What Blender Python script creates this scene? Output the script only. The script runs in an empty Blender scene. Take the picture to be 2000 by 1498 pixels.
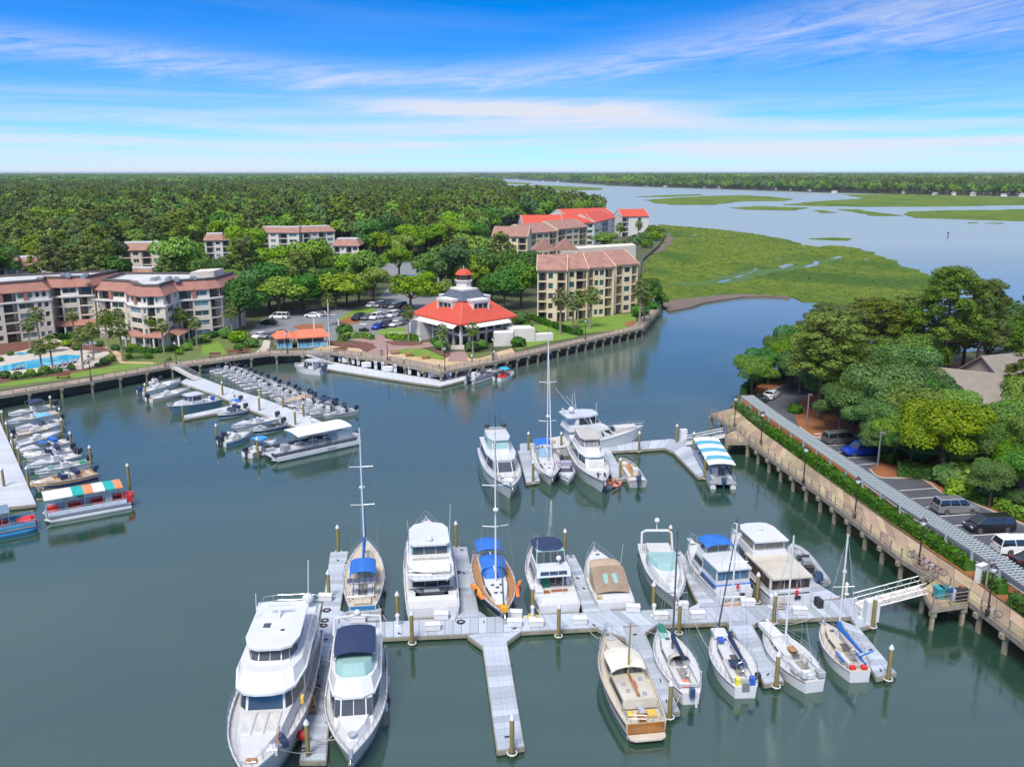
import bpy,math,random
from mathutils import Vector,Matrix
from mathutils.geometry import tessellate_polygon
random.seed(7)
R=math.radians
SC=bpy.context.scene
COL=SC.collection
CAMH,FPX=40.0,1700.0
PIT=math.atan((749-336.5)/FPX)
cd=bpy.data.cameras.new('camera');cam=bpy.data.objects.new('camera',cd);COL.objects.link(cam)
cd.sensor_width=36;cd.lens=36*FPX/2000;cd.clip_start=.5;cd.clip_end=90000
cam.location=(0,0,CAMH);cam.rotation_euler=(R(90)-PIT,0,0)
SC.camera=cam
SC.render.resolution_x,SC.render.resolution_y=1024,766
SUN_EL,SUN_AZ=R(56),R(200)
SC.view_settings.view_transform='Standard';SC.view_settings.look='None'
SC.view_settings.exposure=0.6;SC.view_settings.gamma=1
sd=bpy.data.lights.new('sun','SUN');sd.energy=3.4;sd.angle=R(22);sd.color=(1,.95,.86)
sun=bpy.data.objects.new('sun',sd);COL.objects.link(sun)
sdir=Vector((math.sin(SUN_AZ)*math.cos(SUN_EL),math.cos(SUN_AZ)*math.cos(SUN_EL),math.sin(SUN_EL)))
sun.rotation_euler=sdir.to_track_quat('Z','Y').to_euler()
W=bpy.data.worlds.new('World');SC.world=W;W.use_nodes=True
nt=W.node_tree;nt.nodes.clear()
class NT:
 """tiny node-graph helper"""
 def __init__(s,t):s.t=t
 def n(s,typ,**k):
  x=s.t.nodes.new(typ)
  ins=k.pop('i',{})
  for a,b in k.items():setattr(x,a,b)
  for a,b in ins.items():s.put(x.inputs[a],b)
  return x
 def put(s,sock,v):
  if isinstance(v,bpy.types.NodeSocket):s.t.links.new(v,sock)
  elif isinstance(v,bpy.types.Node):s.t.links.new(v.outputs[0],sock)
  else:sock.default_value=v
 def m(s,op,a,b=0.,c=None):
  x=s.n('ShaderNodeMath',operation=op);s.put(x.inputs[0],a);s.put(x.inputs[1],b)
  if c is not None:s.put(x.inputs[2],c)
  return x.outputs[0]
 def mix(s,f,a,b,blend='MIX'):
  x=s.n('ShaderNodeMix',data_type='RGBA',blend_type=blend);s.put(x.inputs[0],f);s.put(x.inputs[6],a);s.put(x.inputs[7],b)
  return x.outputs[2]
 def ramp(s,f,stops,interp='LINEAR'):
  x=s.n('ShaderNodeValToRGB',i={0:f});e=x.color_ramp.elements;x.color_ramp.interpolation=interp
  while len(e)<len(stops):e.new(.5)
  for k,(p,c)in enumerate(stops):
   e[k].position=p;e[k].color=(c,c,c,1)if isinstance(c,(int,float))else(*c,1)
  return x.outputs[0]
 def noise(s,vec,scale,detail=4,rough=.55,dist=0.):
  return s.n('ShaderNodeTexNoise',i={'Vector':vec,'Scale':scale,'Detail':detail,'Roughness':rough,'Distortion':dist}).outputs['Fac']
w=NT(nt)
geo=w.n('ShaderNodeTexCoord').outputs['Generated']
sep=w.n('ShaderNodeSeparateXYZ',i={0:geo});dx,dy,dz=sep.outputs
up=w.m('MAXIMUM',dz,0.0)
lift=w.n('ShaderNodeCombineXYZ',i={0:dx,1:dy,2:w.m('MULTIPLY_ADD',up,3.2,0.01)})
sky=w.n('ShaderNodeTexSky',sky_type='NISHITA',sun_disc=False,sun_elevation=SUN_EL,sun_rotation=SUN_AZ,altitude=0,air_density=1.0,dust_density=.25,ozone_density=4.0,i={'Vector':lift})
hs=w.n('ShaderNodeHueSaturation',i={'Saturation':1.35,'Value':1.0,'Color':w.mix(1.,sky.outputs[0],(.23,1.28,2.15,1),'MULTIPLY'),'Hue':.5})
horiz=w.m('SQRT',w.m('ADD',w.m('MULTIPLY',dx,dx),w.m('MULTIPLY',dy,dy)))
el=w.m('DIVIDE',dz,w.m('MAXIMUM',horiz,.02))
az=w.n('ShaderNodeMath',operation='ARCTAN2');w.put(az.inputs[0],dx);w.put(az.inputs[1],dy);az=az.outputs[0]
inv=w.m('DIVIDE',1.,w.m('ADD',up,.05))
cu=w.m('MULTIPLY',dx,inv);cv=w.m('MULTIPLY',dy,inv)
pv=w.n('ShaderNodeCombineXYZ',i={0:w.m('MULTIPLY_ADD',cv,.10,w.m('MULTIPLY',cu,.42)),1:w.m('MULTIPLY',cv,.85),2:3.3})
n1=w.noise(pv,.55,7,.62,.5)
wisps=w.m('ADD',w.ramp(n1,[(.5,0.),(.78,.6)]),w.ramp(el,[(.17,0.),(.45,.6)]))
av=w.n('ShaderNodeCombineXYZ',i={0:w.m('MULTIPLY',az,2.1),1:w.m('MULTIPLY',el,46.),2:1.7})
n2=w.noise(av,1.0,6,.6,.35)
low=w.m('MULTIPLY',w.ramp(n2,[(.40,0.),(.62,1.)]),w.ramp(el,[(0.,.6),(.02,.9),(.05,.6),(.085,.15),(.12,0.)]))
fine=w.noise(w.n('ShaderNodeCombineXYZ',i={0:w.m('MULTIPLY',az,5.),1:w.m('MULTIPLY_ADD',el,42.,w.m('MULTIPLY',az,-5.)),2:9.}),1.9,10,.7,1.0)
wob=w.m('MULTIPLY_ADD',fine,.030,-.015)
fc=w.n('ShaderNodeFloatCurve',i={1:w.m('MULTIPLY_ADD',az,.8,.5)});c=fc.mapping.curves[0]
cpts=[(0.,.44),(.09,.434),(.20,.405),(.36,.355),(.5,.37),(.66,.46),(.82,.535),(.95,.55),(1.,.53)]
c.points[0].location=cpts[0];c.points[1].location=cpts[-1]
for p in cpts[1:-1]:c.points.new(*p)
fc.mapping.update()
cen=w.m('MULTIPLY',fc.outputs[0],.28)
wid=w.ramp(az,[(0.,.016),(.2,.018),(.42,.036),(.6,.06)])
q=w.m('DIVIDE',w.m('SUBTRACT',w.m('ADD',el,wob),cen),wid)
band=w.m('EXPONENT',w.m('MULTIPLY',w.m('MULTIPLY',q,q),-1.))
front=w.ramp(dy,[(0.,0.),(.35,1.)])
streak=w.m('MULTIPLY',w.m('MULTIPLY',band,w.ramp(fine,[(.34,.06),(.68,.6)])),front)
q2=w.m('DIVIDE',w.m('SUBTRACT',w.m('ADD',el,wob),w.m('MULTIPLY_ADD',az,-.035,.066)),w.m('MULTIPLY_ADD',az,.01,.009))
patch=w.m('MULTIPLY',w.m('EXPONENT',w.m('MULTIPLY',w.m('MULTIPLY',q2,q2),-1.)),w.m('MULTIPLY',w.ramp(w.m('MULTIPLY_ADD',az,1.,.5),[(.26,0.),(.46,.95),(.62,.7),(.75,0.)]),front))
cover=w.m('MINIMUM',w.m('ADD',w.m('ADD',w.m('MULTIPLY',wisps,w.ramp(el,[(.05,.05),(.13,.12),(.35,1.)])),low),w.m('ADD',streak,w.m('MULTIPLY',patch,.9))),.93)
hazew=w.ramp(el,[(0.,.85),(.02,.6),(.06,.28),(.11,.07),(.16,0.)])
c1=w.mix(hazew,hs.outputs[0],(5.5,5.5,6.0,1))
c2=w.mix(cover,c1,(5.6,5.65,6.1,1))
bg=w.n('ShaderNodeBackground',i={'Color':c2,'Strength':.094})
w.n('ShaderNodeOutputWorld',i={0:bg.outputs[0]})
def G(px,py,z=0.):
 u=(px-1000)/FPX;v=-(py-749)/FPX
 d=(u,math.cos(PIT)+v*math.sin(PIT),-math.sin(PIT)+v*math.cos(PIT))
 t=(z-CAMH)/d[2]
 return Vector((d[0]*t,d[1]*t,z))
def GS(pts,z=0.):return[G(x,y,z)for x,y in pts]
MATS={}
def mat(name,col,rough=.6,metal=0.,var=.12,scale=2.,bump=0.,bscale=None,spec=.5,rnd=0.,trans=0.,coat=0.,emit=None,detail=5,col2=None,pat=None,coord='Object',stretch=None):
 """procedural material: base colour broken up by noise (towards col2), optional pattern, bump and per-object variation"""
 if name in MATS:return MATS[name]
 m=bpy.data.materials.new(name);m.use_nodes=True;t=m.node_tree;t.nodes.clear();g=NT(t)
 co=g.n('ShaderNodeTexCoord').outputs[coord]
 if coord=='Object' and stretch:co=g.n('ShaderNodeMapping',i={0:co,3:stretch}).outputs[0]
 f=g.noise(co,scale,detail,.6)
 f=g.ramp(f,[(.3,0.),(.7,1.)])
 c=(*col,1)
 if col2 is None:col2=tuple(x*(1-var*2.2)for x in col)
 cc=g.mix(f,c,(*col2,1))
 if pat:cc=pat(g,co,cc)
 if rnd:
  oi=g.n('ShaderNodeObjectInfo').outputs['Random']
  cc=g.n('ShaderNodeHueSaturation',i={'Color':cc,'Hue':g.m('MULTIPLY_ADD',oi,rnd*.12,.5-rnd*.06),'Value':g.m('MULTIPLY_ADD',g.m('FRACT',g.m('MULTIPLY',oi,7.3)),rnd,1-rnd*.5)}).outputs[0]
 b=g.n('ShaderNodeBsdfPrincipled',i={'Base Color':cc,'Roughness':rough,'Metallic':metal,'Specular IOR Level':spec,'Coat Weight':coat})
 if emit:b.inputs['Emission Color'].default_value=(*emit[:3],1);b.inputs['Emission Strength'].default_value=emit[3]
 if bump:
  bn=g.n('ShaderNodeBump',i={'Strength':1.,'Distance':bump,'Height':g.noise(co,bscale or scale*3,6,.6)})
  g.put(b.inputs['Normal'],bn.outputs[0])
 out=b.outputs[0]
 if trans:
  tr=g.n('ShaderNodeBsdfTranslucent',i={0:cc});ms=g.n('ShaderNodeMixShader',i={0:trans,1:out,2:tr.outputs[0]});out=ms.outputs[0]
 g.n('ShaderNodeOutputMaterial',i={0:out})
 MATS[name]=m
 return m
def lines(axis,period,width,dark,soft=.5):
 """pattern: joints every `period` metres along an axis"""
 def f(g,co,cc):
  s=g.n('ShaderNodeSeparateXYZ',i={0:co}).outputs[axis]
  fr=g.m('FRACT',g.m('DIVIDE',s,period))
  k=g.m('LESS_THAN',g.m('ABSOLUTE',g.m('SUBTRACT',fr,.5)),width/period/2)
  ib=g.m('FLOOR',g.m('DIVIDE',s,period))
  rn=g.n('ShaderNodeTexWhiteNoise',noise_dimensions='1D',i={'W':ib}).outputs[0]
  cc=g.n('ShaderNodeHueSaturation',i={'Color':cc,'Value':g.m('MULTIPLY_ADD',rn,soft*.5,1-soft*.25)}).outputs[0]
  return g.mix(k,cc,(*dark,1))
 return f
class MB:
 def __init__(s):s.v=[];s.f=[];s.mi=[];s.m=0
 def add(s,vs,fs):
  o=len(s.v);s.v+=[tuple(p)for p in vs];s.f+=[tuple(i+o for i in f)for f in fs];s.mi+=[s.m]*len(fs)
  return s
 def box(s,c,d,rz=0.,rx=0.,ry=0.):
  a,b,e=d[0]/2,d[1]/2,d[2]/2
  vs=[Vector((x*a,y*b,z*e))for x in(-1,1)for y in(-1,1)for z in(-1,1)]
  if rz or rx or ry:
   M=Matrix.Rotation(rz,3,'Z')@Matrix.Rotation(ry,3,'Y')@Matrix.Rotation(rx,3,'X');vs=[M@q for q in vs]
  c=Vector(c)
  return s.add([q+c for q in vs],[(0,1,3,2),(4,6,7,5),(0,4,5,1),(2,3,7,6),(0,2,6,4),(1,5,7,3)])
 def prism(s,poly,z0,z1,top=None,cap0=True):
  """poly: 2-D outline; top: other outline for the top ring"""
  p=[(q[0],q[1])for q in poly];t=[(q[0],q[1])for q in(top or poly)];n=len(p)
  if sum(p[i][0]*p[(i+1)%n][1]-p[(i+1)%n][0]*p[i][1]for i in range(n))<0:p.reverse();t.reverse()
  vs=[(x,y,z0)for x,y in p]+[(x,y,z1)for x,y in t]
  tr=tessellate_polygon([[Vector((x,y,0))for x,y in p]])
  up=[]
  for a,b,c in tr:
   k=(p[b][0]-p[a][0])*(p[c][1]-p[a][1])-(p[b][1]-p[a][1])*(p[c][0]-p[a][0])
   up.append((a,b,c)if k>0 else(a,c,b))
  fs=[(i,(i+1)%n,n+(i+1)%n,n+i)for i in range(n)]+[tuple(n+q for q in f)for f in up]
  if cap0:fs+=[tuple(reversed(f))for f in up]
  return s.add(vs,fs)
 def sheet(s,poly,z):
  p=[(q[0],q[1])for q in poly]
  fs=[]
  for a,b,c in tessellate_polygon([[Vector((x,y,0))for x,y in p]]):
   k=(p[b][0]-p[a][0])*(p[c][1]-p[a][1])-(p[b][1]-p[a][1])*(p[c][0]-p[a][0])
   fs.append((a,b,c)if k>0 else(a,c,b))
  return s.add([(x,y,z)for x,y in p],fs)
 def loft(s,rings,closed=True,cap=(True,True)):
  n=len(rings[0]);vs=[q for r in rings for q in r];fs=[]
  for i in range(len(rings)-1):
   for j in range(n if closed else n-1):
    k=(j+1)%n;fs.append((i*n+j,i*n+k,(i+1)*n+k,(i+1)*n+j))
  if cap[0]and closed:fs.append(tuple(range(n-1,-1,-1)))
  if cap[1]and closed:o=(len(rings)-1)*n;fs.append(tuple(range(o,o+n)))
  return s.add(vs,fs)
 def tube(s,path,r,n=6,r1=None,cap=True):
  P=[Vector(q)for q in path];rings=[];m=len(P)
  ref=None
  for i in range(m):
   t=(P[min(i+1,m-1)]-P[max(i-1,0)]).normalized()
   a=ref if ref is not None else(Vector((0,0,1))if abs(t.z)<.9 else Vector((1,0,0)))
   u=a.cross(t)
   if u.length<1e-4:u=Vector((1,.3,0)).cross(t)
   u.normalize();v=t.cross(u);ref=None
   rr=r if r1 is None else r+(r1-r)*i/max(1,m-1)
   rings.append([P[i]+(u*math.cos(2*math.pi*k/n)+v*math.sin(2*math.pi*k/n))*rr for k in range(n)])
  return s.loft(rings,True,(cap,cap))
 def lathe(s,prof,c=(0,0,0),n=12):
  c=Vector(c)
  rings=[[c+Vector((r*math.cos(2*math.pi*k/n),r*math.sin(2*math.pi*k/n),z))for k in range(n)]for r,z in prof]
  return s.loft(rings)
 def ball(s,c,r,n=8,m=5,sz=1.):
  return s.lathe([(max(.01,r*math.sin(math.pi*i/m)),-r*sz*math.cos(math.pi*i/m))for i in range(m+1)],c,n)
 def mesh(s,name,mats,smooth=False):
  me=bpy.data.meshes.new(name);me.from_pydata(s.v,[],s.f)
  for q in(mats if isinstance(mats,(list,tuple))else[mats]):me.materials.append(q)
  if isinstance(mats,(list,tuple))and len(mats)>1:me.polygons.foreach_set('material_index',s.mi)
  if smooth:me.polygons.foreach_set('use_smooth',[True]*len(s.f));me.update()
  if smooth and smooth is not True:
   me.set_sharp_from_angle(angle=R(smooth))
  return me
 def build(s,name,mats,parent=None,loc=(0,0,0),rz=0.,smooth=False,rot=None):
  return inst(name,s.mesh(name,mats,smooth),parent,loc,rz,rot)
def inst(name,me,parent=None,loc=(0,0,0),rz=0.,rot=None,scale=None):
 o=bpy.data.objects.new(name,me);COL.objects.link(o);o.parent=parent;o.location=loc
 o.rotation_euler=rot if rot else(0,0,rz)
 if scale:o.scale=scale if hasattr(scale,'__len__')else(scale,)*3
 return o
def tag(o,label=None,cat=None,group=None,kind=None):
 if label:o['label']=label
 if cat:o['category']=cat
 if group:o['group']=group
 if kind:o['kind']=kind
 return o
def thing(name,label,cat,loc=(0,0,0),rz=0.,group=None):
 return tag(inst(name,None,None,loc,rz),label,cat,group)
def copy_tree(o,parent=None,loc=None,rz=None,label=None,skip=()):
 c=o.copy();COL.objects.link(c);c.parent=parent
 if loc is not None:c.location=loc
 if rz is not None:c.rotation_euler=(0,0,rz)
 if label:c['label']=label
 for ch in o.children:
  if ch.name.split('.')[0]in skip:continue
  copy_tree(ch,c)
 return c
def struct(name,mb,m,z=0,smooth=False):return tag(mb.build(name,m,smooth=smooth),kind='structure')
def lerp(a,b,t):return a+(b-a)*t
def along(pts,step):
 """points every `step` m along a polyline, with headings"""
 out=[];P=[Vector(p)for p in pts];left=0.
 for a,b in zip(P,P[1:]):
  d=b-a;L=d.length;h=math.atan2(d.y,d.x);s=left
  while s<L:out.append((a+d*(s/L),h));s+=step
  left=s-L
 return out
def offset(pts,d):
 """shift an open 2-D polyline sideways (left positive)"""
 P=[Vector((p[0],p[1]))for p in pts];out=[]
 for i,p in enumerate(P):
  t0=(P[i]-P[i-1]).normalized()if i else None;t1=(P[i+1]-P[i]).normalized()if i<len(P)-1 else None
  t=((t0 or t1)+(t1 or t0)).normalized();n=Vector((-t.y,t.x))
  k=1.if not(t0 and t1)else 1/max(.4,n.dot(Vector((-t1.y,t1.x))))
  out.append(p+n*d*k)
 return out
def smoothline(pts,n=5):
 P=[Vector(p)for p in pts];out=[]
 for i in range(len(P)-1):
  a,b,c,d=P[max(0,i-1)],P[i],P[i+1],P[min(len(P)-1,i+2)]
  for k in range(n):
   t=k/n
   out.append(.5*((2*b)+(c-a)*t+(2*a-5*b+4*c-d)*t*t+(3*b-a-3*c+d)*t**3))
 return out+[P[-1]]
def ragged(poly,step,amp,seed=1):
 r=random.Random(seed);out=[]
 n=len(poly)
 for i in range(n):
  a=Vector(poly[i]);b=Vector(poly[(i+1)%n]);k=max(1,min(40,int((b-a).length/step)))
  for j in range(k):
   p=a.lerp(b,j/k)
   out.append(Vector((p.x+r.uniform(-amp,amp),p.y+r.uniform(-amp,amp)*2,p.z)))
 return out
 # ================================================================ SETTING
def water_mat(name,base,rough,s1,d1):
 m=bpy.data.materials.new(name);m.use_nodes=True;t=m.node_tree;t.nodes.clear();g=NT(t)
 co=g.n('ShaderNodeTexCoord').outputs['Object']
 big=g.noise(co,.018,4,.6,.6)
 silt=g.ramp(g.noise(g.n('ShaderNodeMapping',i={0:co,3:(.5,1.4,1)}).outputs[0],.03,5,.65,1.),[(.42,0.),(.75,1.)])
 cc=g.mix(silt,(*base,1),(base[0]*1.7,base[1]*1.35,base[2]*1.2,1))
 rip=g.noise(g.n('ShaderNodeMapping',i={0:co,3:(.75,1.25,1)}).outputs[0],s1,5,.62)
 rip2=g.noise(co,s1*.22,3,.5)
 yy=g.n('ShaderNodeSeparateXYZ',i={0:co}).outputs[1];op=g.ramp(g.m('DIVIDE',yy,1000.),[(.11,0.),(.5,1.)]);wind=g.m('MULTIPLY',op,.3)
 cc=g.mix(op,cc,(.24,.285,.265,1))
 calm=g.ramp(big,[(.34,.3),(.5,.5),(.64,1.)])
 hgt=g.m('MULTIPLY',g.m('ADD',rip,g.m('MULTIPLY',rip2,2.2)),calm)
 bn=g.n('ShaderNodeBump',i={'Strength':1.,'Distance':d1,'Height':hgt})
 b=g.n('ShaderNodeBsdfPrincipled',i={'Base Color':cc,'Roughness':g.m('ADD',wind,g.m('MULTIPLY_ADD',calm,.075,rough)),'IOR':2.2,'Specular IOR Level':.5,'Specular Tint':(.93,1,.88,1),'Normal':bn.outputs[0]})
 g.n('ShaderNodeOutputMaterial',i={0:b.outputs[0]});return m
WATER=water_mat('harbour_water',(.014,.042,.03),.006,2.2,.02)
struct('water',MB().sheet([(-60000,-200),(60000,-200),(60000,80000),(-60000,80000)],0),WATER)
GRASS=mat('lawn_grass',(.1,.17,.022),.9,var=.25,scale=.35,bump=.03,bscale=9,col2=(.1,.1,.035),detail=8)
FLOOR=mat('forest_floor',(.075,.085,.03),.95,scale=.12,col2=(.045,.06,.02),bump=.05,bscale=3)
ASPH=mat('asphalt',(.085,.09,.105),.85,var=.12,scale=.35,bump=.006,bscale=40,spec=.3,col2=(.058,.062,.075))
ASPH_G=mat('pale_asphalt',(.2,.205,.215),.85,var=.1,scale=.3,spec=.3,col2=(.155,.16,.17))
MULCH=mat('pine_straw',(.32,.115,.035),.95,scale=1.2,col2=(.19,.07,.028),bump=.05,bscale=12)
MULCHD=mat('bark_mulch',(.17,.065,.04),.95,scale=1.2,col2=(.1,.04,.03),bump=.05,bscale=12)
PAVER=mat('brick_pavers',(.32,.2,.17),.85,scale=1.3,col2=(.24,.15,.135))
TAN=mat('tan_paving',(.5,.36,.2),.85,scale=.4,col2=(.42,.29,.15))
CREAM=mat('pale_concrete',(.48,.43,.36),.8,scale=.6,col2=(.41,.36,.3))
SEAWALL=mat('seawall_concrete',(.13,.12,.095),.9,scale=.8,col2=(.06,.06,.045),bump=.02)
KERB=mat('kerb_concrete',(.5,.48,.44),.85,scale=.7)
MUD=mat('mud_bank',(.15,.105,.075),.8,scale=.15,col2=(.1,.08,.06),bump=.08,bscale=.8)
PAINT=mat('road_paint',(.75,.75,.72),.7,scale=1.5,col2=(.55,.55,.53))
def marsh_mat():
 m=bpy.data.materials.new('marsh_grass');m.use_nodes=True;t=m.node_tree;t.nodes.clear();g=NT(t)
 co=g.n('ShaderNodeTexCoord').outputs['Object']
 a=g.noise(g.n('ShaderNodeMapping',i={0:co,3:(.6,.35,1)}).outputs[0],.03,6,.62,.9)
 b_=g.noise(g.n('ShaderNodeMapping',i={0:co,3:(1.2,.5,1)}).outputs[0],.25,5,.65)
 cc=g.ramp(a,[(.28,(.035,.085,.012)),(.42,(.08,.135,.012)),(.52,(.15,.19,.016)),(.66,(.1,.155,.013)),(.8,(.19,.2,.035))])
 cc=g.mix(g.ramp(b_,[(.42,0.),(.62,.75)]),cc,(.05,.11,.012,1))
 bn=g.n('ShaderNodeBump',i={'Strength':1.,'Distance':.9,'Height':g.noise(co,.5,7,.75)})
 bs=g.n('ShaderNodeBsdfPrincipled',i={'Base Color':cc,'Roughness':.95,'Specular IOR Level':.15,'Normal':bn.outputs[0]})
 g.n('ShaderNodeOutputMaterial',i={0:bs.outputs[0]});return m
MARSH=marsh_mat()
BZ=2.4
bw1_out=GS([(-80,786),(0,773),(100,757),(180,744),(330,716),(420,705),(470,698),(528,691),(592,690),(646,689),(700,697),(760,706),(800,714.5),(861,728),(891,721),(966,707),(1080,681),(1218,649),(1256,640),(1291,602)],BZ)
bw1_w=[3.2]*9+[4.2]*4+[4.5,3.6,3.2,2.8,2.8,2.8,2.8]
bw1_in=[Vector((*offset(bw1_out,bw1_w[i])[i],BZ))for i in range(len(bw1_out))]
bw2_out=GS([(1388,808),(1437,840),(1464,864),(1600,963),(1760,1090),(1890,1171),(2000,1257),(2100,1332)],BZ)
bw2_in=GS([(1432,797),(1462,822),(1486,841),(1600,925),(1740,1025),(1900,1133),(2000,1208),(2100,1280)],BZ)
seaL=[Vector((p.x,p.y,2))for p in offset(bw1_in,-.5)]
river=GS([(1296,590),(1262,572),(1249,545),(1256,505),(1288,478),(1300,458),(1270,440),(1215,431),(1150,419),(1105,412),(1060,398),(1000,384),(968,365),(925,356),(880,350),(845,346.5)],2)
farL=[Vector((-1500,14000,2)),Vector((-16000,14000,2)),Vector((-16000,120,2)),Vector((-300,120,2)),Vector((-130,seaL[0].y-4,2))]
land=seaL+river+farL
g_=MB().prism(land,-1.,2.0,cap0=False)
struct('ground',g_,FLOOR)
sw=MB()
for a,b in zip(seaL,seaL[1:]):
 d=(b-a).normalized();n=Vector((d.y,-d.x,0))*.12
 sw.prism([a+n,b+n,b,a],-1,1.99)
struct('seawall',sw,SEAWALL)
far=GS([(780,342.6),(900,347),(1000,350.5),(1100,356),(1200,363),(1400,369),(1600,375.5),(1800,380),(2000,384),(2300,390)],.8)+[Vector((16000,2500,.8)),Vector((16000,24000,.8)),Vector((-3000,24000,.8))]
struct('far_shore',MB().prism(ragged(far[:10],60,6,3)+far[10:],-1,.8,cap0=False),FLOOR)
seaR=[Vector((p.x,p.y,2.2))for p in offset(bw2_in,.5)]
backR=GS([(1428,792),(1447,766),(1462,750),(1500,738),(1560,727),(1650,715),(1800,697),(2000,676),(2300,655)],2.2)
penin=list(reversed(seaR))+backR+[Vector((260,300,2.2)),Vector((260,40,2.2)),Vector((75,40,2.2))]
struct('peninsula_ground',MB().prism(penin,-1,2.2,cap0=False),FLOOR)
sw=MB()
edge=list(reversed(seaR))+backR
for a,b in zip(edge,edge[1:]):
 d=(b-a).normalized();n=Vector((-d.y,d.x,0))*.12
 sw.prism([a+n,b+n,b,a],-1,2.19)
struct('peninsula_seawall',sw,SEAWALL)
def marsh(name,pts,z,seed,step=8,amp=2.4):
 p=ragged(GS(pts,z),step,amp,seed)
 return struct(name,MB().prism(p,-.5,z,cap0=False),MARSH)
MARSHD=mat('dark_creek_grass',(.035,.095,.015),.95,scale=.12,col2=(.07,.13,.015),bump=.4,bscale=.8)
MARSH_PX=[(1262,585),(1300,592),(1340,585),(1400,577),(1456,574),(1544,577),(1570,584),(1660,600),(1780,597),(1870,570),(1856,552),(1816,538),(1760,517),(1738,508),(1720,501),(1690,489),(1660,482),(1630,479),(1600,484),(1560,476),(1540,468),(1488,459),(1416,449),(1360,444.5),(1288,438.5),(1296,456),(1290,476),(1256,502),(1246,545)]
marsh('marsh',MARSH_PX,.35,4)
far_m=[[(1236,384.8),(1300,381.5),(1368,379.5),(1372,381.5),(1300,385)],[(1262,391),(1320,386),(1400,382.5),(1448,381.5),(1500,384),(1552,389),(1536,392.5),(1448,393.5),(1392,400),(1312,400),(1280,397)],[(1528,400.5),(1584,394),(1690,388),(1650,380.5),(1760,379.5),(2000,386),(2300,392),(2300,402),(2000,400.5),(1800,404),(1680,403.5),(1584,402)],[(1422,406),(1480,402.5),(1580,406),(1544,411),(1460,409.5)],[(1588,412),(1612,411),(1640,415.5),(1608,416.5)],[(1640,409),(1672,409),(1756,421),(1712,422)],[(1764,416),(1800,412),(2000,409),(2300,408),(2300,436),(2000,432),(1920,430),(1780,425)],[(1624,464.5),(1650,465),(1668,470.5),(1630,468.5),(1570,465.5)],[(1890,434.5),(1905,434.3),(1908,435.6),(1892,435.8)],[(1935,435.2),(1952,435.2),(1954,436.6),(1932,436.6)],[(978,364),(1055,362),(1130,365),(1178,367.5),(1174,371),(1055,374.5),(1000,381),(968,368)],[(915,354),(1000,356),(1040,358),(1030,360.5),(940,358)]]
for k,p in enumerate(far_m):marsh('marsh_island',p,.35,20+k,16,3)
cr=GS([(1640,504),(1600,513),(1560,521),(1520,527),(1476,530),(1440,541),(1400,551),(1350,554),(1300,557),(1270,560)],.36);cw=[1,3,4,5,6,7,6,5,3,1]
cl=[Vector((*offset(cr,w_)[k],.36))for k,w_ in enumerate(cw)];c_r=[Vector((*offset(cr,-w_*.7)[k],.36))for k,w_ in enumerate(cw)]
struct('creek_bank',MB().sheet(ragged(cl+c_r[::-1],4,1.2,91),.362),MARSHD)
pools=[[(1470,526),(1476,523),(1480,526),(1474,529)],[(1522,522),(1530,516),(1551,516),(1540,521),(1530,526)],[(1566,520),(1584,517),(1590,509),(1600,511),(1596,518),(1576,523)],[(1622,506),(1632,501),(1644,501),(1638,505)],[(1684,507),(1692,505),(1698,506),(1690,509)],[(1514,506.5),(1520,505),(1526,506.5)],[(1346,460.5),(1356,459.3),(1366,460.3)],[(1436,541.5),(1455,535),(1472,529.5),(1474,530.5),(1458,536.5),(1440,543)],[(1400,551),(1425,545.5),(1428,547),(1404,552.5)]]
for k,p in enumerate(pools):struct('tidal_pool',MB().sheet(ragged(GS(p,.38),3,.6,50+k),.38),WATER)
struct('mud_bank',MB().prism(ragged(GS([(1296,603),(1305,606),(1340,598),(1400,586),(1456,579),(1540,580),(1545,577),(1456,575),(1400,578),(1320,587),(1280,590)],.5),6,1.2,70),-.5,.5,cap0=False),MUD)
struct('mud_flat',MB().prism(ragged(GS([(1247,540),(1246,520),(1256,500),(1282,484),(1300,473),(1306,455),(1316,462),(1312,476),(1296,488),(1270,500),(1262,525)],.55),8,2,71),-.5,.55,cap0=False),MUD)
PN=[0]
def patch_(name,m,pts,z,rag=None):
 PN[0]+=1;z+=PN[0]*.0009
 p=GS(pts,z)
 if rag:p=ragged(p,rag[0],rag[1],len(pts))
 return struct(name,MB().sheet(p,z),m)
def z3(*p):return[(x/4.348,480+y/4.348)for x,y in p]
def z4(*p):return[(420+x/5,560+y/5)for x,y in p]
def z5(*p):return[(740+x/5.762,500+y/5.762)for x,y in p]
def z6(*p):return[(940+x/4.682,380+y/4.682)for x,y in p]
Z0=2.02
patch_('grass_verge',GRASS,[(-80,765),(-80,700),(0,640),(180,640),(330,655),(450,640),(520,660),(500,690),(420,698),(330,709),(180,735),(0,762)],Z0)
patch_('planting_bed',MULCHD,z3((-100,900),(0,830),(440,800),(640,800),(860,840),(930,900),(960,990),(880,1040),(640,1080),(100,1150),(-100,1180)),Z0+.02)
patch_('pool_deck',CREAM,z3((-100,930),(20,930),(230,880),(560,850),(600,880),(930,900),(915,1000),(700,1045),(200,1100),(-100,1120)),Z0+.04)
patch_('lawn',mat('bright_lawn',(.15,.26,.018),.9,scale=.4,bump=.03,bscale=9,col2=(.1,.17,.018),detail=8),z3((-60,1195),(100,1150),(480,1110),(640,1075),(1000,1010),(1400,985),(1290,1020),(900,1090),(560,1130),(100,1190)),Z0+.03)
BRIGHT=MATS['bright_lawn']
patch_('lawn',BRIGHT,z3((1710,930),(1720,830),(1860,810),(1900,880),(1930,925)),Z0+.03)
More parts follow.
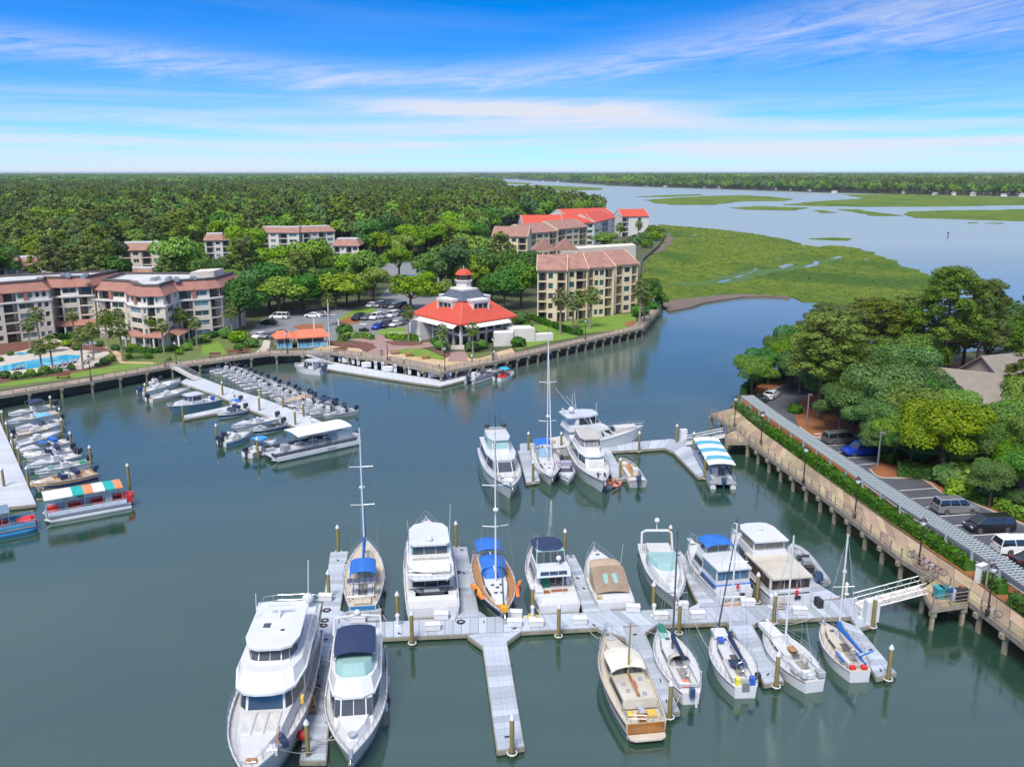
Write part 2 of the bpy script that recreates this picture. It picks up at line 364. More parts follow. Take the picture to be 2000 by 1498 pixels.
patch_('garden_path',TAN,z3((860,850),(960,870),(1030,920),(1060,985),(1310,990),(1300,1003),(1020,1000),(970,920),(930,880)),Z0+.05)
patch_('parking_lot',ASPH_G,[(488,650),(510,625),(560,606),(640,598),(690,602),(760,585),(880,575),(905,590),(840,640),(790,650),(742,656),(690,664),(640,666),(560,664),(500,664)],Z0+.02)
patch_('back_road',ASPH_G,[(690,528),(760,515),(850,512),(930,510),(950,520),(900,530),(860,545),(880,565),(790,600),(740,580),(770,552),(730,545)],Z0+.02)
patch_('footpath',CREAM,z4((480,520),(540,530),(530,600),(480,650),(380,655),(450,590)),Z0+.04)
patch_('traffic_island',MULCH,z4((760,385),(860,365),(1050,362),(1060,405),(960,425),(820,415)),Z0+.1)
patch_('lawn',BRIGHT,z4((1200,320),(1340,225),(1450,200),(1570,195),(1560,250),(1330,290),(1270,330)),Z0+.05)
patch_('planting_bed',MULCH,z4((1180,350),(1320,285),(1420,350),(1310,370)),Z0+.07)
patch_('promenade',TAN,[(592,688),(640,673),(690,672),(742,680),(780,690),(850,700),(905,690),(960,690),(1000,680),(1010,695),(966,704),(891,716),(862,722),(800,709),(760,702),(700,692),(646,686)],Z0+.03)
patch_('brick_plaza',PAVER,[(680,664),(742,654),(765,662),(772,672),(842,668),(850,676),(800,684),(770,690),(742,694),(700,688),(722,680),(732,672)],Z0+.05)
patch_('brick_walk',PAVER,[(879,686),(909,686),(914,706),(874,706)],Z0+.05)
patch_('planting_bed',MULCHD,z4((1130,540),(1300,545),(1480,540),(1580,590),(1480,640),(1400,600),(1240,590),(1130,570)),Z0+.07)
patch_('planting_bed',MULCHD,z5((60,960),(240,960),(480,975),(500,990),(380,1010),(160,1005)),Z0+.07)
patch_('lawn',BRIGHT,z5((190,1065),(330,1040),(510,1045),(640,1090),(760,1150),(720,1168),(520,1140),(330,1120)),Z0+.07)
patch_('lawn',BRIGHT,z5((-60,860),(120,810),(290,800),(300,880),(60,890)),Z0+.06)
patch_('planting_bed',MULCHD,z5((540,1030),(680,1060),(810,1090),(800,1120),(760,1145),(640,1085)),Z0+.075)
patch_('lawn',GRASS,z5((985,1110),(1000,1080),(1270,1070),(1330,1090),(1120,1150),(1010,1150)),Z0+.075)
patch_('lawn',BRIGHT,z6((380,1230),(430,1190),(560,1190),(830,1285),(900,1300),(620,1350),(340,1420),(300,1400)),Z0+.03)
patch_('lawn',BRIGHT,z6((640,1185),(1060,1110),(1400,1085),(1420,1170),(1380,1215),(1200,1250),(960,1270),(820,1250)),Z0+.05)
patch_('lawn',BRIGHT,z6((1480,1150),(1490,1080),(1590,1030),(1630,1060),(1570,1120),(1500,1190)),Z0+.05)
patch_('planting_bed',MULCH,z6((1310,1175),(1380,1150),(1430,1175),(1430,1205),(1330,1210)),Z0+.07)
POOLW=mat('pool_water',(.05,.42,.62),.05,scale=1.5,col2=(.03,.32,.55),spec=.6)
patch_('swimming_pool',POOLW,z3((-100,1050),(0,1022),(290,965),(560,925),(690,930),(650,985),(430,1015),(240,1045),(60,1062),(-100,1075)),Z0+.06)
patch_('spa_pool',POOLW,z3((120,918),(160,905),(230,905),(240,915),(180,928)),Z0+.06)
ZR=2.22
patch_('pine_straw_bed',MULCH,[(1440,798),(1452,764),(1500,741),(1600,722),(1800,710),(2100,690),(2200,900),(2200,1290),(2100,1290),(2000,1202),(1740,1020),(1486,838),(1460,815)],ZR)
patch_('asphalt_lot',ASPH,[(1482,800),(1474,790),(1490,770),(1530,754),(1560,748),(1590,755),(1560,790),(1552,815),(1562,835),(1600,858),(1612,850),(1650,838),(1720,862),(1725,885),(1712,905),(1698,917),(1722,934),(1800,936),(1844,967),(1880,975),(1935,998),(2060,1052),(2060,1200),(1850,1060),(1700,955),(1560,850)],ZR+.02)
patch_('side_lane',ASPH,[(1800,912),(1830,905),(1990,960),(2100,1000),(2100,1020),(1930,975)],ZR+.02)
patch_('garden_path',CREAM,[(1866,948),(1878,944),(1930,966),(1928,975)],ZR+.03)
def strip(name,m,a,b,wdt,z):
 a,b=G(*a,z),G(*b,z);d=(b-a).normalized();n=Vector((-d.y,d.x,0))*wdt/2
 return struct(name,MB().sheet([a+n,b+n,b-n,a-n],z),m)
for a,b in[((1618,870),(1650,868)),((1636,883),(1650,881)),((1656,893.5),(1712,893)),((1757,958),(1828,953)),((1780,974),(1836,970)),((1808,990),(1822,989.5)),((1836,1008),(1905,1003)),((1865,1026),(1884,1025)),((1897,1046),(1970,1041)),((1930,1066),(1945,1065)),((1964,1088),(2030,1084)),((1675,908),(1712,905))]:
 strip('parking_line',PAINT,a,b,.14,ZR+.09)
for k in range(4):strip('parking_line',PAINT,(1590+k*7,848+k*5),(1604+k*7,847+k*5),.3,ZR+.09)
kb=MB()
for line in([(1474,790),(1490,770),(1530,754),(1562,746)],[(1562,835),(1600,858),(1640,845)],[(1698,917),(1722,934),(1800,936),(1844,967),(1880,975),(1935,998),(2060,1052)],[(1482,800),(1560,850),(1700,955),(1850,1060),(2060,1200)]):
 P=smoothline(GS(line,ZR),3)
 for a,b in zip(P,P[1:]):
  d=(b-a).normalized();n=Vector((-d.y,d.x,0))*.08;kb.prism([a-n,b-n,b+n,a+n],ZR-.05,ZR+.13)
struct('kerb',kb,KERB)
# ================================================================ BOARDWALKS
PLANK_L=mat('weathered_deck',(.34,.26,.2),.85,scale=.8,col2=(.24,.185,.145),rnd=.25,bump=.01,bscale=6)
PLANK_R=mat('tan_deck_panels',(.37,.275,.165),.85,scale=.7,col2=(.26,.2,.14),rnd=.5,detail=8,bump=.01,bscale=6)
TIMBER=mat('grey_timber',(.3,.26,.21),.9,scale=1.5,col2=(.2,.17,.13),rnd=.2)
PILE=mat('pile_concrete',(.32,.28,.2),.9,scale=1.3,col2=(.13,.12,.08))
RAILM=mat('weathered_rail',(.27,.22,.18),.8,scale=2,col2=(.18,.15,.12))
def boardwalk(label,outer,inner,deckm,step,pile_step,rail=True,cat='boardwalk',rail_gaps=()):
 root=thing('boardwalk',label,cat,(outer[0].x,outer[0].y,0));o0=Vector((outer[0].x,outer[0].y,0))
 n=0
 for(a,b,c,d)in zip(outer,outer[1:],inner,inner[1:]):
  k=max(1,round((b-a).length/step))
  for i in range(k):
   p,q=a.lerp(b,(i+.012)/k)-o0,a.lerp(b,(i+.988)/k)-o0;r_,s_=c.lerp(d,(i+.012)/k)-o0,c.lerp(d,(i+.988)/k)-o0
   m1,m2=p.lerp(r_,.495),q.lerp(s_,.495);m3,m4=p.lerp(r_,.505),q.lerp(s_,.505)
   for A in([p,q,m2,m1],[m3,m4,s_,r_]):
    MB().prism(A,BZ-.14,BZ+random.uniform(-.008,.008)).build('deck_panel',deckm,root)
 fa=MB()
 for a,b in zip(outer,outer[1:]):
  d=(b-a).normalized();nn=Vector((d.y,-d.x,0))
  if nn.dot(outer[0]-inner[0])<0:nn=-nn
  a_,b_=a-o0,b-o0
  fa.prism([a_,b_,b_+nn*.1,a_+nn*.1],BZ-.5,BZ+.02)
  fa.prism([a_-nn*.3,b_-nn*.3,b_-nn*.1,a_-nn*.1],BZ-.45,BZ-.15)
 fa.build('fascia',TIMBER,root)
 cap=MB().box((0,0,1.72),(.5,1.1,.42)).box((0,0,.6),(.34,.34,2.8)).mesh('pile',PILE)
 for p,h in along(outer,pile_step):
  k=Vector((-math.sin(h),math.cos(h),0))*(-.25 if(inner[0]-outer[0]).dot(Vector((-math.sin(h),math.cos(h),0)))<0 else.25)
  inst('pile',cap,root,p-o0+k-Vector((0,0,BZ)),h)
 if rail:
  post=MB().box((0,0,.53),(.11,.11,1.1)).mesh('rail_post',RAILM)
  rl=MB()
  for a,b in zip(outer,outer[1:]):
   k=max(1,round((b-a).length/2.1))
   for i in range(k):inst('rail_post',post,root,a.lerp(b,i/k)-o0)
   for z in(.35,.72,1.08):rl.tube([a-o0+Vector((0,0,z)),b-o0+Vector((0,0,z))],.045 if z>1 else.03,4)
  rl.build('rails',RAILM,root)
 return root
boardwalk('weathered boardwalk on piles below the condominiums and swimming pool',bw1_out[:9],bw1_in[:9],PLANK_L,3.2,5.4)
boardwalk('promenade boardwalk in front of the red-roofed clubhouse above the fuel dock',bw1_out[8:15],bw1_in[8:15],PLANK_L,3.2,5.4)
boardwalk('narrow boardwalk along the channel below the beige condominium lawn',bw1_out[14:],bw1_in[14:],PLANK_L,3.2,3.4)
boardwalk('tan panelled boardwalk on concrete piles beside the hedge and trellis',bw2_out,bw2_in,PLANK_R,1.7,3.6)
def landing(label,pts,gap,deckm=PLANK_R,rails=True):
 P=GS(pts,BZ);o0=Vector((P[0].x,P[0].y,0));root=thing('pier_landing',label,'landing',o0)
 L=[p-o0 for p in P]
 for i in range(4):
  a,b=L[0].lerp(L[1],(i+.01)/4),L[0].lerp(L[1],(i+.99)/4);c,d=L[3].lerp(L[2],(i+.01)/4),L[3].lerp(L[2],(i+.99)/4)
  MB().prism([a,b,d,c],BZ-.15,BZ+.005).build('deck_panel',deckm,root)
 f=MB()
 for i in range(4):
  a,b=L[i],L[(i+1)%4];d=(b-a).normalized();n=Vector((d.y,-d.x,0))*.06;f.prism([a-n,b-n,b+n,a+n],BZ-.55,BZ-.16)
 f.build('fascia',TIMBER,root)
 pm=MB().box((0,0,1.6),(.5,.5,.45)).box((0,0,.5),(.32,.32,2.4)).mesh('pile',PILE)
 post=MB().box((0,0,.53),(.11,.11,1.1)).mesh('rail_post',RAILM);rl=MB()
 cen=sum(L,Vector())/4
 for p in L:inst('pile',pm,root,(*(p.lerp(cen,.12)).xy,0))
 for i in range(4):
  if i in gap:continue
  a,b=L[i],L[(i+1)%4];k=max(1,round((b-a).length/1.6))
  for j in range(k+1):inst('rail_post',post,root,a.lerp(b,j/k))
  for z in(.35,.72,1.08):rl.tube([a+Vector((0,0,z)),b+Vector((0,0,z))],.045 if z>1 else.03,4)
 rl.build('rails',RAILM,root)
 return root
landing('small railed landing at the top of the gangway beside the striped-canopy boat',[(1416,849),(1437,840),(1464,862),(1417,862)],(1,3))
landing('railed platform with storage bins at the head of the long gangway',[(1800,1150),(1832,1129),(1890,1176),(1822,1186)],(1,3))
# ================================================================ BUILDINGS
STUCCO=mat('pale_stucco',(.62,.55,.47),.9,scale=.35,col2=(.53,.46,.39),bump=.004,bscale=20)
STUCCO_Y=mat('cream_stucco',(.68,.56,.38),.9,scale=.35,col2=(.58,.47,.31),bump=.004,bscale=20)
WHITEW=mat('white_stucco',(.64,.61,.57),.85,scale=.4,col2=(.54,.51,.47))
TRIM=mat('dark_trim',(.1,.075,.065),.7,scale=1)
def tile_mat(name,col,col2):
 def pat(g,co,cc):
  s=g.n('ShaderNodeSeparateXYZ',i={0:co}).outputs[2]
  k=g.m('FRACT',g.m('MULTIPLY',s,4.));n=g.noise(co,3.5,3,.7)
  cc=g.mix(g.m('MULTIPLY',g.m('GREATER_THAN',k,.72),.25),cc,(col2[0]*.5,col2[1]*.5,col2[2]*.5,1))
  return g.mix(g.ramp(n,[(.45,0.),(.75,.5)]),cc,(*col2,1))
 return mat(name,col,.8,scale=.6,col2=col2,pat=pat,bump=.03,bscale=5)
TILE=tile_mat('terracotta_tiles',(.37,.165,.12),(.27,.125,.1))
TILE_P=tile_mat('faded_tiles',(.38,.2,.15),(.23,.115,.09))
TILE_R=tile_mat('red_tiles',(.55,.075,.038),(.43,.06,.035))
SHING=tile_mat('brown_shingles',(.25,.215,.18),(.19,.165,.14))
GLASS=mat('window_glass',(.05,.07,.075),.08,scale=.25,col2=(.02,.03,.035),spec=.8,rnd=.5)
GLASS_B=mat('bright_window',(.2,.32,.34),.1,scale=.3,col2=(.1,.18,.2),spec=.8,rnd=.6)
GLASS_G=mat('green_window',(.03,.14,.13),.1,scale=.3,col2=(.02,.08,.08),spec=.8,rnd=.5)
DARKIN=mat('shaded_interior',(.07,.06,.055),.9,scale=.7,col2=(.03,.03,.03))
RAILD=mat('dark_balcony_rail',(.06,.05,.05),.6,scale=1)
ROOFW=mat('white_roof_membrane',(.52,.52,.51),.8,scale=.15,col2=(.36,.36,.36))
ROOFD=mat('dark_roof_edge',(.1,.085,.085),.9,scale=.3,col2=(.15,.12,.11))
METAL=mat('grey_metal',(.45,.46,.47),.4,.7,scale=2)
def wall(root,wl,a,b,z0,floors,fh,bays,depth=1.7,glass=(GLASS,GLASS_B),top_extra=0.,bal_low=True):
 """one facade from a to b (left to right seen from outside) with real openings.
    bays: list of (kind, width); kinds: 'p' pier, 'w' window, 's' small window, 'b' balcony recess; wl collects the wall mesh"""
 a=Vector((a[0],a[1],0));b=Vector((b[0],b[1],0));d=(b-a);L=d.length;d/=L;nn=Vector((d.y,-d.x,0));h=math.atan2(d.y,d.x)
 tot=sum(w_ for _,w_ in bays);s=0.
 def bx(mb,s0,s1,y0,y1,zz0,zz1):
  mb.box(a+d*((s0+s1)/2)+nn*((y0+y1)/2)+Vector((0,0,(zz0+zz1)/2)),(s1-s0,y1-y0,zz1-zz0),h)
 zt=z0+floors*fh+top_extra
 wn={};q_=fh/2.95
 for kind,w_ in bays:
  w_=w_*L/tot;s0,s1=s,s+w_;s=s1
  if kind=='p':bx(wl,s0,s1,-depth,0,z0,zt);continue
  for f in range(floors):
   zb=z0+f*fh
   if kind=='b':
    bx(wl,s0,s1,-depth,.0,zb-.28,zb)
    gl=wn.setdefault(('g',round(w_,2)),MB().box((0,0,0),(w_*.62,.06,2.15*q_)).mesh('balcony_door',glass[0]))
    inst('balcony_door',gl if random.random()<.7 else gl,root,a+d*(s0+w_*.45)-nn*(depth-.05)+Vector((0,0,zb+1.1*q_)),h)
    rm=MB()
    rm.box((0,0,1.0),(w_,.07,.07));rm.box((0,0,.12),(w_,.05,.05))
    n=max(3,int(w_/.28))
    for i in range(n):rm.box((-w_/2+(i+.5)*w_/n,0,.55),(.05,.03,.9))
    me=wn.setdefault(('r',round(w_,2)),rm.mesh('balcony_rail',RAILD))
    inst('balcony_rail',me,root,a+d*((s0+s1)/2)-nn*.06+Vector((0,0,zb)),h)
   else:
    sill,head=(.75*q_,2.35*q_)if kind=='w' else(.75*q_,2.3*q_)
    mg=.12 if kind=='w' else w_*.13
    bx(wl,s0,s1,-.35,0,zb-.28,zb+sill);bx(wl,s0,s1,-.35,0,zb+head,zb+fh-.28)
    bx(wl,s0,s0+mg,-.35,0,zb+sill,zb+head);bx(wl,s1-mg,s1,-.35,0,zb+sill,zb+head)
    ww=w_-2*mg;gm=glass[1]if random.random()<.45 else glass[0]
    key=(kind,round(w_,2),gm.name)
    if key not in wn:
     fr=MB();n=2 if ww>1.6 else 1
     for i in range(n+1):fr.box((-ww/2+i*ww/n,.02,0),(.09,.1,head-sill))
     fr.box((0,.02,(head-sill)/2-.04),(ww,.1,.08));fr.box((0,.02,-(head-sill)/2+.04),(ww,.1,.08))
     wn[key]=(MB().box((0,0,0),(ww,.05,head-sill)).mesh('window',gm),fr.mesh('window_frame',WHITEW if glass[1]is GLASS_B else TRIM))
    o=inst('window',wn[key][0],root,a+d*((s0+s1)/2)-nn*.22+Vector((0,0,zb+(sill+head)/2)),h)
    inst('window_frame',wn[key][1],o)
  bx(wl,s0,s1,-depth,-.02,zt-.28-top_extra,zt)
 return zt
def core_(mb,pts,z0,z1):mb.prism(pts,z0,z1)
def inset(poly,d):
 c=sum((Vector((p[0],p[1]))for p in poly),Vector((0,0)))/len(poly);out=[]
 P=[Vector((p[0],p[1]))for p in poly];n=len(P)
 ar=sum(P[i].x*P[(i+1)%n].y-P[(i+1)%n].x*P[i].y for i in range(n));sg=1 if ar>0 else-1
 for i in range(n):
  t0=(P[i]-P[i-1]).normalized();t1=(P[(i+1)%n]-P[i]).normalized();n0=Vector((-t0.y,t0.x))*sg;n1=Vector((-t1.y,t1.x))*sg
  m_=(n0+n1);m_=m_/max(.35,m_.length_squared/2)if m_.length>1e-3 else n0
  out.append(P[i]+m_*d)
 return out
def L2(root,pts):return[Vector((p[0]-root.location.x,p[1]-root.location.y))for p in pts]
BAY={'A':[('p',.3),('b',3.2),('p',.3),('w',3.8),('p',.5),('s',1.3),('p',.3),('s',1.5),('p',.3)]*2,'B':[('p',.35),('b',2.8),('p',.25),('w',3.6),('p',.35)],'C':[('p',.4),('s',1.3),('p',.3),('b',2.6),('p',.3),('w',3.0),('p',.3)],'b':[('p',.2),('b',2.8),('p',.2)],'w':[('p',.2),('w',3.6),('p',.2)],'D':[('p',.3),('b',3),('p',.3),('w',3),('p',.3)],'N':[('p',.3),('s',1.2),('p',.3)]}
def mansard(label,front,back,floors,bays,pent=True,terrace=None,roofkit=True):
 """front: outline vertices left to right on the ground; back: the rest of the footprint"""
 o0=Vector((front[0].x,front[0].y,0));root=thing('condominium',label,'building',(o0.x,o0.y,0))
 F_=[p-o0 for p in front];B_=[p-o0 for p in back];foot=F_+B_;z0=2.0;fh=2.28
 wl=MB()
 for i,(a,b)in enumerate(zip(F_,F_[1:])):wall(root,wl,a,b,z0,floors-1,fh,BAY[bays[i%len(bays)]])
 ins=inset(foot,1.7);core_(wl,ins,z0-.5,z0+(floors-1)*fh)
 zt=z0+(floors-1)*fh
 for a,b in zip([F_[-1]]+B_,B_+[F_[0]]):
  d=(b-a).normalized();n=Vector((d.y,-d.x,0));wl.prism([a,b,b-n*1.8,a-n*1.8],z0-.5,zt)
 wl.build('wall',STUCCO,root)
 led=MB().prism(inset(foot,-.25),zt-.25,zt+.12);led.build('cornice',WHITEW,root)
 rf=MB();z5=zt+fh;zr=z5+2.0;n=len(foot)
 tw=MB();F5=[Vector((*q,0))for q in inset(foot,.35)][:len(F_)]
 for i,(a,b)in enumerate(zip(F5,F5[1:])):wall(root,tw,a,b,zt+.12,1,fh,BAY[bays[i%len(bays)]],1.3)
 tw.prism(inset(foot,1.9),zt,z5);tw.build('top_storey_wall',WHITEW,root)
 up_=inset(foot,1.6);foot_=inset(foot,-.1)
 for i in range(n):
  a,b,c,d=foot_[i],foot_[(i+1)%n],up_[(i+1)%n],up_[i]
  rf.add([(*a,z5-.05),(*b,z5-.05),(*c,zr),(*d,zr)],[(0,1,2,3)])
  if i>=len(F_)-1:a,b,c,d=inset(foot,.1)[i],inset(foot,.1)[(i+1)%n],foot_[(i+1)%n],foot_[i];rf.add([(*a,zt+.12),(*b,zt+.12),(*c,z5),(*d,z5)],[(0,1,2,3)])
 rf.prism(foot_,z5-.18,z5-.06);rf.build('mansard_roof',TILE,root)
 pier=MB().box((0,.0,fh/2),(.9,.5,fh+.1)).mesh('tile_pier',TILE)
 for a,b in zip(F_,F_[1:]):
  L=(b-a).length;d=(b-a)/L;nn=Vector((d.y,-d.x,0))
  if L>5:
   for k in range(1,max(2,int(L/5))):inst('tile_pier',pier,root,a.lerp(b,k/max(2,int(L/5)))-nn*.25+Vector((0,0,zt+.12)),math.atan2(d.y,d.x))
 ro=MB().prism(inset(foot,1.45),zr-.6,zr+.02);ro.m=1
 up2=inset(foot,3.2);ro.prism(up2,zr-.3,zr+.06)
 ro.m=0
 for i in range(n):
  a,b,c,d=inset(foot,1.3)[i],inset(foot,1.3)[(i+1)%n],inset(foot,1.75)[(i+1)%n],inset(foot,1.75)[i]
  ro.prism([a,b,c,d],zr,zr+.45)
 ro.build('flat_roof',[ROOFD,ROOFW],root)
 return root,F_,zt,zr,o0
def kit(root,cx,cy,z,n,seed):
 r=random.Random(seed)
 for i in range(n):
  x,y=cx+r.uniform(-4.5,4.5),cy+r.uniform(-2.2,2.2)
  MB().box((0,0,.4),(1.1,.9,.8)).lathe([(.35,.8),(.35,.95),(.1,.96)],(0,0,0),10).build('rooftop_unit',METAL,root,(x,y,z),r.uniform(0,.5))
fA=[Vector((q.x,q.y,0))for q in GS([(-100,602),(99,585),(103,580),(120,580),(152,578),(183,577)],11.1)]
bA=[fA[-1]+Vector((2,16,0)),fA[0]+Vector((-6,20,0))]
rA,F_,zt,zr,o0=mansard('pale condominium with red tiled mansard roof behind the swimming pool, cut by the photo edge',fA,bA,5,['A','N','b','w','b'])
cA=sum(fA+bA,Vector())/len(fA+bA)-o0;kit(rA,cA.x+6,cA.y+2,zr,6,1)
fB=[Vector((q.x,q.y,0))for q in GS([(188,585),(244,588),(252,595),(276,599),(322,598),(343,590),(350,587),(410,583),(433,580)],11.1)]
bB=[fB[-1]+Vector((1,14,0)),fB[4]+Vector((0,26,0)),fB[0]+Vector((-1,16,0))]
rB,F_,zt,zr,o0=mansard('pale curved-front condominium with red tiled mansard roof and rooftop machinery',fB,bB,5,['D','N','w','C','N','N','B','b'])
kit(rB,F_[3].x+3,F_[3].y+11,zr,9,2)
pent=MB().prism([F_[6]+Vector((.5,7,0)),F_[7]+Vector((-1,7,0)),F_[7]+Vector((-.5,13,0)),F_[6]+Vector((.5,14,0))],zr-2.6,zr+1.4)
pent.build('stair_tower',STUCCO,rB)
def lean_to(root,a,b,z,out=2.6,n=3):
 d=(b-a).normalized();nn=Vector((d.y,-d.x,0));h=math.atan2(d.y,d.x)
 r_=MB();p=[a+Vector((0,0,z+1.0)),b+Vector((0,0,z+1.0)),b+nn*out+Vector((0,0,z)),a+nn*out+Vector((0,0,z))]
 r_.add(p+[q-Vector((0,0,.22))for q in p],[(0,3,2,1),(4,5,6,7),(0,1,5,4),(1,2,6,5),(2,3,7,6),(3,0,4,7)]);r_.build('terrace_roof',TILE,root)
 pm=MB().box((0,0,(z-2)/2),(.35,.35,z-2)).mesh('terrace_post',WHITEW)
 for i in range(n+1):inst('terrace_post',pm,root,a.lerp(b,i/n)+nn*(out-.3)+Vector((0,0,2.0)),h)
lean_to(rB,F_[2]+Vector((.2,-.4,0)),F_[4]+Vector((.5,-.4,0)),4.5,2.6,4)
lean_to(rB,F_[4]+Vector((.6,-.3,0)),F_[5]+Vector((.6,-.3,0)),4.5,2.2,2)
FA_=[p-fA[0]for p in fA]
lean_to(rA,FA_[2],FA_[5],4.4,2.4,4)
def channel_block(label,sections,floors,glass,rooft,z0=2.0,fh=2.95,rise=3.4,wm=STUCCO_Y,name='condominium'):
 """sections: list of (front-left px, front-right px, depth m, bay key list)"""
 o0=G(*sections[0][0],z0);o0.z=0;root=thing(name,label,'building',o0)
 wl=MB();rf=MB();tr_=MB()
 for(a,b,dep,bays)in sections:
  A,B=G(*a,z0)-o0,G(*b,z0)-o0;A.z=B.z=0;d=(B-A).normalized();nn=Vector((d.y,-d.x,0))
  zt=wall(root,wl,A,B,z0,floors,fh,bays,1.6,glass,.35)
  C,D_=B-nn*dep,A-nn*dep
  i1,i2=A-nn*1.6+d*.3,B-nn*1.6-d*.3
  wl.prism([i1,i2,C-d*.3,D_+d*.3],z0-.5,zt)
  wl.prism([A-nn*.05,A-nn*.05+d*.3,D_+d*.3,D_],z0-.5,zt+.01);wl.prism([B-nn*.05-d*.3,B-nn*.05,C,C-d*.3],z0-.5,zt+.01)
  wl.prism([D_+nn*.3,C+nn*.3,C,D_],z0-.5,zt)
  e0,e1=A+nn*.5-d*.12,B+nn*.5+d*.12;r0,r1=A-nn*dep*.55-d*.12,B-nn*dep*.55+d*.12;k0,k1=D_-d*.12-nn*.3,C+d*.12-nn*.3
  def up(p,z):return Vector((p.x,p.y,z))
  vs=[up(e0,zt),up(e1,zt),up(r1,zt+rise),up(r0,zt+rise),up(k1,zt+.1),up(k0,zt+.1)]
  rf.add(vs+[v-Vector((0,0,.3))for v in vs],[(0,1,2,3),(3,2,4,5),(6,9,8,7),(9,11,10,8),(0,6,7,1),(5,4,10,11)])
  for s_,(e,r_,k)in((-1,(e0,r0,k0)),(1,(e1,r1,k1))):
   q=d*s_*.14
   for p_,w_ in((e,r_),(r_,k)):
    z_a,z_b=(zt,zt+rise)if p_ is e else(zt+rise,zt+.1)
    tr_.add([up(p_,z_a+.06),up(w_,z_b+.06),up(w_+q,z_b+.06),up(p_+q,z_a+.06),up(p_,z_a-.4),up(w_,z_b-.4),up(w_+q,z_b-.4),up(p_+q,z_a-.4)],[(0,1,2,3),(0,4,5,1),(3,2,6,7),(0,3,7,4),(1,5,6,2)])
   wl.add([up(e-nn*.5-q*.4,zt),up(r_-q*.4,zt+rise-.15),up(k-q*.4,zt+.05)],[(0,1,2)])
 wl.build('wall',wm,root);rf.build('roof',rooft,root);tr_.build('verge_board',WHITEW if wm is not STUCCO_Y else STUCCO_Y,root)
 return root,zt
bC1=[('p',.4),('b',3.4),('p',.5),('w',2.2),('p',1.2),('s',2.2),('p',.4),('b',3.4),('p',.5)]
bC2=[('p',.4),('b',1.6),('p',.3),('s',2.0),('s',2.2),('p',.3),('b',2.8),('p',.8),('b',1.6),('p',.3),('s',2.2),('p',.3)]
rC,ztC=channel_block('cream five-storey condominium with brown tiled roof on the channel lawn',[((1049,627),(1106,627.5),11,bC1[:5]+bC1[-3:]),((1107,624),(1146,623),12,[('p',.4),('s',2.2),('p',.4),('b',3.4),('p',.4)]),((1147,620.5),(1198,617),13,bC2[:8]),((1199,612.5),(1243,608.5),13,[('p',.6),('b',1.8),('p',.3),('s',2.4),('p',.3),('b',1.6),('p',.3)])],5,(GLASS,GLASS_G),TILE_P,fh=2.62)
oC=rC.location
hip=MB()
for(u,v)in((1062,575),(1105,575)):
 p=G(u,v,2)-Vector(oC);p.z=0
 hip.add([(p.x-4,p.y,ztC+.5),(p.x+4,p.y,ztC+.5),(p.x,p.y+.5,ztC+3.8),(p.x-4,p.y+9,ztC+.5),(p.x+4,p.y+9,ztC+.5),(p.x,p.y+9,ztC+3.8)],[(0,1,2),(0,2,5,3),(1,4,5,2),(3,5,4)])
hip.build('rear_gable',TILE_P,rC)
backw=MB();p0,p1=G(1095,560,2)-Vector(oC),G(1240,548,2)-Vector(oC)
backw.prism([(p0.x,p0.y),(p1.x,p1.y),(p1.x,p1.y+10),(p0.x,p0.y+10)],1.5,ztC-.9);backw.build('rear_wing',STUCCO,rC)
bD=[('p',.4),('b',3),('p',.4),('w',2.4),('p',.5),('s',2.2),('p',.4),('b',3),('p',.4)]
rD,_z=channel_block('cream condominium with brown roof behind the channel one, left of it',[((962,527),(1030,528),14,bD),((1031,519),(1088,512),14,bD),((1088,507),(1146,499),13,bD)],5,(GLASS,GLASS_G),TILE_P,fh=2.6)
bE=[('p',.5),('w',2.4),('p',.6),('b',2.8),('p',.5),('w',2.4),('p',.5)]
rE,_z=channel_block('long white condominium with bright red roof behind the cream ones',[((1022,485),(1100,484),16,bE),((1100,483),(1160,480),16,bE),((1160,480),(1200,466),14,bE)],4,(GLASS,GLASS_B),TILE_R,wm=WHITEW,rise=4.2)
rF,_z=channel_block('white condominium with red roof rising at the back, beyond the long one',[((1108,463),(1200,458),18,bE)],4,(GLASS,GLASS_B),TILE_R,wm=WHITEW,rise=4.0)
bG=[('b',2.5),('p',.8),('p',2.4),('s',1.8),('p',2.6)]
rG,_z=channel_block('small white red-roofed tower condominium standing alone at the marsh edge',[((1214,463),(1266,462),14,bG)],4,(GLASS,GLASS),TILE_R,wm=WHITEW,rise=4.0)
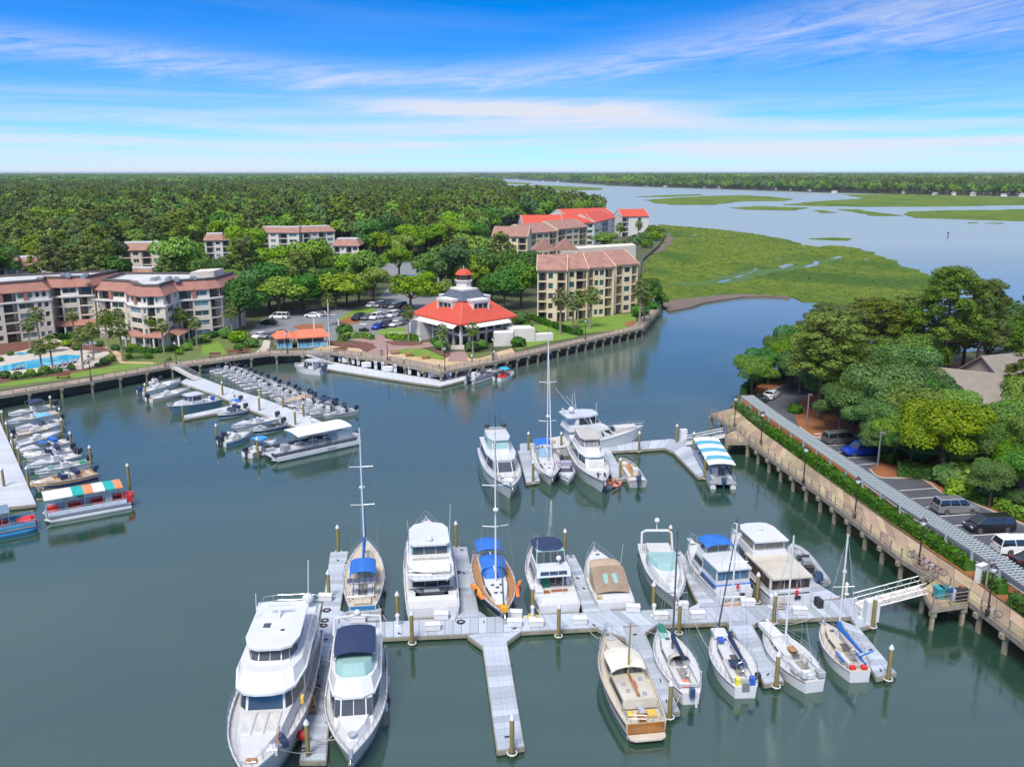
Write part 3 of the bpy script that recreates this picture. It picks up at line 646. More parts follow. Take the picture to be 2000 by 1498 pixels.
def townhouse(label,a,b,dep,floors,zb=2.0,roof=TILE_P,wm=WHITEW,rise=2.4,name='townhouse',bays=None,flat=False):
 A,B=G(*a,zb),G(*b,zb);o0=Vector((A.x,A.y,0));root=thing(name,label,'house',o0)
 A,B=Vector((0,0,0)),Vector((B.x-o0.x,B.y-o0.y,0));d=B.normalized();nn=Vector((d.y,-d.x,0));wl=MB()
 zt=wall(root,wl,A,B,zb,floors,2.8,bays or[('p',.5),('b',2.4),('p',.4),('s',1.8),('p',.6),('b',2.4),('p',.4),('w',2.2),('p',.5)],1.4)
 C,D_=B-nn*dep,A-nn*dep
 wl.prism([A-nn*1.4,B-nn*1.4,C,D_],zb-.5,zt);wl.prism([A-nn*.02,A+d*.3-nn*.02,D_+d*.3,D_],zb-.5,zt-.01);wl.prism([B-d*.3-nn*.02,B-nn*.02,C,C-d*.3],zb-.5,zt-.01)
 wl.build('wall',wm,root);rf=MB()
 e=[A+nn*.6-d*.5,B+nn*.6+d*.5,C-nn*.4+d*.5,D_-nn*.4-d*.5];ins_=dep*.3
 t_=[e[0]-nn*ins_+d*1.6,e[1]-nn*ins_-d*1.6,e[2]+nn*ins_-d*1.6,e[3]+nn*ins_+d*1.6]
 rf.loft([[Vector((p.x,p.y,zt-.15))for p in e],[Vector((p.x,p.y,zt+.05))for p in e],[Vector((p.x,p.y,zt+rise))for p in t_]]);rf.build('roof',roof,root)
 MB().prism([(p.x,p.y)for p in t_],zt+rise-.3,zt+rise+.35).build('roof_parapet',ROOFW,root)
 return root
townhouse('pink-roofed white townhouse among pines behind the curved condominium',(236,532),(322,530),14,3,wm=STUCCO)
townhouse('low wing with pink roof in front of the pine-screened townhouse',(232,556),(300,556),9,1,wm=STUCCO)
townhouse('pink-roofed white house standing in a gap of the woods',(402,507),(470,505),14,3)
townhouse('left of the twin pink roofs showing over the bright oaks',(505,487),(585,488),13,3)
townhouse('right of the twin pink roofs showing over the bright oaks',(592,487),(655,484),13,3)
townhouse('white-walled house glimpsed between the oaks above the parking lot',(652,520),(702,520),12,3)
townhouse('white flat-topped building glimpsed through the pines at the photo edge',(20,552),(104,548),16,2)
townhouse('second pale low building seen between pine trunks',(110,542),(196,538),12,2)
townhouse('white building at the photo edge behind the pool condominium',(-60,560),(40,555),14,3)
townhouse('grey-roofed house far back in the woods, left one',(104,446),(160,445),16,3,roof=mat('grey_shingles',(.3,.28,.28),.9,scale=.5),wm=STUCCO)
townhouse('grey-roofed house far back in the woods, right one',(166,447),(194,446),16,3,roof=MATS['grey_shingles'],wm=STUCCO)
townhouse('brown gabled house with skylights far back in the woods',(286,450),(340,448),22,4,roof=SHING,wm=mat('brown_siding',(.3,.22,.17),.9,scale=.4),rise=4.5)
p=G(940,552,2);r=thing('gazebo','small square gazebo with a pyramid tile roof behind the clubhouse','gazebo',p)
MB().loft([[(-5,-5,3),(5,-5,3),(5,5,3),(-5,5,3)],[(-.2,-.2,6.4),(.2,-.2,6.4),(.2,.2,6.4),(-.2,.2,6.4)]]).build('roof',TILE,r)
for sx in(-4,4):
 for sy in(-4,4):MB().box((sx,sy,1.5),(.4,.4,3)).build('post',WHITEW,r)
p=G(806,556,2);r=thing('canopy_shelter','blue canopy shelter in the back car park','shelter',p)
MB().loft([[(-4,-2.6,2.4),(4,-2.6,2.4),(4,2.6,2.4),(-4,2.6,2.4)],[(-4.1,-2.7,2.8),(4.1,-2.7,2.8),(4.1,2.7,2.8),(-4.1,2.7,2.8)],[(-3.4,-.3,3.4),(3.4,-.3,3.4),(3.4,.3,3.4),(-3.4,.3,3.4)]]).build('roof',mat('blue_canvas',(.02,.14,.5),.7,scale=1),r)
for sx in(-3.7,3.7):
 for sy in(-2.3,2.3):MB().box((sx,sy,1.2),(.15,.15,2.4)).build('post',METAL,r)
def clubhouse():
 ez=7.4;c0=[G(899,634,ez),G(1009,617,ez),None,G(806,612,ez)]
 fr,rt,lf=c0[0],c0[1],c0[3];bk=rt+lf-fr
 cen=(fr+bk)/2;root=thing('clubhouse','white clubhouse restaurant with red hipped roof and lantern cupola','building',(cen.x,cen.y,0))
 def loc(p,z=0):return Vector((p.x-cen.x,p.y-cen.y,z))
 E=[loc(p)for p in(fr,rt,bk,lf)]
 def ring(k,z):return[Vector((p.x*k,p.y*k,z))for p in E]
 zc=11.3;rf=MB().loft([ring(1.0,ez-.35),ring(1.0,ez),ring(.42,zc)]);rf.build('roof',TILE_R,root)
 def seam(g,co,cc):
  s=g.n('ShaderNodeSeparateXYZ',i={0:co}).outputs;q=g.m('FRACT',g.m('MULTIPLY',g.m('ADD',s[0],g.m('MULTIPLY',s[1],.35)),1.1))
  return g.mix(g.m('LESS_THAN',q,.1),cc,(.1,.11,.13,1))
 MB().loft([ring(.45,zc-.1),ring(.46,zc+.1),ring(.25,zc+2.3)]).build('upper_roof',mat('slate_metal',(.13,.15,.19),.5,.3,scale=.8,pat=seam),root)
 hipl=MB()
 for p in E:hipl.tube([Vector((p.x,p.y,ez+.05)),Vector((p.x*.42,p.y*.42,zc+.05))],.13,5)
 hipl.build('hip_tiles',mat('hip_tiles',(.66,.17,.11),.8),root)
 lan=MB();zl=zc+2.2;n=8
 def oc(r_,z):return[Vector((r_*math.cos(2*math.pi*(k+.5)/n),r_*math.sin(2*math.pi*(k+.5)/n),z))for k in range(n)]
 lan.prism([(q.x*.27,q.y*.27)for q in E],zl-.1,zl+.25);lan.loft([oc(2.3,zl+.2),oc(1.85,zl+.5),oc(1.75,zl+1.5),oc(2.15,zl+1.9),oc(2.15,zl+2.15)]);lan.build('lantern_base',WHITEW,root)
 MB().loft([oc(1.7,zl+2.15),oc(1.7,zl+3.4)]).build('lantern_windows',GLASS,root)
 pm=MB()
 for q in oc(1.75,zl+2.78):pm.box(q,(.2,.2,1.25))
 pm.build('lantern_posts',mat('brown_frames',(.16,.07,.05),.7),root)
 MB().loft([oc(2.1,zl+3.3),oc(2.1,zl+3.45),oc(1.6,zl+4.1),oc(.8,zl+4.55),oc(.06,zl+4.75)]).build('lantern_roof',TILE_R,root)
 MB().tube([(0,0,zl+4.7),(0,0,zl+5.4)],.07,5).build('finial',WHITEW,root)
 for i in range(4):
  a,b=E[i],E[(i+1)%4];m_=(a+b)/2;out=m_.normalized();d=(b-a).normalized();h=math.atan2(d.y,d.x)
  dist=m_.length*.72;w_=(b-a).length*.25;zb=ez+1.25
  dm=MB();top,front=3.0,0.
  dm.box((-w_/2,.0,1.5),(.3,4.4,3.0));dm.box((w_/2,0,1.5),(.3,4.4,3.0));dm.box((0,.4,2.85),(w_+.6,5.2,.5));dm.box((0,-1.9,.25),(w_,.3,.5));dm.box((0,-1.9,2.45),(w_,.3,.5))
  ang=math.atan2(out.y,out.x)+math.pi/2
  o=dm.build('dormer',WHITEW,root,(out.x*(dist-2.4),out.y*(dist-2.4),zb),ang)
  gl=MB().box((0,-1.72,1.3),(w_-.3,.06,2.)).mesh('dormer_window',GLASS);inst('dormer_window',gl,o)
  mu=MB()
  for k in range(1,3):mu.box((-w_/2+w_*k/3,-1.8,1.3),(.14,.1,1.9))
  mu.build('mullion',WHITEW,o)
 k2=.86;z1=2.0;zf=4.9
 P=ring(k2,0);ins_=ring(.72,0)
 MB().prism([(p.x,p.y)for p in ins_],z1,ez-.3).build('core_wall',mat('taupe_wall',(.3,.25,.2),.9,scale=.5),root)
 MB().prism([(p.x*1.02,p.y*1.02)for p in P],zf-.55,zf).build('balcony_slab',WHITEW,root)
 po=MB().box((0,0,(ez-z1)/2),(.5,.5,ez-z1-.3)).mesh('column',WHITEW);rl=MB()
 for i in range(4):
  a,b=P[i],P[(i+1)%4];L=(b-a).length;d=(b-a)/L;h=math.atan2(d.y,d.x);nn=Vector((d.y,-d.x,0));n=6
  for k in range(n):inst('column',po,root,a.lerp(b,k/n)+Vector((0,0,z1)),h)
  for z in(.35,.65,.95):rl.tube([a+Vector((0,0,zf+z)),b+Vector((0,0,zf+z))],.05,4)
  for k in range(40):q=a.lerp(b,k/40);rl.box((q.x,q.y,zf+.5),(.05,.05,1.0),h)
  ia,ib=ins_[i],ins_[(i+1)%4]
  for k in range(7):
   for z_,hh in((zf+1.1,1.9),(z1+1.25,2.0)):
    q=ia.lerp(ib,(k+.5)/7);MB().box((0,0,0),((ib-ia).length/7*.8,.12,hh)).build('window',GLASS,root,(q.x+nn.x*.05,q.y+nn.y*.05,z_),h)
 rl.build('balcony_rail',RAILD,root)
 for i in(0,3):
  a,b=E[i],E[(i+1)%4];u,v=(.06,.86)if i==0 else(.14,.94);out=((a+b)/2).normalized()
  p0,p1=a.lerp(b,u)*.97,a.lerp(b,v)*.97;q0,q1=p0+out*1.5,p1+out*1.5
  vs=[Vector((p0.x,p0.y,ez-.3)),Vector((p1.x,p1.y,ez-.3)),Vector((q1.x,q1.y,ez-1.0)),Vector((q0.x,q0.y,ez-1.0))]
  MB().add(vs+[w_-Vector((0,0,.12))for w_ in vs],[(0,1,2,3),(7,6,5,4),(3,2,6,7),(0,3,7,4),(1,5,6,2)]).build('awning',mat('white_awning',(.8,.8,.76),.7,scale=1),root)
 lft=P[3]*1.02;rgt=P[1]
 MB().box((lft.x+1.0,lft.y-3.2,4.2),(4.2,3.6,4.6),.75).box((lft.x-.5,lft.y-1.4,3.6),(3.2,3,3.4),.75).build('entry_block',WHITEW,root)
 st=MB();s0=loc(G(992,676,2))
 st.prism([(s0.x-3.2,s0.y-.6),(s0.x+1.2,s0.y+.4),(s0.x+1.2,s0.y+3.8),(s0.x-3.2,s0.y+2.8)],2.0,5.0);st.prism([(s0.x+.6,s0.y+3.5),(s0.x+6.2,s0.y+5),(s0.x+5.0,s0.y+9),(s0.x-1,s0.y+8)],2.0,5.2)
 st.prism([(s0.x+6.3,s0.y+5.2),(s0.x+10.5,s0.y+6.8),(s0.x+10,s0.y+8.6),(s0.x+6,s0.y+7.6)],2.0,3.6)
 st.build('stair_block',WHITEW,root)
 for k in range(9):MB().box((s0.x-2.6-k*.02,s0.y+3.2+k*.42,2.2+k*.33),(1.5,.42,.35+k*.0),.2).build('stair_step',CREAM,root)
 tw=MB();a=loc(G(758,660,2));b=loc(G(828,661,2))
 tw.prism([(a.x,a.y),(b.x,b.y),(b.x+.2,b.y+.5),(a.x+.1,a.y+.5)],2.0,3.3);tw.build('terrace_wall',CREAM,root)
 for k in range(4):MB().box((loc(fr).x+.3,loc(fr).y-1.0-k*.5+.8,2.7-k*.17),(4.6,.5,.18),0).build('entry_step',CREAM,root)
 return root
clubhouse()
def kiosk(label,a,b,dep,mural):
 A,B=G(*a,2),G(*b,2);o0=Vector((A.x,A.y,0));r=thing('kiosk',label,'kiosk',o0);B=B-o0;d=Vector((B.x,B.y,0));L=d.length;d/=L;h=math.atan2(d.y,d.x)
 O=inst('roof',MB().loft([[(-.6,-.7,4.3),(L+.6,-.7,4.3),(L+.6,dep+.6,4.3),(-.6,dep+.6,4.3)],[(-.6,-.7,4.5),(L+.6,-.7,4.5),(L+.6,dep+.6,4.5),(-.6,dep+.6,4.5)],[(.4,dep*.45,5.7),(L-.4,dep*.45,5.7),(L-.4,dep*.55,5.7),(.4,dep*.55,5.7)]]).mesh('roof',mat('orange_roof',(.62,.17,.09),.8,scale=1,col2=(.52,.13,.07))),r,(0,0,0),h)
 n=max(2,int(L/2.2));pm=MB().box((0,0,3.2),(.16,.16,2.3)).mesh('post',WHITEW)
 for i in range(n+1):
  for y in(0,dep):inst('post',pm,r,Matrix.Rotation(h,3,'Z')@Vector((L*i/n,y,0)),h)
 MB().box((L/2,.05,2.55),(L,.1,1.2)).build('mural_panel',mural,r,(0,0,0),h)
 MB().box((L/2,dep*.6,3.0),(L*.8,dep*.5,2.0)).build('counter',mat('kiosk_counter',(.3,.24,.2),.8),r,(0,0,0),h)
 return r
def mural(g,co,cc):
 n=g.noise(co,1.6,4,.7);return g.ramp(n,[(.3,(.02,.09,.25)),(.45,(.06,.3,.5)),(.55,(.35,.55,.62)),(.68,(.08,.22,.42)),(.8,(.6,.6,.45))])
MUR=mat('painted_mural',(.1,.3,.5),.7,pat=mural)
kiosk('small orange-roofed kiosk with blue mural beside the white path',(542,682),(570,680),4,MUR)
kiosk('larger orange-roofed dockside kiosk with blue painted mural panel',(582,681),(640,677),5.5,MUR)
SID=mat('taupe_siding',(.36,.28,.25),.85,scale=.4,col2=(.3,.235,.21),pat=lines(2,.25,.03,(.2,.16,.14),.1))
GREEN=mat('green_gable',(.02,.2,.16),.7,scale=1)
def gable_house(label,c,size,h,zb,eave,rise,gable_green=False,name='house'):
 """c: ground pixel of the centre, size (along ridge, across), h heading of the ridge"""
 p=G(*c,zb);r=thing(name,label,'house',(p.x,p.y,0),h);a,b=size[0]/2,size[1]/2
 wl=MB().prism([(-a,-b),(a,-b),(a,b),(-a,b)],zb-.3,eave)
 wl.build('wall',SID,r)
 for s in(-1,1):MB().add([(s*a,-b,eave),(s*a,b,eave),(s*a,0,eave+rise)],[(0,1,2)if s>0 else(0,2,1)]).build('gable',GREEN if gable_green else SID,r)
 o=.6;vs=[(-a-o,-b-o,eave-o*rise/b),(a+o,-b-o,eave-o*rise/b),(a+o,0,eave+rise),(-a-o,0,eave+rise),(-a-o,b+o,eave-o*rise/b),(a+o,b+o,eave-o*rise/b)]
 vs2=[(x,y,z+.18)for x,y,z in vs]
 MB().add(vs+vs2,[(6,7,8,9),(9,8,11,10),(1,0,3,2),(2,3,4,5),(0,1,7,6),(5,4,10,11),(1,2,8,7),(2,5,11,8),(0,6,9,3),(3,9,10,4)]).build('roof',SHING,r)
 for s in(-1,1):
  for k in range(3):
   w_=MB().box((-a+size[0]*(k+.5)/3,s*(b+.02),zb+(eave-zb)*.62),(1.4,.1,1.5)).build('window',GLASS,r)
  w_=MB().box((s*(a+.02),-b*.4,zb+(eave-zb)*.6),(.1,1.3,1.5)).build('window',GLASS,r);MB().box((s*(a+.02),b*.4,zb+(eave-zb)*.6),(.1,1.3,1.5)).build('window',GLASS,r)
 return r
gable_house('taupe house with broad brown roof furthest back on the peninsula',(1975,800),(15,9),.35,2.2,8.4,3.2)
gable_house('brown-roofed house with green gable behind the oaks',(1890,818),(13,11),-.55,2.2,6.2,3.6,True)
gable_house('low brown-roofed wing nearest the parking, cut by the tree crowns',(1945,872),(13,9),-.9,2.2,5.2,3.0)
gable_house('brown-roofed house at the photo edge behind the white minivan',(2060,900),(16,10),.3,2.2,6.0,3.2)
# ================================================================ TREES AND PLANTS
import numpy as np
def leaf_mat(name,a,b,rnd=.5,tr=.22):
 if name in MATS:return MATS[name]
 m=bpy.data.materials.new(name);m.use_nodes=True;t=m.node_tree;t.nodes.clear();g=NT(t)
 tc=g.n('ShaderNodeTexCoord').outputs['Object']
 f=g.ramp(g.noise(tc,.55,3,.6),[(.35,0.),(.65,1.)])
 cc=g.mix(f,(*a,1),(*b,1))
 oi=g.n('ShaderNodeObjectInfo').outputs['Random']
 cc=g.n('ShaderNodeHueSaturation',i={'Color':cc,'Hue':g.m('MULTIPLY_ADD',oi,rnd*.085,.5-rnd*.05),'Saturation':g.m('MULTIPLY_ADD',g.m('FRACT',g.m('MULTIPLY',oi,13.7)),.3,.85),'Value':g.m('MULTIPLY_ADD',g.m('FRACT',g.m('MULTIPLY',oi,5.9)),rnd*1.3,1-rnd*.6)}).outputs[0]
 b_=g.n('ShaderNodeBsdfPrincipled',i={'Base Color':cc,'Roughness':.6,'Specular IOR Level':.25})
 tl=g.n('ShaderNodeBsdfTranslucent',i={0:g.mix(.4,cc,(.14,.2,.02,1))})
 ms=g.n('ShaderNodeMixShader',i={0:tr,1:b_.outputs[0],2:tl.outputs[0]})
 g.n('ShaderNodeOutputMaterial',i={0:ms.outputs[0]});MATS[name]=m;return m
LEAF_OAK=leaf_mat('oak_leaves',(.165,.27,.022),(.09,.185,.017),.6)
LEAF_MID=leaf_mat('mid_green_leaves',(.1,.21,.026),(.055,.14,.02),.45)
LEAF_PINE=leaf_mat('pine_needles',(.15,.2,.03),(.085,.14,.02),.5)
LEAF_DARK=leaf_mat('dark_leaves',(.075,.18,.03),(.042,.12,.02),.45)
LEAF_LIME=leaf_mat('fresh_leaves',(.19,.33,.022),(.12,.25,.018),.3)
LEAF_PALM=leaf_mat('palm_fronds',(.16,.21,.04),(.1,.15,.03),.3)
LEAF_HEDGE=leaf_mat('hedge_leaves',(.07,.17,.02),(.04,.11,.014),.3)
BARK=mat('bark',(.13,.1,.075),.95,scale=1.5,col2=(.07,.055,.04),bump=.03,bscale=6)
BARKP=mat('pale_bark',(.3,.25,.2),.95,scale=1.5,col2=(.2,.16,.12),bump=.03,bscale=6)
def card_mesh(name,P,N,S,m,rng,asp=1.):
 """many small leaf-clump faces as one mesh (P positions, N normals, S sizes)"""
 n=len(P);N=N/np.linalg.norm(N,axis=1)[:,None]
 A=rng.normal(size=(n,3));U=np.cross(N,A);U/=np.linalg.norm(U,axis=1)[:,None];V=np.cross(N,U)
 U=U*(S[:,None]*.5*asp);V=V*(S[:,None]*.5)
 bend=N*(S[:,None]*rng.uniform(-.25,.25,(n,1)))
 vs=np.stack([P-U-V*.6,P+U*.8-V+bend,P+U+V*.7,P-U*.7+V+bend],1).reshape(-1,3)
 me=bpy.data.meshes.new(name);me.vertices.add(n*4);me.vertices.foreach_set('co',vs.astype(np.float32).ravel())
 me.loops.add(n*4);me.loops.foreach_set('vertex_index',np.arange(n*4,dtype=np.int32))
 me.polygons.add(n);me.polygons.foreach_set('loop_start',np.arange(0,n*4,4,dtype=np.int32));me.polygons.foreach_set('loop_total',np.full(n,4,dtype=np.int32))
 me.materials.append(m);me.update(calc_edges=True);return me
def lobes_cards(lobes,n,s,rng,low=-.35,shell=.72):
 """points on the outer shells of ellipsoid lobes (x, y, z, rx, ry, rz)"""
 L=np.array(lobes);ar=L[:,3]*L[:,4]+L[:,5]*L[:,3];k=rng.choice(len(L),n,p=ar/ar.sum())
 D=rng.normal(size=(n*3,3));D/=np.linalg.norm(D,axis=1)[:,None];D=D[D[:,2]>low][:n];n=len(D);k=k[:n]
 r=rng.uniform(shell,1.04,n)**.8
 P=L[k,:3]+D*L[k,3:6]*r[:,None]
 N=D*1.0+rng.normal(size=(n,3))*.42+np.array([0,0,.2])
 S=s*rng.uniform(.6,1.35,n);return P,N,S
def oak(seed,h,wd,n,s,leaf,flat=.62,bark=BARK,nl=11,rl=(.14,.22)):
 """spreading broadleaf: (trunk mesh, crown mesh); h height, wd crown width"""
 rng=np.random.default_rng(seed);cz=h*.62
 lobes=[(0,0,h*.68,wd*.3,wd*.3,h*.26)]
 for i in range(nl):
  a=2.4*i+rng.uniform(-.4,.4);q=wd*.5*(.35+.4*((i*.618)%1));zz=cz+h*rng.uniform(-.17,.2)*(1.2-q/wd);r=wd*rng.uniform(*rl)
  lobes.append((math.cos(a)*q,math.sin(a)*q,zz,r,r,r*flat*rng.uniform(.85,1.2)))
 P,N,S=lobes_cards(lobes,n,s,rng)
 crown=card_mesh('crown',P,N,S,leaf,rng)
 t=MB();t.tube([(0,0,-.3),(.05*wd*rng.uniform(-.3,.3),0,h*.25),(0,0,h*.42)],h*.032,7,h*.022)
 for l in lobes[1:7]:t.tube([(0,0,h*.3),(l[0]*.5,l[1]*.5,l[2]*.78),(l[0]*.9,l[1]*.9,l[2])],h*.017,5,h*.006)
 return t.mesh('trunk',bark),crown
def pine(seed,h,wd,npuff,ncard,s,leaf,clear=.5,bark=BARK):
 """tall pine with a bare trunk and needle puffs at the limb ends"""
 rng=np.random.default_rng(seed);t=MB();lean=rng.uniform(-.03,.03,2)*h
 t.tube([(0,0,-.3),(lean[0]*.4,lean[1]*.4,h*.5),(lean[0],lean[1],h*.96)],h*.02,7,h*.006)
 lobes=[]
 for i in range(npuff):
  f=(i+.5)/npuff;z=h*(clear+(1-clear)*f);a=2.4*i+rng.uniform(-.5,.5)
  reach=wd*.5*(1-.62*f**1.6)*rng.uniform(.45,1.05);r=wd*rng.uniform(.085,.14)
  q=(lean[0]*z/h+math.cos(a)*reach,lean[1]*z/h+math.sin(a)*reach,z+reach*.12)
  lobes.append((*q,r,r,r*.62));t.tube([(lean[0]*z/h,lean[1]*z/h,z-reach*.15),(q[0]*.6,q[1]*.6,z),q],h*.006,4,h*.002)
 P,N,S=lobes_cards(lobes,npuff*ncard,s,rng,-.6,.45)
 return t.mesh('trunk',bark),card_mesh('crown',P,N,S,leaf,rng,.55)
def palm(seed,h,wd,leaf=LEAF_PALM):
 """cabbage palm: slim trunk, round head of arching fan fronds"""
 rng=random.Random(seed);t=MB();b=rng.uniform(-.25,.25)
 t.tube([(0,0,-.2),(b*.5,0,h*.5),(b,0,h)],.2,7,.16);t.lathe([(.14,h-1.1),(.34,h-.5),(.3,h),(.05,h+.3)],(b,0,0),8)
 c=MB()
 for i in range(46):
  a=i*2.399+rng.uniform(-.2,.2);up=1.3-2.3*(i/46)+rng.uniform(-.12,.12);L=wd*.5*rng.uniform(.85,1.1)
  d=Vector((math.cos(a)*math.cos(up),math.sin(a)*math.cos(up),math.sin(up)));sd_=Vector((-math.sin(a),math.cos(a),0));o=Vector((b,0,h))
  p1=o+d*L*.5+Vector((0,0,L*.1))
  for k in range(7):
   f=(k-3)/3;tip=p1+d*L*(.55-.12*abs(f))+sd_*f*L*.5-Vector((0,0,L*(.22+.16*abs(f))));n2=sd_*.075*L*(1-abs(f)*.3)+d*.02
   m_=p1.lerp(tip,.55)+Vector((0,0,L*.06))
   c.add([p1,m_-n2,tip,m_+n2],[(0,1,2,3)])
  c.add([o-sd_*.04,o+sd_*.04,p1+sd_*.04,p1-sd_*.04],[(0,1,2,3)])
 return t.mesh('trunk',BARKP),c.mesh('crown',leaf)
def plant(name,label,cat,meshes,loc,sc=1.,rz=None,group=None):
 o=thing(name,label,cat,loc,random.uniform(0,6.28)if rz is None else rz,group);o.scale=(sc if hasattr(sc,'__len__')else(sc,)*3)
 inst('trunk',meshes[0],o);inst('crown',meshes[1],o);return o
OAK_N=[oak(10+k,11,12,15000,.22,[LEAF_OAK,LEAF_DARK,LEAF_MID,LEAF_OAK][k],nl=14)for k in range(4)]
PINE_N=[pine(20+k,19,10.5,58,230,.3,LEAF_PINE,.45)for k in range(3)]
OAK_M=[oak(30+k,11,11+k%3,2600,.52,[LEAF_OAK,LEAF_DARK,LEAF_LIME,LEAF_OAK,LEAF_DARK,LEAF_OAK][k],nl=8,rl=(.17,.26))for k in range(6)]
PINE_M=[pine(40+k,19,9.5,34,44,.75,LEAF_PINE,.42+.05*k)for k in range(4)]
PALMS=[palm(50+k,5.6+.45*k,3.7)for k in range(4)]
def onland(px,py,z):p=G(px,py,z);return(p.x,p.y,z)
T=lambda nm,lb,cat,me,px,py,s,z=2.2,rz=None,g=None:plant(nm,lb,cat,me,onland(px,py,z),s,rz,g)
T('oak_tree','low spreading oak leaning over the water at the tip of the peninsula','tree',OAK_N[0],1468,772,(.78,.78,.68))
T('oak_tree','slender light green oak behind the curved parking drive end','tree',OAK_N[2],1522,746,(.72,.72,.86))
T('pine_tree','large double-trunked pine in the pine straw island by the grey minivan','tree',PINE_N[0],1598,818,(1.32,1.32,.86))
T('pine_tree','second pine growing against the double-trunked pine','tree',PINE_N[1],1612,806,(1.1,1.1,.78))
T('pine_tree','dark pine behind the double-trunked pine, towards the channel','tree',PINE_N[2],1640,760,(1.25,1.25,.76))
T('pine_tree','broad-topped pine in the middle of the peninsula, seen against the marsh','tree',PINE_N[1],1712,752,(1.35,1.35,.8))
T('pine_tree','tallest open-crowned pine standing clear against the sound','tree',PINE_N[2],1836,768,(1.25,1.25,1.14))
T('pine_tree','pine left of the tallest pine, its crown just lower','tree',PINE_N[0],1775,752,(1.1,1.1,.86))
T('oak_tree','bushy oak between the blue pickup and the pines','tree',OAK_N[2],1722,858,(1.12,1.12,1.05))
T('oak_tree','large rounded oak beside the hedge, in front of the brown-roofed house','tree',OAK_N[0],1838,938,(1.02,1.02,1.0))
T('oak_tree','oak behind the large rounded oak, its crown over the grey minivan','tree',OAK_N[1],1700,810,(1.0,1.0,1.05))
T('oak_tree','oak growing close to the wall of the brown-roofed house','tree',OAK_N[1],1790,850,(.92,.92,.95))
T('oak_tree','yellow-green young tree beside the silver and black cars','tree',OAK_N[3],1932,990,(.5,.5,.55))
T('oak_tree','bushy young tree at the edge of the photo above the white minivan','tree',OAK_N[2],1990,985,(.62,.62,.62))
T('pine_tree','pine overhanging the roofs at the edge of the photo','tree',PINE_N[0],2010,842,(.8,.8,.72))
T('oak_tree','leafy tree by the house corner post, above the garden path','tree',OAK_N[3],1985,905,(.66,.66,.8))
T('oak_tree','distant oak filling the gap behind the upper brown roof','tree',OAK_M[1],1880,715,(1.15,1.15,1.1))
T('oak_tree','pale green tree at the far edge of the peninsula, by the picture edge','tree',OAK_M[4],1965,700,(1.3,1.3,1.15))
T('pine_tree','pine crown cut by the edge of the photo, against the sound','tree',PINE_N[1],2035,740,(1.,1.,1.05))
T('oak_tree','shrubby oak under the pines near the parking drive','tree',OAK_M[3],1665,790,(.75,.75,.62))
T('oak_tree','leafy oak between the tall pines and the upper brown roof','tree',OAK_M[0],1800,760,(1.,1.,.9))
for k,(x,y,sx,sz,me)in enumerate([(1560,742,1.0,1.0,'o1'),(1585,770,.9,1.0,'o0'),(1640,735,1.1,1.05,'o4'),(1690,728,1.1,.75,'p0'),(1745,725,1.15,1.05,'o1'),(1665,845,.72,.7,'o0'),(1745,800,1.05,1.05,'o2'),(1760,880,.95,.92,'o0'),(1850,735,1.1,1.0,'o0'),(1925,730,1.2,1.05,'o4'),(1985,735,1.2,1.1,'o0'),(2040,720,1.3,1.2,'o1'),(2030,870,.9,1.0,'o0'),(1640,810,.8,.85,'o1'),(2030,960,.8,.9,'o3'),(1900,760,1.,1.,'p2'),(1600,745,.9,.75,'p1'),(1630,795,.85,.85,'o3'),(1690,850,.85,.85,'o0'),(1745,868,.9,.85,'o2'),(1785,838,.9,.9,'o3'),(1850,872,.75,.8,'o0'),(1800,905,.62,.62,'o2'),(1560,770,.8,.75,'o2'),(1670,770,.95,.9,'o3'),(1955,935,.7,.72,'o0'),(2000,925,.75,.8,'o1'),(1900,935,.55,.6,'o2'),(1545,755,.85,.8,'o0'),(1500,752,.7,.7,'o1'),(1720,828,.9,.85,'o1'),(1650,822,.75,.75,'o0'),(1985,960,.6,.62,'o2'),(1705,884,.8,.75,'o1'),(1745,905,.72,.66,'o0'),(1778,918,.7,.62,'o1'),(1640,846,.72,.7,'o2'),(1610,800,.9,.85,'o1'),(1870,930,.62,.6,'o1'),(1935,915,.8,.85,'o2'),(1530,745,.8,.85,'o2'),(1580,735,.95,.95,'o0'),(1620,730,1.,1.,'o2'),(1700,795,1.,.95,'o2'),(1760,850,.9,.9,'o1'),(1715,905,.5,.5,'o2'),(1770,770,1.,1.05,'o0')]):
 lib=(PINE_N if me[0]=='p' else OAK_N)[int(me[1])%(3 if me[0]=='p' else 4)]
 T('pine_tree' if me[0]=='p' else 'oak_tree','pine in the mass of trees covering the peninsula' if me[0]=='p' else 'oak in the mass of trees covering the peninsula','tree',lib,x,y,(sx,sx,sz),g='peninsula pines' if me[0]=='p' else 'peninsula oaks')
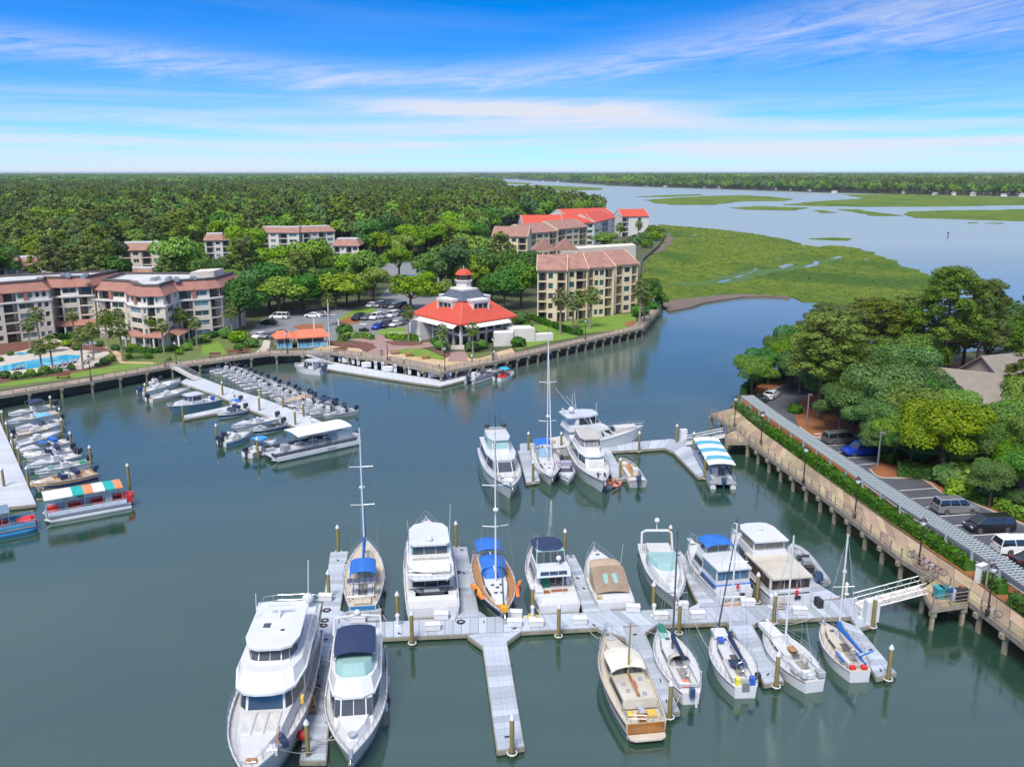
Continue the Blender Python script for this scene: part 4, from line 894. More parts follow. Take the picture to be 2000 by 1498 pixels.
def hedge(label,pts,wdt,hgt,z,s=.26,leaf=LEAF_HEDGE,dens=26,seed=3,name='hedge'):
 P=[Vector(p)for p in GS(pts,z)];rng=np.random.default_rng(seed);A=[];NN=[]
 for a,b in zip(P,P[1:]):
  L=(b-a).length;n=int(L*(wdt+hgt*2)*dens);d=(b-a)/L;nn=Vector((-d.y,d.x,0))
  t=rng.uniform(0,L,n);q=rng.uniform(-.5*wdt-hgt,.5*wdt+hgt,n);bump=.12*np.sin(t*2.1+seed)+rng.uniform(-.1,.1,n)
  side=np.clip(q,-.5*wdt,.5*wdt);dz=hgt-np.maximum(0,np.abs(q)-.5*wdt)
  side=side*(1+bump*.5);out=np.sign(q)*(np.abs(q)>.5*wdt)
  A.append(np.stack([a.x+d.x*t+nn.x*side,a.y+d.y*t+nn.y*side,z+np.maximum(.05,dz+bump)],1))
  NN.append(np.stack([nn.x*out,nn.y*out,1-np.abs(out)*.7],1)+rng.normal(size=(n,3))*.45)
 A=np.concatenate(A);NN=np.concatenate(NN);o=Vector(A.mean(0));o.z=z
 me=card_mesh('foliage',A-np.array(o),NN,s*rng.uniform(.6,1.3,len(A)),leaf,rng)
 core=MB()
 for a,b in zip(P,P[1:]):
  d=(b-a).normalized();nn=Vector((-d.y,d.x,0))*(wdt*.42);core.prism([a-nn-o,b-nn-o,b+nn-o,a+nn-o],-.05,hgt*.86)
 r=thing(name,label,'hedge',o);inst('foliage',me,r);core.build('stems',LEAF_DARK,r);return r
hedge('long clipped hedge between the tan boardwalk and the white trellis, upper run',[(1443,800),(1478,828),(1496,842)],1.1,1.2,2.2,seed=1)
hedge('longest hedge running beside the boardwalk below the white trellis',[(1500,846),(1600,916),(1740,1013),(1895,1116)],1.15,1.25,2.2,seed=2)
hedge('hedge section by the lamp post near the edge of the photo',[(1926,1138),(1958,1162)],1.1,1.2,2.2,seed=3)
hedge('short hedge piece at the photo edge beyond the mulch gap',[(1976,1178),(2030,1218),(2080,1256)],1.1,1.2,2.2,seed=4)
hedge('boxy clipped hedge block under the large rounded oak',[(1752,926),(1818,934)],2.6,1.5,2.2,seed=5)
hedge('low hedge along the parking kerb behind the silver car',[(1852,956),(1930,988)],1.2,1.1,2.2,seed=6)
hedge('pale hedge along the kerb near the white minivan',[(1945,992),(2040,1034)],1.2,1.2,2.2,seed=7,leaf=LEAF_LIME)
hedge('dark hedge along the seawall at the peninsula tip',[(1452,772),(1475,752),(1510,741),(1550,732)],1.2,1.5,2.2,seed=8,leaf=LEAF_DARK)
hedge('red-stemmed hedge along the beige condominium lawn',[(1035,622),(1075,638),(1115,651),(1135,655)],1.4,1.2,2.0,.45,LEAF_HEDGE,10,9)
hedge('row of clipped shrubs along the white wall of the clubhouse terrace',[(753,662),(790,663),(822,664)],1.2,1.2,2.0,.4,LEAF_LIME,12,10)
hedge('clipped hedge by the clubhouse plaza flower bed',[(664,668),(680,661),(710,660),(728,664)],1.4,1.3,2.0,.4,LEAF_LIME,12,11)
hedge('low hedge in front of the curved condominium terrace',[(250,688),(300,690),(350,684)],1.6,.9,2.0,.45,LEAF_HEDGE,10,12)
hedge('hedge below the end wall of the curved condominium',[(372,676),(400,664),(425,656)],1.6,1.2,2.0,.45,LEAF_DARK,10,13)
hedge('scrubby planting between the pool deck and the boardwalk',[(20,742),(60,737),(120,726)],1.4,.7,2.0,.4,LEAF_HEDGE,9,14)
hedge('hedge screening the entrance of the pool condominium',[(95,668),(130,662),(178,660)],2.,1.3,2.0,.45,LEAF_DARK,10,15)
SHRUB=[]
for k in range(4):
 rng=np.random.default_rng(80+k);lb=[(0,0,.62,.9,.9,.62)]+[(math.cos(a)*.5,math.sin(a)*.5,.5,.5,.5,.5)for a in(0,2.1,4.2)]
 P,N,S=lobes_cards(lb,420,.3,rng,-.5,.6)
 c_=card_mesh('crown',P,N,S,[LEAF_HEDGE,LEAF_DARK,LEAF_LIME,LEAF_OAK][k],rng);t_=MB().tube([(0,0,-.1),(.1,0,.5)],.08,5,.04).tube([(0,0,0),(-.2,.1,.5)],.06,5,.03).mesh('trunk',BARK);SHRUB.append((t_,c_))
def shrub(lb,px,py,s,k,z=2.02,g=None):return plant('shrub',lb,'shrub',SHRUB[k],onland(px,py,z),s,None,g)
for lb,x,y,s,k in[('dark rounded shrub left of the clubhouse entrance steps',862,682,1.7,1),('dark rounded shrub right of the clubhouse entrance steps',922,686,1.7,1),('second dark shrub right of the clubhouse entrance',940,681,1.6,1),('dark shrub below the white outdoor stair of the clubhouse',1012,677,1.8,1),('round shrub alone on the clubhouse side lawn',1045,661,1.3,1),('shrub beside the clubhouse side terrace wall',1030,645,1.6,0),('big shrub by the clubhouse balcony end',1018,632,2.4,1),('domed shrub in front of the parking lot arch',673,655,2.2,1),('low shrub in the clubhouse front bed',850,672,1.2,0),('pale palmetto-like shrub by the white path',465,668,2.1,2),('leafy shrub right of the curved condominium',445,660,2.0,1),('low green shrub by the boardwalk bench',470,688,1.6,0),('bushy shrub beside the white path',492,678,1.7,0),('shrub between the condominium hedge and the small lawn',400,668,1.4,2),('shrub at the pool deck corner',205,712,1.1,0),('palmetto shrub beside the pine straw island',1553,808,1.3,0),('small shrub at the foot of the large rounded oak',1850,950,1.0,1),('leafy shrub near the blue pickup tail',1735,905,1.5,0),('shrub at the seawall corner of the channel boardwalk',1250,618,2.6,1),('low bush on the mud bank beside the marsh',1292,592,2.2,0),('bush between the beige condominium and the marsh',1266,578,3.0,1),('mottled green bush at the marsh edge behind the condominium',1275,566,2.8,2),('dark shrub on the point of the channel boardwalk',1276,606,1.9,1)]:
 shrub(lb,x,y,s,k)
for k,(x,y)in enumerate([(1262,470),(1275,462),(1288,456),(1240,478),(1228,488),(1262,484),(1282,470),(1255,461),(1215,495)]):
 shrub('bush in the thicket between the far condominiums and the mud flat',x,y,random.uniform(3.5,5.5),(k*3)%4,2.,'bushes by the far condominiums')
for k,(x,y)in enumerate([(10,738),(34,736),(60,732),(88,729),(140,722),(190,716),(215,706),(100,680),(60,690),(20,694),(130,676),(165,670),(195,676),(225,684),(252,700),(262,684),(290,700),(330,704),(350,692),(365,684),(0,706),(150,684)]):
 shrub('low shrub in the planting around the pool and condominium terraces',x,y,random.uniform(.6,1.25),k%4,2.05,'shrubs around the pool')
for k in range(46):
 q=random.random();x,y=(random.uniform(1640,1850),random.uniform(800,925))if q<.6 else(random.uniform(1850,2010),random.uniform(900,985))
 if 1600<x<1730 and 835<y<905:continue
 if y>905+(x-1700)*.45:continue
 shrub('dark understorey shrub beneath the peninsula trees',x,y,random.uniform(1.3,2.6),(1,0,1,3)[k%4],2.2,'peninsula understorey')
for k,(lb,x,y,s)in enumerate([('palm at the pool deck edge, leftmost of the two by the water',83,729,.95),('palm at the pool corner nearest the boardwalk',104,727,1.0),('tall palm in front of the pool beside the boardwalk',162,723,1.1),('palm behind the pool by the parasols',147,668,.95),('palm left of the pool, beside the condominium wall',60,682,1.0),('palm beside the balconies behind the pool',78,672,1.15),('palm behind the pool deck planting',183,705,1.05),('tall palm by the garden path, left of the curved terrace',212,688,1.15),('tall palm at the garden path bend',240,706,1.25),('palm between the two condominiums',235,672,1.1),('palm in front of the curved terrace',296,676,1.0),('palm right of the curved terrace by the lawn sign',321,693,.95),('palm in front of the curved condominium end wing',355,668,1.15),('low palm beside the end wing hedge',385,676,.9),('bushy palm beside the small bright lawn',455,664,1.1),('palm left of the clubhouse white gable',798,666,1.0),('palm in the lawn left of the clubhouse entrance',864,692,.95),('palm in the lawn right of the clubhouse entrance',924,693,.95),('slim palm by the flagpole and kiosk',642,638,1.1),('palm on the condominium lawn, first from the clubhouse',1094,654,1.35),('palm on the condominium lawn, second from the clubhouse',1119,644,1.25),('palm on the condominium lawn, third from the clubhouse',1128,634,1.2),('palm on the condominium lawn nearest the balconies',1152,642,1.35),('dense palm clump at the far end of the condominium lawn',1249,637,1.4),('palm beside the dense palm clump on the point',1258,630,1.2),('palm by the gazebo roof behind the clubhouse',952,545,1.2),('palm beside the back road',905,552,1.2),('palm in the back car park island',830,562,1.2),('palm at the foot of the far beige condominium',965,532,1.2),('palm behind the parking lot oak',575,600,1.3),('palm in front of the small white-roofed condominium',1246,468,1.4),('palm between the red-roofed condominiums',1210,482,1.5)]):
 plant('palm_tree',lb,'palm',PALMS[k%4],onland(x,y,2.02),s*.97)
for k,(lb,x,y,s,me)in enumerate([('dense dark oak beside the curved condominium end wing',470,645,(.92,.92,1.12),OAK_M[1]),('tall oak behind the dense dark oak',478,618,(1.0,1.0,1.05),OAK_M[4]),('wide oak shading the left end of the parking lot',545,618,(1.15,1.15,.95),OAK_M[0]),('oak at the lot edge over the white parked van',590,612,(.95,.95,.9),OAK_M[4]),('broad bright oak over the middle of the parking lot',655,605,(1.25,1.25,.9),OAK_M[3]),('spreading oak above the row of cars',803,605,(.95,.95,.85),OAK_M[5]),('oak left of the back row of cars',730,592,(.9,.9,.95),OAK_M[0]),('dark oak right of the clubhouse cupola',985,606,(.85,.85,1.0),OAK_M[1]),('large dark oak against the beige condominium',1018,600,(.95,.95,1.12),OAK_M[4]),('oak filling the gap behind the clubhouse roof',960,592,(.8,.8,.75),OAK_M[1]),('oak in front of the beige condominium corner',1012,580,(.8,.8,.75),OAK_M[4]),('small oak by the blue canopy shelter',830,580,(.62,.62,.7),OAK_M[5]),('small oak left of the cupola',868,598,(.6,.6,.65),OAK_M[3]),('lime green oak behind the parking lot',690,570,(1.0,1.0,1.1),OAK_M[2]),('bright round oak above the parking lot',620,560,(1.1,1.1,1.35),OAK_M[2]),('pale bluish oak right of the dark condominium roof',560,575,(.9,.9,1.0),OAK_M[5]),('oak beside the back road bend',780,545,(1.,1.,1.05),OAK_M[0]),('oak right of the blue canopy shelter',860,560,(.8,.8,.85),OAK_M[3]),('bright tree behind the curved condominium roof',530,560,(1.0,1.0,1.15),OAK_M[2]),('oak between the beige condominium and the white one',1180,490,(1.1,1.1,.8),OAK_M[3]),('tree at the channel point beside the beige condominium',1262,602,(.55,.55,.75),OAK_M[1]),('second small tree at the channel point',1272,596,(.5,.5,.6),OAK_M[4])]):
 T('oak_tree',lb,'tree',me,x,y,(s[0]*1.2,s[1]*1.2,s[2]*1.12),2.0)
def inpoly(x,y,P):
 c=False;n=len(P)
 for i in range(n):
  x1,y1=P[i][:2];x2,y2=P[i-1][:2]
  if(y1>y)!=(y2>y)and x<(x2-x1)*(y-y1)/(y2-y1)+x1:c=not c
 return c
def topx(x,y,z):
 Y,Zv=y,z-CAMH;zc=Y*math.cos(PIT)-Zv*math.sin(PIT);vc=Y*math.sin(PIT)+Zv*math.cos(PIT)
 return 1000+FPX*x/zc,749-FPX*vc/zc
clear_px=[[(-400,900),(-400,560),(0,570),(190,590),(440,590),(490,650),(520,618),(560,606),(690,598),(760,585),(820,572),(900,585),(960,590),(1040,560),(1300,600),(1300,800)],[(690,535),(690,522),(760,508),(950,505),(960,535),(880,560),(780,600),(720,560)],[(940,560),(940,470),(1000,440),(1180,425),(1320,425),(1320,620),(1040,560)],[(215,560),(215,500),(330,496),(400,505),(480,505),(480,530),(330,560)],[(380,502),(380,486),(480,484),(490,500)],[(490,492),(490,474),(670,474),(690,492)],[(270,446),(270,433),(345,432),(345,444)],[(225,580),(225,530),(325,530),(325,578)],[(395,545),(395,500),(475,500),(475,540)],[(500,530),(500,484),(665,482),(665,525)],[(650,560),(650,515),(705,515),(705,555)],[(10,575),(10,545),(110,545),(110,575)]]
landP=[(p.x,p.y)for p in land];farP=[(p.x,p.y)for p in far]
rg=random.Random(11)
def spots(r0,r1,az0,az1,cell,poly,px_excl):
 out=[];r=r0
 while r<r1:
  st=cell;n=max(1,int(r*(az1-az0)/st))
  for i in range(n):
   a=az0+(az1-az0)*(i+rg.random())/n;q=r+rg.random()*st
   x,y=q*math.sin(a),q*math.cos(a)
   if not inpoly(x,y,poly):continue
   if px_excl:
    u,v=topx(x,y,2.0)
    if any(inpoly(u,v,P)for P in px_excl):continue
   out.append((x,y,q))
  r+=st
 return out
sp=sorted(spots(215,1250,R(-36),R(12),8.8,landP,clear_px),key=lambda s:s[2])
near_w=sp[:290];rest=sp[290:]
for k,(x,y,q)in enumerate(near_w):
 u,v=topx(x,y,2)
 pin=rg.random()<(.5 if u<430 else.18)
 s=rg.uniform(.85,1.15)if pin else rg.uniform(1.0,1.45)
 low=(220<u<335 and 528<v<610)or(388<u<482 and 498<v<610)or(492<u<712 and 480<v<600)
 if low:s*=.72;pin=False
 me=rg.choice(PINE_M)if pin else rg.choice(OAK_M)
 zone='tall pine in the woods behind the pool and curved condominiums' if(pin and u<430)else 'oak in the woods behind the pool and curved condominiums' if u<430 else 'pine among the oaks behind the parking lot and clubhouse' if pin else 'oak crown in the woods behind the parking lot and clubhouse'
 plant('pine_tree' if pin else 'oak_tree',zone,'tree',me,(x,y,2.0),(s,s,s*(rg.uniform(.78,1.02)if pin else rg.uniform(.9,1.25)*(.78 if low else 1))),rg.uniform(0,6.28),'woods: '+zone)
OAK_F=[oak(60+k,14,14,620,1.15,[LEAF_OAK,LEAF_DARK,LEAF_LIME,LEAF_OAK][k],.8,nl=5,rl=(.2,.3))for k in range(4)]
PINE_F=[pine(70+k,18,11,22,20,1.45,LEAF_PINE,.42)for k in range(2)]
src=bpy.data.collections.new('woodland_shapes')
def src_obj(name,tr_,cr):
 mb=bpy.data.meshes.new(name)
 import bmesh
 b=bmesh.new();b.from_mesh(tr_);nf=len(b.faces);b.from_mesh(cr);b.faces.ensure_lookup_table()
 for i,f in enumerate(b.faces):f.material_index=0 if i<nf else 1
 b.to_mesh(mb);b.free();mb.materials.append(tr_.materials[0]);mb.materials.append(cr.materials[0])
 o=bpy.data.objects.new(name,mb);src.objects.link(o)
for k,(a,b)in enumerate(OAK_F+PINE_F):src_obj('shape_%02d'%k,a,b)
def clump(seed,nl,wd,hh,n,s,leaf):
 r=np.random.default_rng(seed);lb=[(r.uniform(-wd,wd)*.5,r.uniform(-wd,wd)*.5,hh*r.uniform(.55,.8),r.uniform(5,8),r.uniform(5,8),r.uniform(4.5,6.5))for _ in range(nl)]
 P,N,S=lobes_cards(lb,n,s,r,-.2);return MB().tube([(0,0,0),(0,0,hh*.5)],.5,5).mesh('t',BARK),card_mesh('c',P,N,S,leaf,r)
for k in range(3):src_obj('shape_%02d'%(6+k),*clump(90+k,12,42,16,750,3.2,[LEAF_OAK,LEAF_DARK,LEAF_OAK][k]))
def forest(name,label,pts):
 """pts: (x, y, z, shape, rotation, scale, zscale)"""
 me=bpy.data.meshes.new(name);me.from_pydata([p[:3]for p in pts],[],[])
 a=me.attributes.new('shape','INT','POINT');a.data.foreach_set('value',[int(p[3])for p in pts])
 a=me.attributes.new('turn','FLOAT_VECTOR','POINT');a.data.foreach_set('vector',[q for p in pts for q in(0.,0.,p[4])])
 a=me.attributes.new('size','FLOAT_VECTOR','POINT');a.data.foreach_set('vector',[q for p in pts for q in(p[5],p[5],p[6])])
 o=tag(inst(name,me),label,'woodland',None,'stuff')
 ng=bpy.data.node_groups.new(name,'GeometryNodeTree');ng.interface.new_socket('Geometry',in_out='INPUT',socket_type='NodeSocketGeometry');ng.interface.new_socket('Geometry',in_out='OUTPUT',socket_type='NodeSocketGeometry')
 g=NT(ng);gi=g.n('NodeGroupInput');go=g.n('NodeGroupOutput')
 ci=g.n('GeometryNodeCollectionInfo');ci.inputs['Collection'].default_value=src;ci.inputs['Separate Children'].default_value=True;ci.inputs['Reset Children'].default_value=True
 def at(nm,ty):x=g.n('GeometryNodeInputNamedAttribute',data_type=ty);x.inputs['Name'].default_value=nm;return x.outputs[0]
 ip=g.n('GeometryNodeInstanceOnPoints');L=ng.links.new
 L(gi.outputs[0],ip.inputs['Points']);L(ci.outputs[0],ip.inputs['Instance']);ip.inputs['Pick Instance'].default_value=True
 L(at('shape','INT'),ip.inputs['Instance Index'])
 er=g.n('FunctionNodeEulerToRotation');L(at('turn','FLOAT_VECTOR'),er.inputs[0]);L(er.outputs[0],ip.inputs['Rotation']);L(at('size','FLOAT_VECTOR'),ip.inputs['Scale'])
 L(ip.outputs[0],go.inputs[0])
 md=o.modifiers.new('instances','NODES');md.node_group=ng;return o
def row(x,y,z,big=False,tall=1.):
 s=rg.uniform(.85,1.25)
 if big:return(x,y,z,6+int(rg.random()*3),rg.uniform(0,6.28),s,s*tall*rg.uniform(.9,1.15))
 return(x,y,z,rg.choice([0,1,2,3,0,1,2,4,5]),rg.uniform(0,6.28),s,s*tall*rg.uniform(.85,1.1))
wood=[row(x,y,2)for x,y,q in rest]
wood+=[row(x,y,1.5)for x,y,q in spots(1250,2300,R(-36),R(8),12,landP,None)]
wood+=[row(x,y,1.5,True)for x,y,q in spots(2300,12000,R(-38),R(5),45,landP,None)]
forest('woodland','unbroken green oak and pine forest reaching to the horizon behind the condominiums',wood)
wood2=[row(x,y,.5,False,1.25)for x,y,q in spots(1400,2600,R(2),R(38),13,farP,None)]
wood2+=[row(x,y,.5,True,1.2)for x,y,q in spots(2600,14000,R(-10),R(38),50,farP,None)]
forest('far_treeline','dark line of trees on the far shore across the sound',wood2)
rn=np.random.default_rng(5);mp=[(q.x,q.y)for q in GS(MARSH_PX,.35)];xs=[q[0]for q in mp];ys=[q[1]for q in mp];P=[]
while len(P)<9000:
 x,y=rn.uniform(min(xs),max(xs)),rn.uniform(min(ys),max(ys))
 if inpoly(x,y,mp)and not(inpoly(x,y,[(q.x,q.y)for q in cl+c_r[::-1]])and True):P.append((x,y,.4))
P=np.array(P);me=card_mesh('marsh_reeds',P,np.stack([rn.normal(size=len(P)),rn.normal(size=len(P)),np.full(len(P),5.)],1),rn.uniform(.2,.55,len(P))*(1+(P[:,1]-P[:,1].min())/600),MARSH,rn,1.6)
tag(inst('marsh_reeds',me),'tussocks of yellow-green marsh grass beside the channel','marsh grass',None,'stuff')
print('wood',len(near_w),len(wood),len(wood2))
# ================================================================ FLOATING DOCKS
DOCK=mat('dock_boards',(.41,.44,.49),.8,scale=2.2,col2=(.27,.31,.37),rnd=.42,bump=.006,bscale=14,stretch=(.5,6,1))
DOCKW=mat('white_dock_boards',(.46,.48,.51),.8,scale=2,col2=(.38,.4,.44),rnd=.15)
WALER=mat('timber_waler',(.3,.27,.21),.9,scale=1.2,col2=(.17,.155,.12),bump=.01)
FLOATM=mat('dock_floats',(.05,.055,.05),.9,scale=1)
PILING=mat('treated_piling',(.26,.2,.07),.9,scale=2,col2=(.1,.1,.035),bump=.02,stretch=(1,1,.25))
WHITEP=mat('white_plastic',(.62,.62,.63),.45,scale=2,var=.05)
BLACK=mat('black_rubber',(.025,.025,.03),.6,scale=3)
DZ=.55
def dock(label,le,ri,step=.75,m=DOCK,name='dock',z=DZ):
 """le / ri: matching pixel vertices of the two edges"""
 A,B=GS(le,z),GS(ri,z);o0=Vector((A[0].x,A[0].y,0));root=thing(name,label,'dock',o0)
 for a,b,c,d in zip(A,A[1:],B,B[1:]):
  L=((b-a).length+(d-c).length)/2;k=max(1,round(L/step));dr=(b+d-a-c);ang=math.atan2(dr.y,dr.x)
  Ri=Matrix.Rotation(-ang,3,'Z')
  for i in range(k):
   e=.015/step;q=[a.lerp(b,(i+e)/k),a.lerp(b,(i+1-e)/k),c.lerp(d,(i+1-e)/k),c.lerp(d,(i+e)/k)]
   mid=sum(q,Vector())/4;mid.z=0
   MB().prism([Ri@(p-mid)for p in q],z-.09,z+random.uniform(-.006,.006)).build('deck_board',m,root,mid-o0,ang)
 w_=MB();fl=MB();n=len(A);ring=A+list(reversed(B))
 for i in range(len(ring)):
  a,b=ring[i]-o0,ring[(i+1)%len(ring)]-o0;d=(b-a)
  if d.length<.05:continue
  d.normalize();nn=Vector((d.y,-d.x,0))*.07
  w_.prism([a-nn,b-nn,b+nn,a+nn],z-.42,z-.1)
 w_.build('waler',WALER,root)
 for a,b,c,d in zip(A,A[1:],B,B[1:]):
  p=[a.lerp(c,.06)-o0,b.lerp(d,.06)-o0,b.lerp(d,.94)-o0,a.lerp(c,.94)-o0];fl.prism(p,-.3,z-.13)
 fl.build('floats',FLOATM,root);return root
def knee(root,pts,m=DOCK,z=DZ):
 P=[p-root.location for p in GS(pts,z)];MB().prism([(p.x,p.y)for p in P],z-.1,z+.008).build('corner_board',m,root)
 w_=MB();a,b=Vector((P[0].x,P[0].y,0)),Vector((P[1].x,P[1].y,0));d=(b-a).normalized();nn=Vector((d.y,-d.x,0))*.06;w_.prism([a-nn,b-nn,b+nn,a+nn],z-.42,z-.11);w_.build('waler',WALER,root)
dm=dock('main grey dock spine running across the foreground to the gangway',[(640,1248),(752,1243.5),(1000,1232.5),(1168,1224),(1400,1214),(1593,1205),(1672,1203)],[(652,1217),(752,1214),(1000,1202.5),(1128,1197),(1375,1186),(1560,1177),(1640,1170)])
dock('dock widening at the foot of the long gangway',[(1674,1226),(1712,1216)],[(1642,1169),(1672,1166)],.8)
d1=dock('longest finger dock between the two big foreground yachts',[(586,1483),(614,1300),(630,1190),(646,1078)],[(636,1483),(650,1300),(664,1190),(680,1076)])
dock('finger dock between the big flybridge yacht and the teak-decked sailboat',[(888,1206),(878,1069)],[(936,1204),(911,1067)])
dock('finger dock right of the navy-canopied cruiser',[(1140,1196),(1106,1085)],[(1180,1193),(1121,1083)])
dock('finger dock between the white express cruiser and the blue-canopied trawler',[(1368,1185),(1316,1078)],[(1412,1183),(1329,1076)])
dock('short finger dock beside the grey inflatable boat',[(1552,1178),(1530,1140),(1498,1098)],[(1640,1166),(1582,1130),(1524,1096)],.9)
dock('empty finger dock sticking out towards the viewer',[(972,1464),(940,1236)],[(1023,1456),(986,1234)])
dock('finger dock beside the wooden-transom motor sailer',[(1283,1394),(1213,1226)],[(1327,1388),(1253,1222)])
dock('finger dock between the cluttered sailboat and the dark-trimmed one',[(1494,1334),(1421,1214)],[(1530,1328),(1463,1211)])
dock('last finger dock beside the sailboat with the blue sail cover',[(1713,1322),(1640,1210)],[(1750,1312),(1676,1224)])
for pts in([(914,1240),(944,1262),(944,1236)],[(1018,1232),(982,1258),(982,1236)],[(870,1211),(890,1196),(890,1210)],[(952,1205),(936,1193),(930,1206)],[(1168,1226),(1222,1244),(1216,1222)],[(1282,1219),(1253,1240),(1250,1221)],[(1340,1190),(1368,1176),(1366,1188)],[(1490,1210),(1462,1224),(1460,1211)],[(720,1216),(660,1190),(664,1217)],[(1198,1194),(1178,1184),(1170,1196)]):knee(dm,pts)
dock('middle dock spine behind the moored yachts',[(1016,880),(1096,878),(1190,881),(1250,877),(1298,874)],[(1016,866),(1096,863),(1190,866),(1250,862),(1312,857)],1.3)
dock('angled dock leading to the blue-striped pontoon boat',[(1298,874),(1316,882),(1364,931)],[(1312,857),(1344,866),(1388,928)],1.3)
dock('small finger dock between the two bow-on yachts',[(1028,942),(1012,880)],[(1054,938),(1038,879)],1.2)
dock('finger dock with kayaks beside the deck boat',[(1198,938),(1174,880)],[(1224,934),(1192,880)],1.2)
dock('pale dock spine lined with grey rental skiffs',[(352,747),(425,772),(492,801),(575,832),(604,846)],[(376,731),(436,754),(513,778),(614,817),(640,829)],1.4,DOCKW)
dock('short finger dock beside the white cabin boat',[(358,818),(480,795)],[(357,812),(470,788)],1.4,DOCKW)
dock('pale dock at the photo edge lined with small boats',[(-80,815),(-8,992)],[(-4,815),(70,984)],1.6,DOCKW)
dock('white fuel dock below the clubhouse promenade',[(634,719),(728,734),(820,748),(861,753.5),(914,740),(985,720)],[(618,701),(732,722),(820,736),(858,741),(900,731),(972,713)],1.6,mat('white_fuel_dock',(.5,.52,.56),.7,scale=1.2,var=.06,rnd=.08))
dock('low floating platform beside the fuel dock',[(960,722),(1000,713)],[(945,716),(985,706)],1.6,MATS['white_fuel_dock'])
pil=MB().tube([(0,0,-1),(0,0,3.1)],.18,9,.165,True).mesh('post',PILING,40)
cap=MB().lathe([(.2,3.0),(.21,3.12),(.03,3.42)],(0,0,0),10).mesh('white_cap',WHITEP,40)
hoop=MB().tube([(.34*math.cos(a),.34*math.sin(a),.35)for a in[k*math.pi/5 for k in range(11)]],.05,5).mesh('hoop',WHITEP)
def piling(lb,px,py,h=1.,g=None,hoop_=True):
 p=G(px,py,.5);o=thing('piling',lb,'piling',(p.x,p.y,0),0,g);inst('post',pil,o,scale=(1,1,h));inst('white_cap',cap,o,(0,0,3.1*(h-1)))
 if hoop_:inst('hoop',hoop,o)
for lb,x,y in[('piling at the far end of the longest finger dock',661,1074),('piling beside the stern of the blue-hulled sailboat',643,1168),('piling at the viewer end of the longest finger dock',602,1476),('piling on the main dock below the big flybridge yacht',805,1252),('piling by the white water stand behind the big flybridge yacht',777,1212),('piling at the end of the finger left of the teak-decked sailboat',891,1066),('piling between the teak-decked sailboat and the navy-canopied cruiser',1040,1198),('piling on the main dock under the navy-canopied cruiser',1091,1238),('piling at the end of the finger right of the navy-canopied cruiser',1103,1082),('piling behind the radar of the white express cruiser',1308,1074),('piling by the bow of the white express cruiser',1275,1192),('piling on the main dock behind the green-bowed sailboat',1326,1232),('piling at the end of the motor sailer finger dock',1308,1396),('piling at the end of the empty finger dock',1000,1466),('piling at the end of the finger of the cluttered sailboat',1516,1336),('piling at the end of the last finger dock',1735,1322),('piling beside the white cabinet at the gangway foot',1705,1220),('piling behind the mast of the blue-covered sailboat',1645,1164),('piling at the stern corner of the two-deck white yacht',1511,1212),('piling at the two-deck yacht port quarter',1478,1172),('piling at the left end of the middle dock',1032,880),('piling at the tip of the small finger between the bow-on yachts',1041,940),('piling on the middle dock behind the small runabout',1096,880),('piling on the middle dock near the sport fisher bow',1248,879),('piling at the tip of the kayak finger dock',1211,934),('piling beside the white box on the middle dock',1321,864),('piling at the bow of the blue-striped pontoon boat',1354,880),('piling at the stern of the blue-striped pontoon boat',1376,931)]:piling(lb,x,y)
for x,y in[(178,905),(252,942),(7,832),(16,856),(27,880),(39,906),(56,948),(8,950),(101,802),(119,826),(123,848),(140,876),(285,776),(358,818),(424,860),(504,888),(435,772),(507,802),(577,830),(434,752),(510,778),(553,796),(593,814)]:
 piling('slim white-capped piling among the small boats of the far docks',x,y,.92,'pilings of the small-boat docks',False)
box_m=MB().box((0,0,.3),(1.3,.62,.5)).loft([[(-.68,-.34,.55),(.68,-.34,.55),(.68,.34,.55),(-.68,.34,.55)],[(-.68,-.34,.62),(.68,-.34,.62),(.68,.34,.62),(-.68,.34,.62)],[(-.62,-.2,.7),(.62,-.2,.7),(.62,.2,.7),(-.62,.2,.7)]]).mesh('dock_box',WHITEP)
for lb,x,y in[('white dock box behind the blue-hulled sailboat',700,1214),('white dock box on the main dock below the flybridge yacht stern',846,1229),('white dock box at the flybridge yacht swim platform',862,1208),('white dock box beside the teak-decked sailboat bow',1006,1204),('white dock box on the main dock under the navy-canopied cruiser',1047,1222),('white dock box near the centre of the main dock',1132,1217),('white dock box behind the tan-canopied cruiser',1236,1193),('white dock box right of the express cruiser bow',1330,1187),('white dock box behind the green-bowed sailboat',1362,1206),('white dock box beside the blue-canopied trawler',1290,1208),('white dock box under the trawler stern',1460,1182),('white dock box on the dock widening by the two-deck yacht',1561,1198),('white dock box on the motor sailer side of the main dock',1005,1222),('white dock box on the longest finger dock, beside the big yacht',636,1172)]:
 o=tag(inst('dock_box',box_m,None,G(x,y,DZ),random.uniform(-.1,.1)),lb,'dock box')
def pedestal(lb,x,y):
 o=thing('power_pedestal',lb,'pedestal',G(x,y,DZ));MB().lathe([(.3,0),(.3,.08),(.16,.12),(.15,.85),(.2,.9),(.2,1.1),(.05,1.25)],(0,0,0),10).build('body',WHITEP,o,smooth=40);MB().box((.16,0,.95),(.08,.16,.14)).build('outlet',BLACK,o)
for lb,x,y in[('white power stand beside the flybridge yacht swim platform',777,1222),('white power stand beside the navy-canopied cruiser stern',1040,1206),('white power stand by the express cruiser bow',1277,1202),('white power stand at the trawler and yacht sterns',1506,1184),('white power stand at the gangway foot corner',1682,1206),('white power stand at the top of the dock widening',1652,1160),('white power stand on the middle dock by the sport fisher',1208,868),('white power stand at the end of the small-boat dock',606,826),('white power stand in the middle of the pale dock',455,775)]:pedestal(lb,x,y)
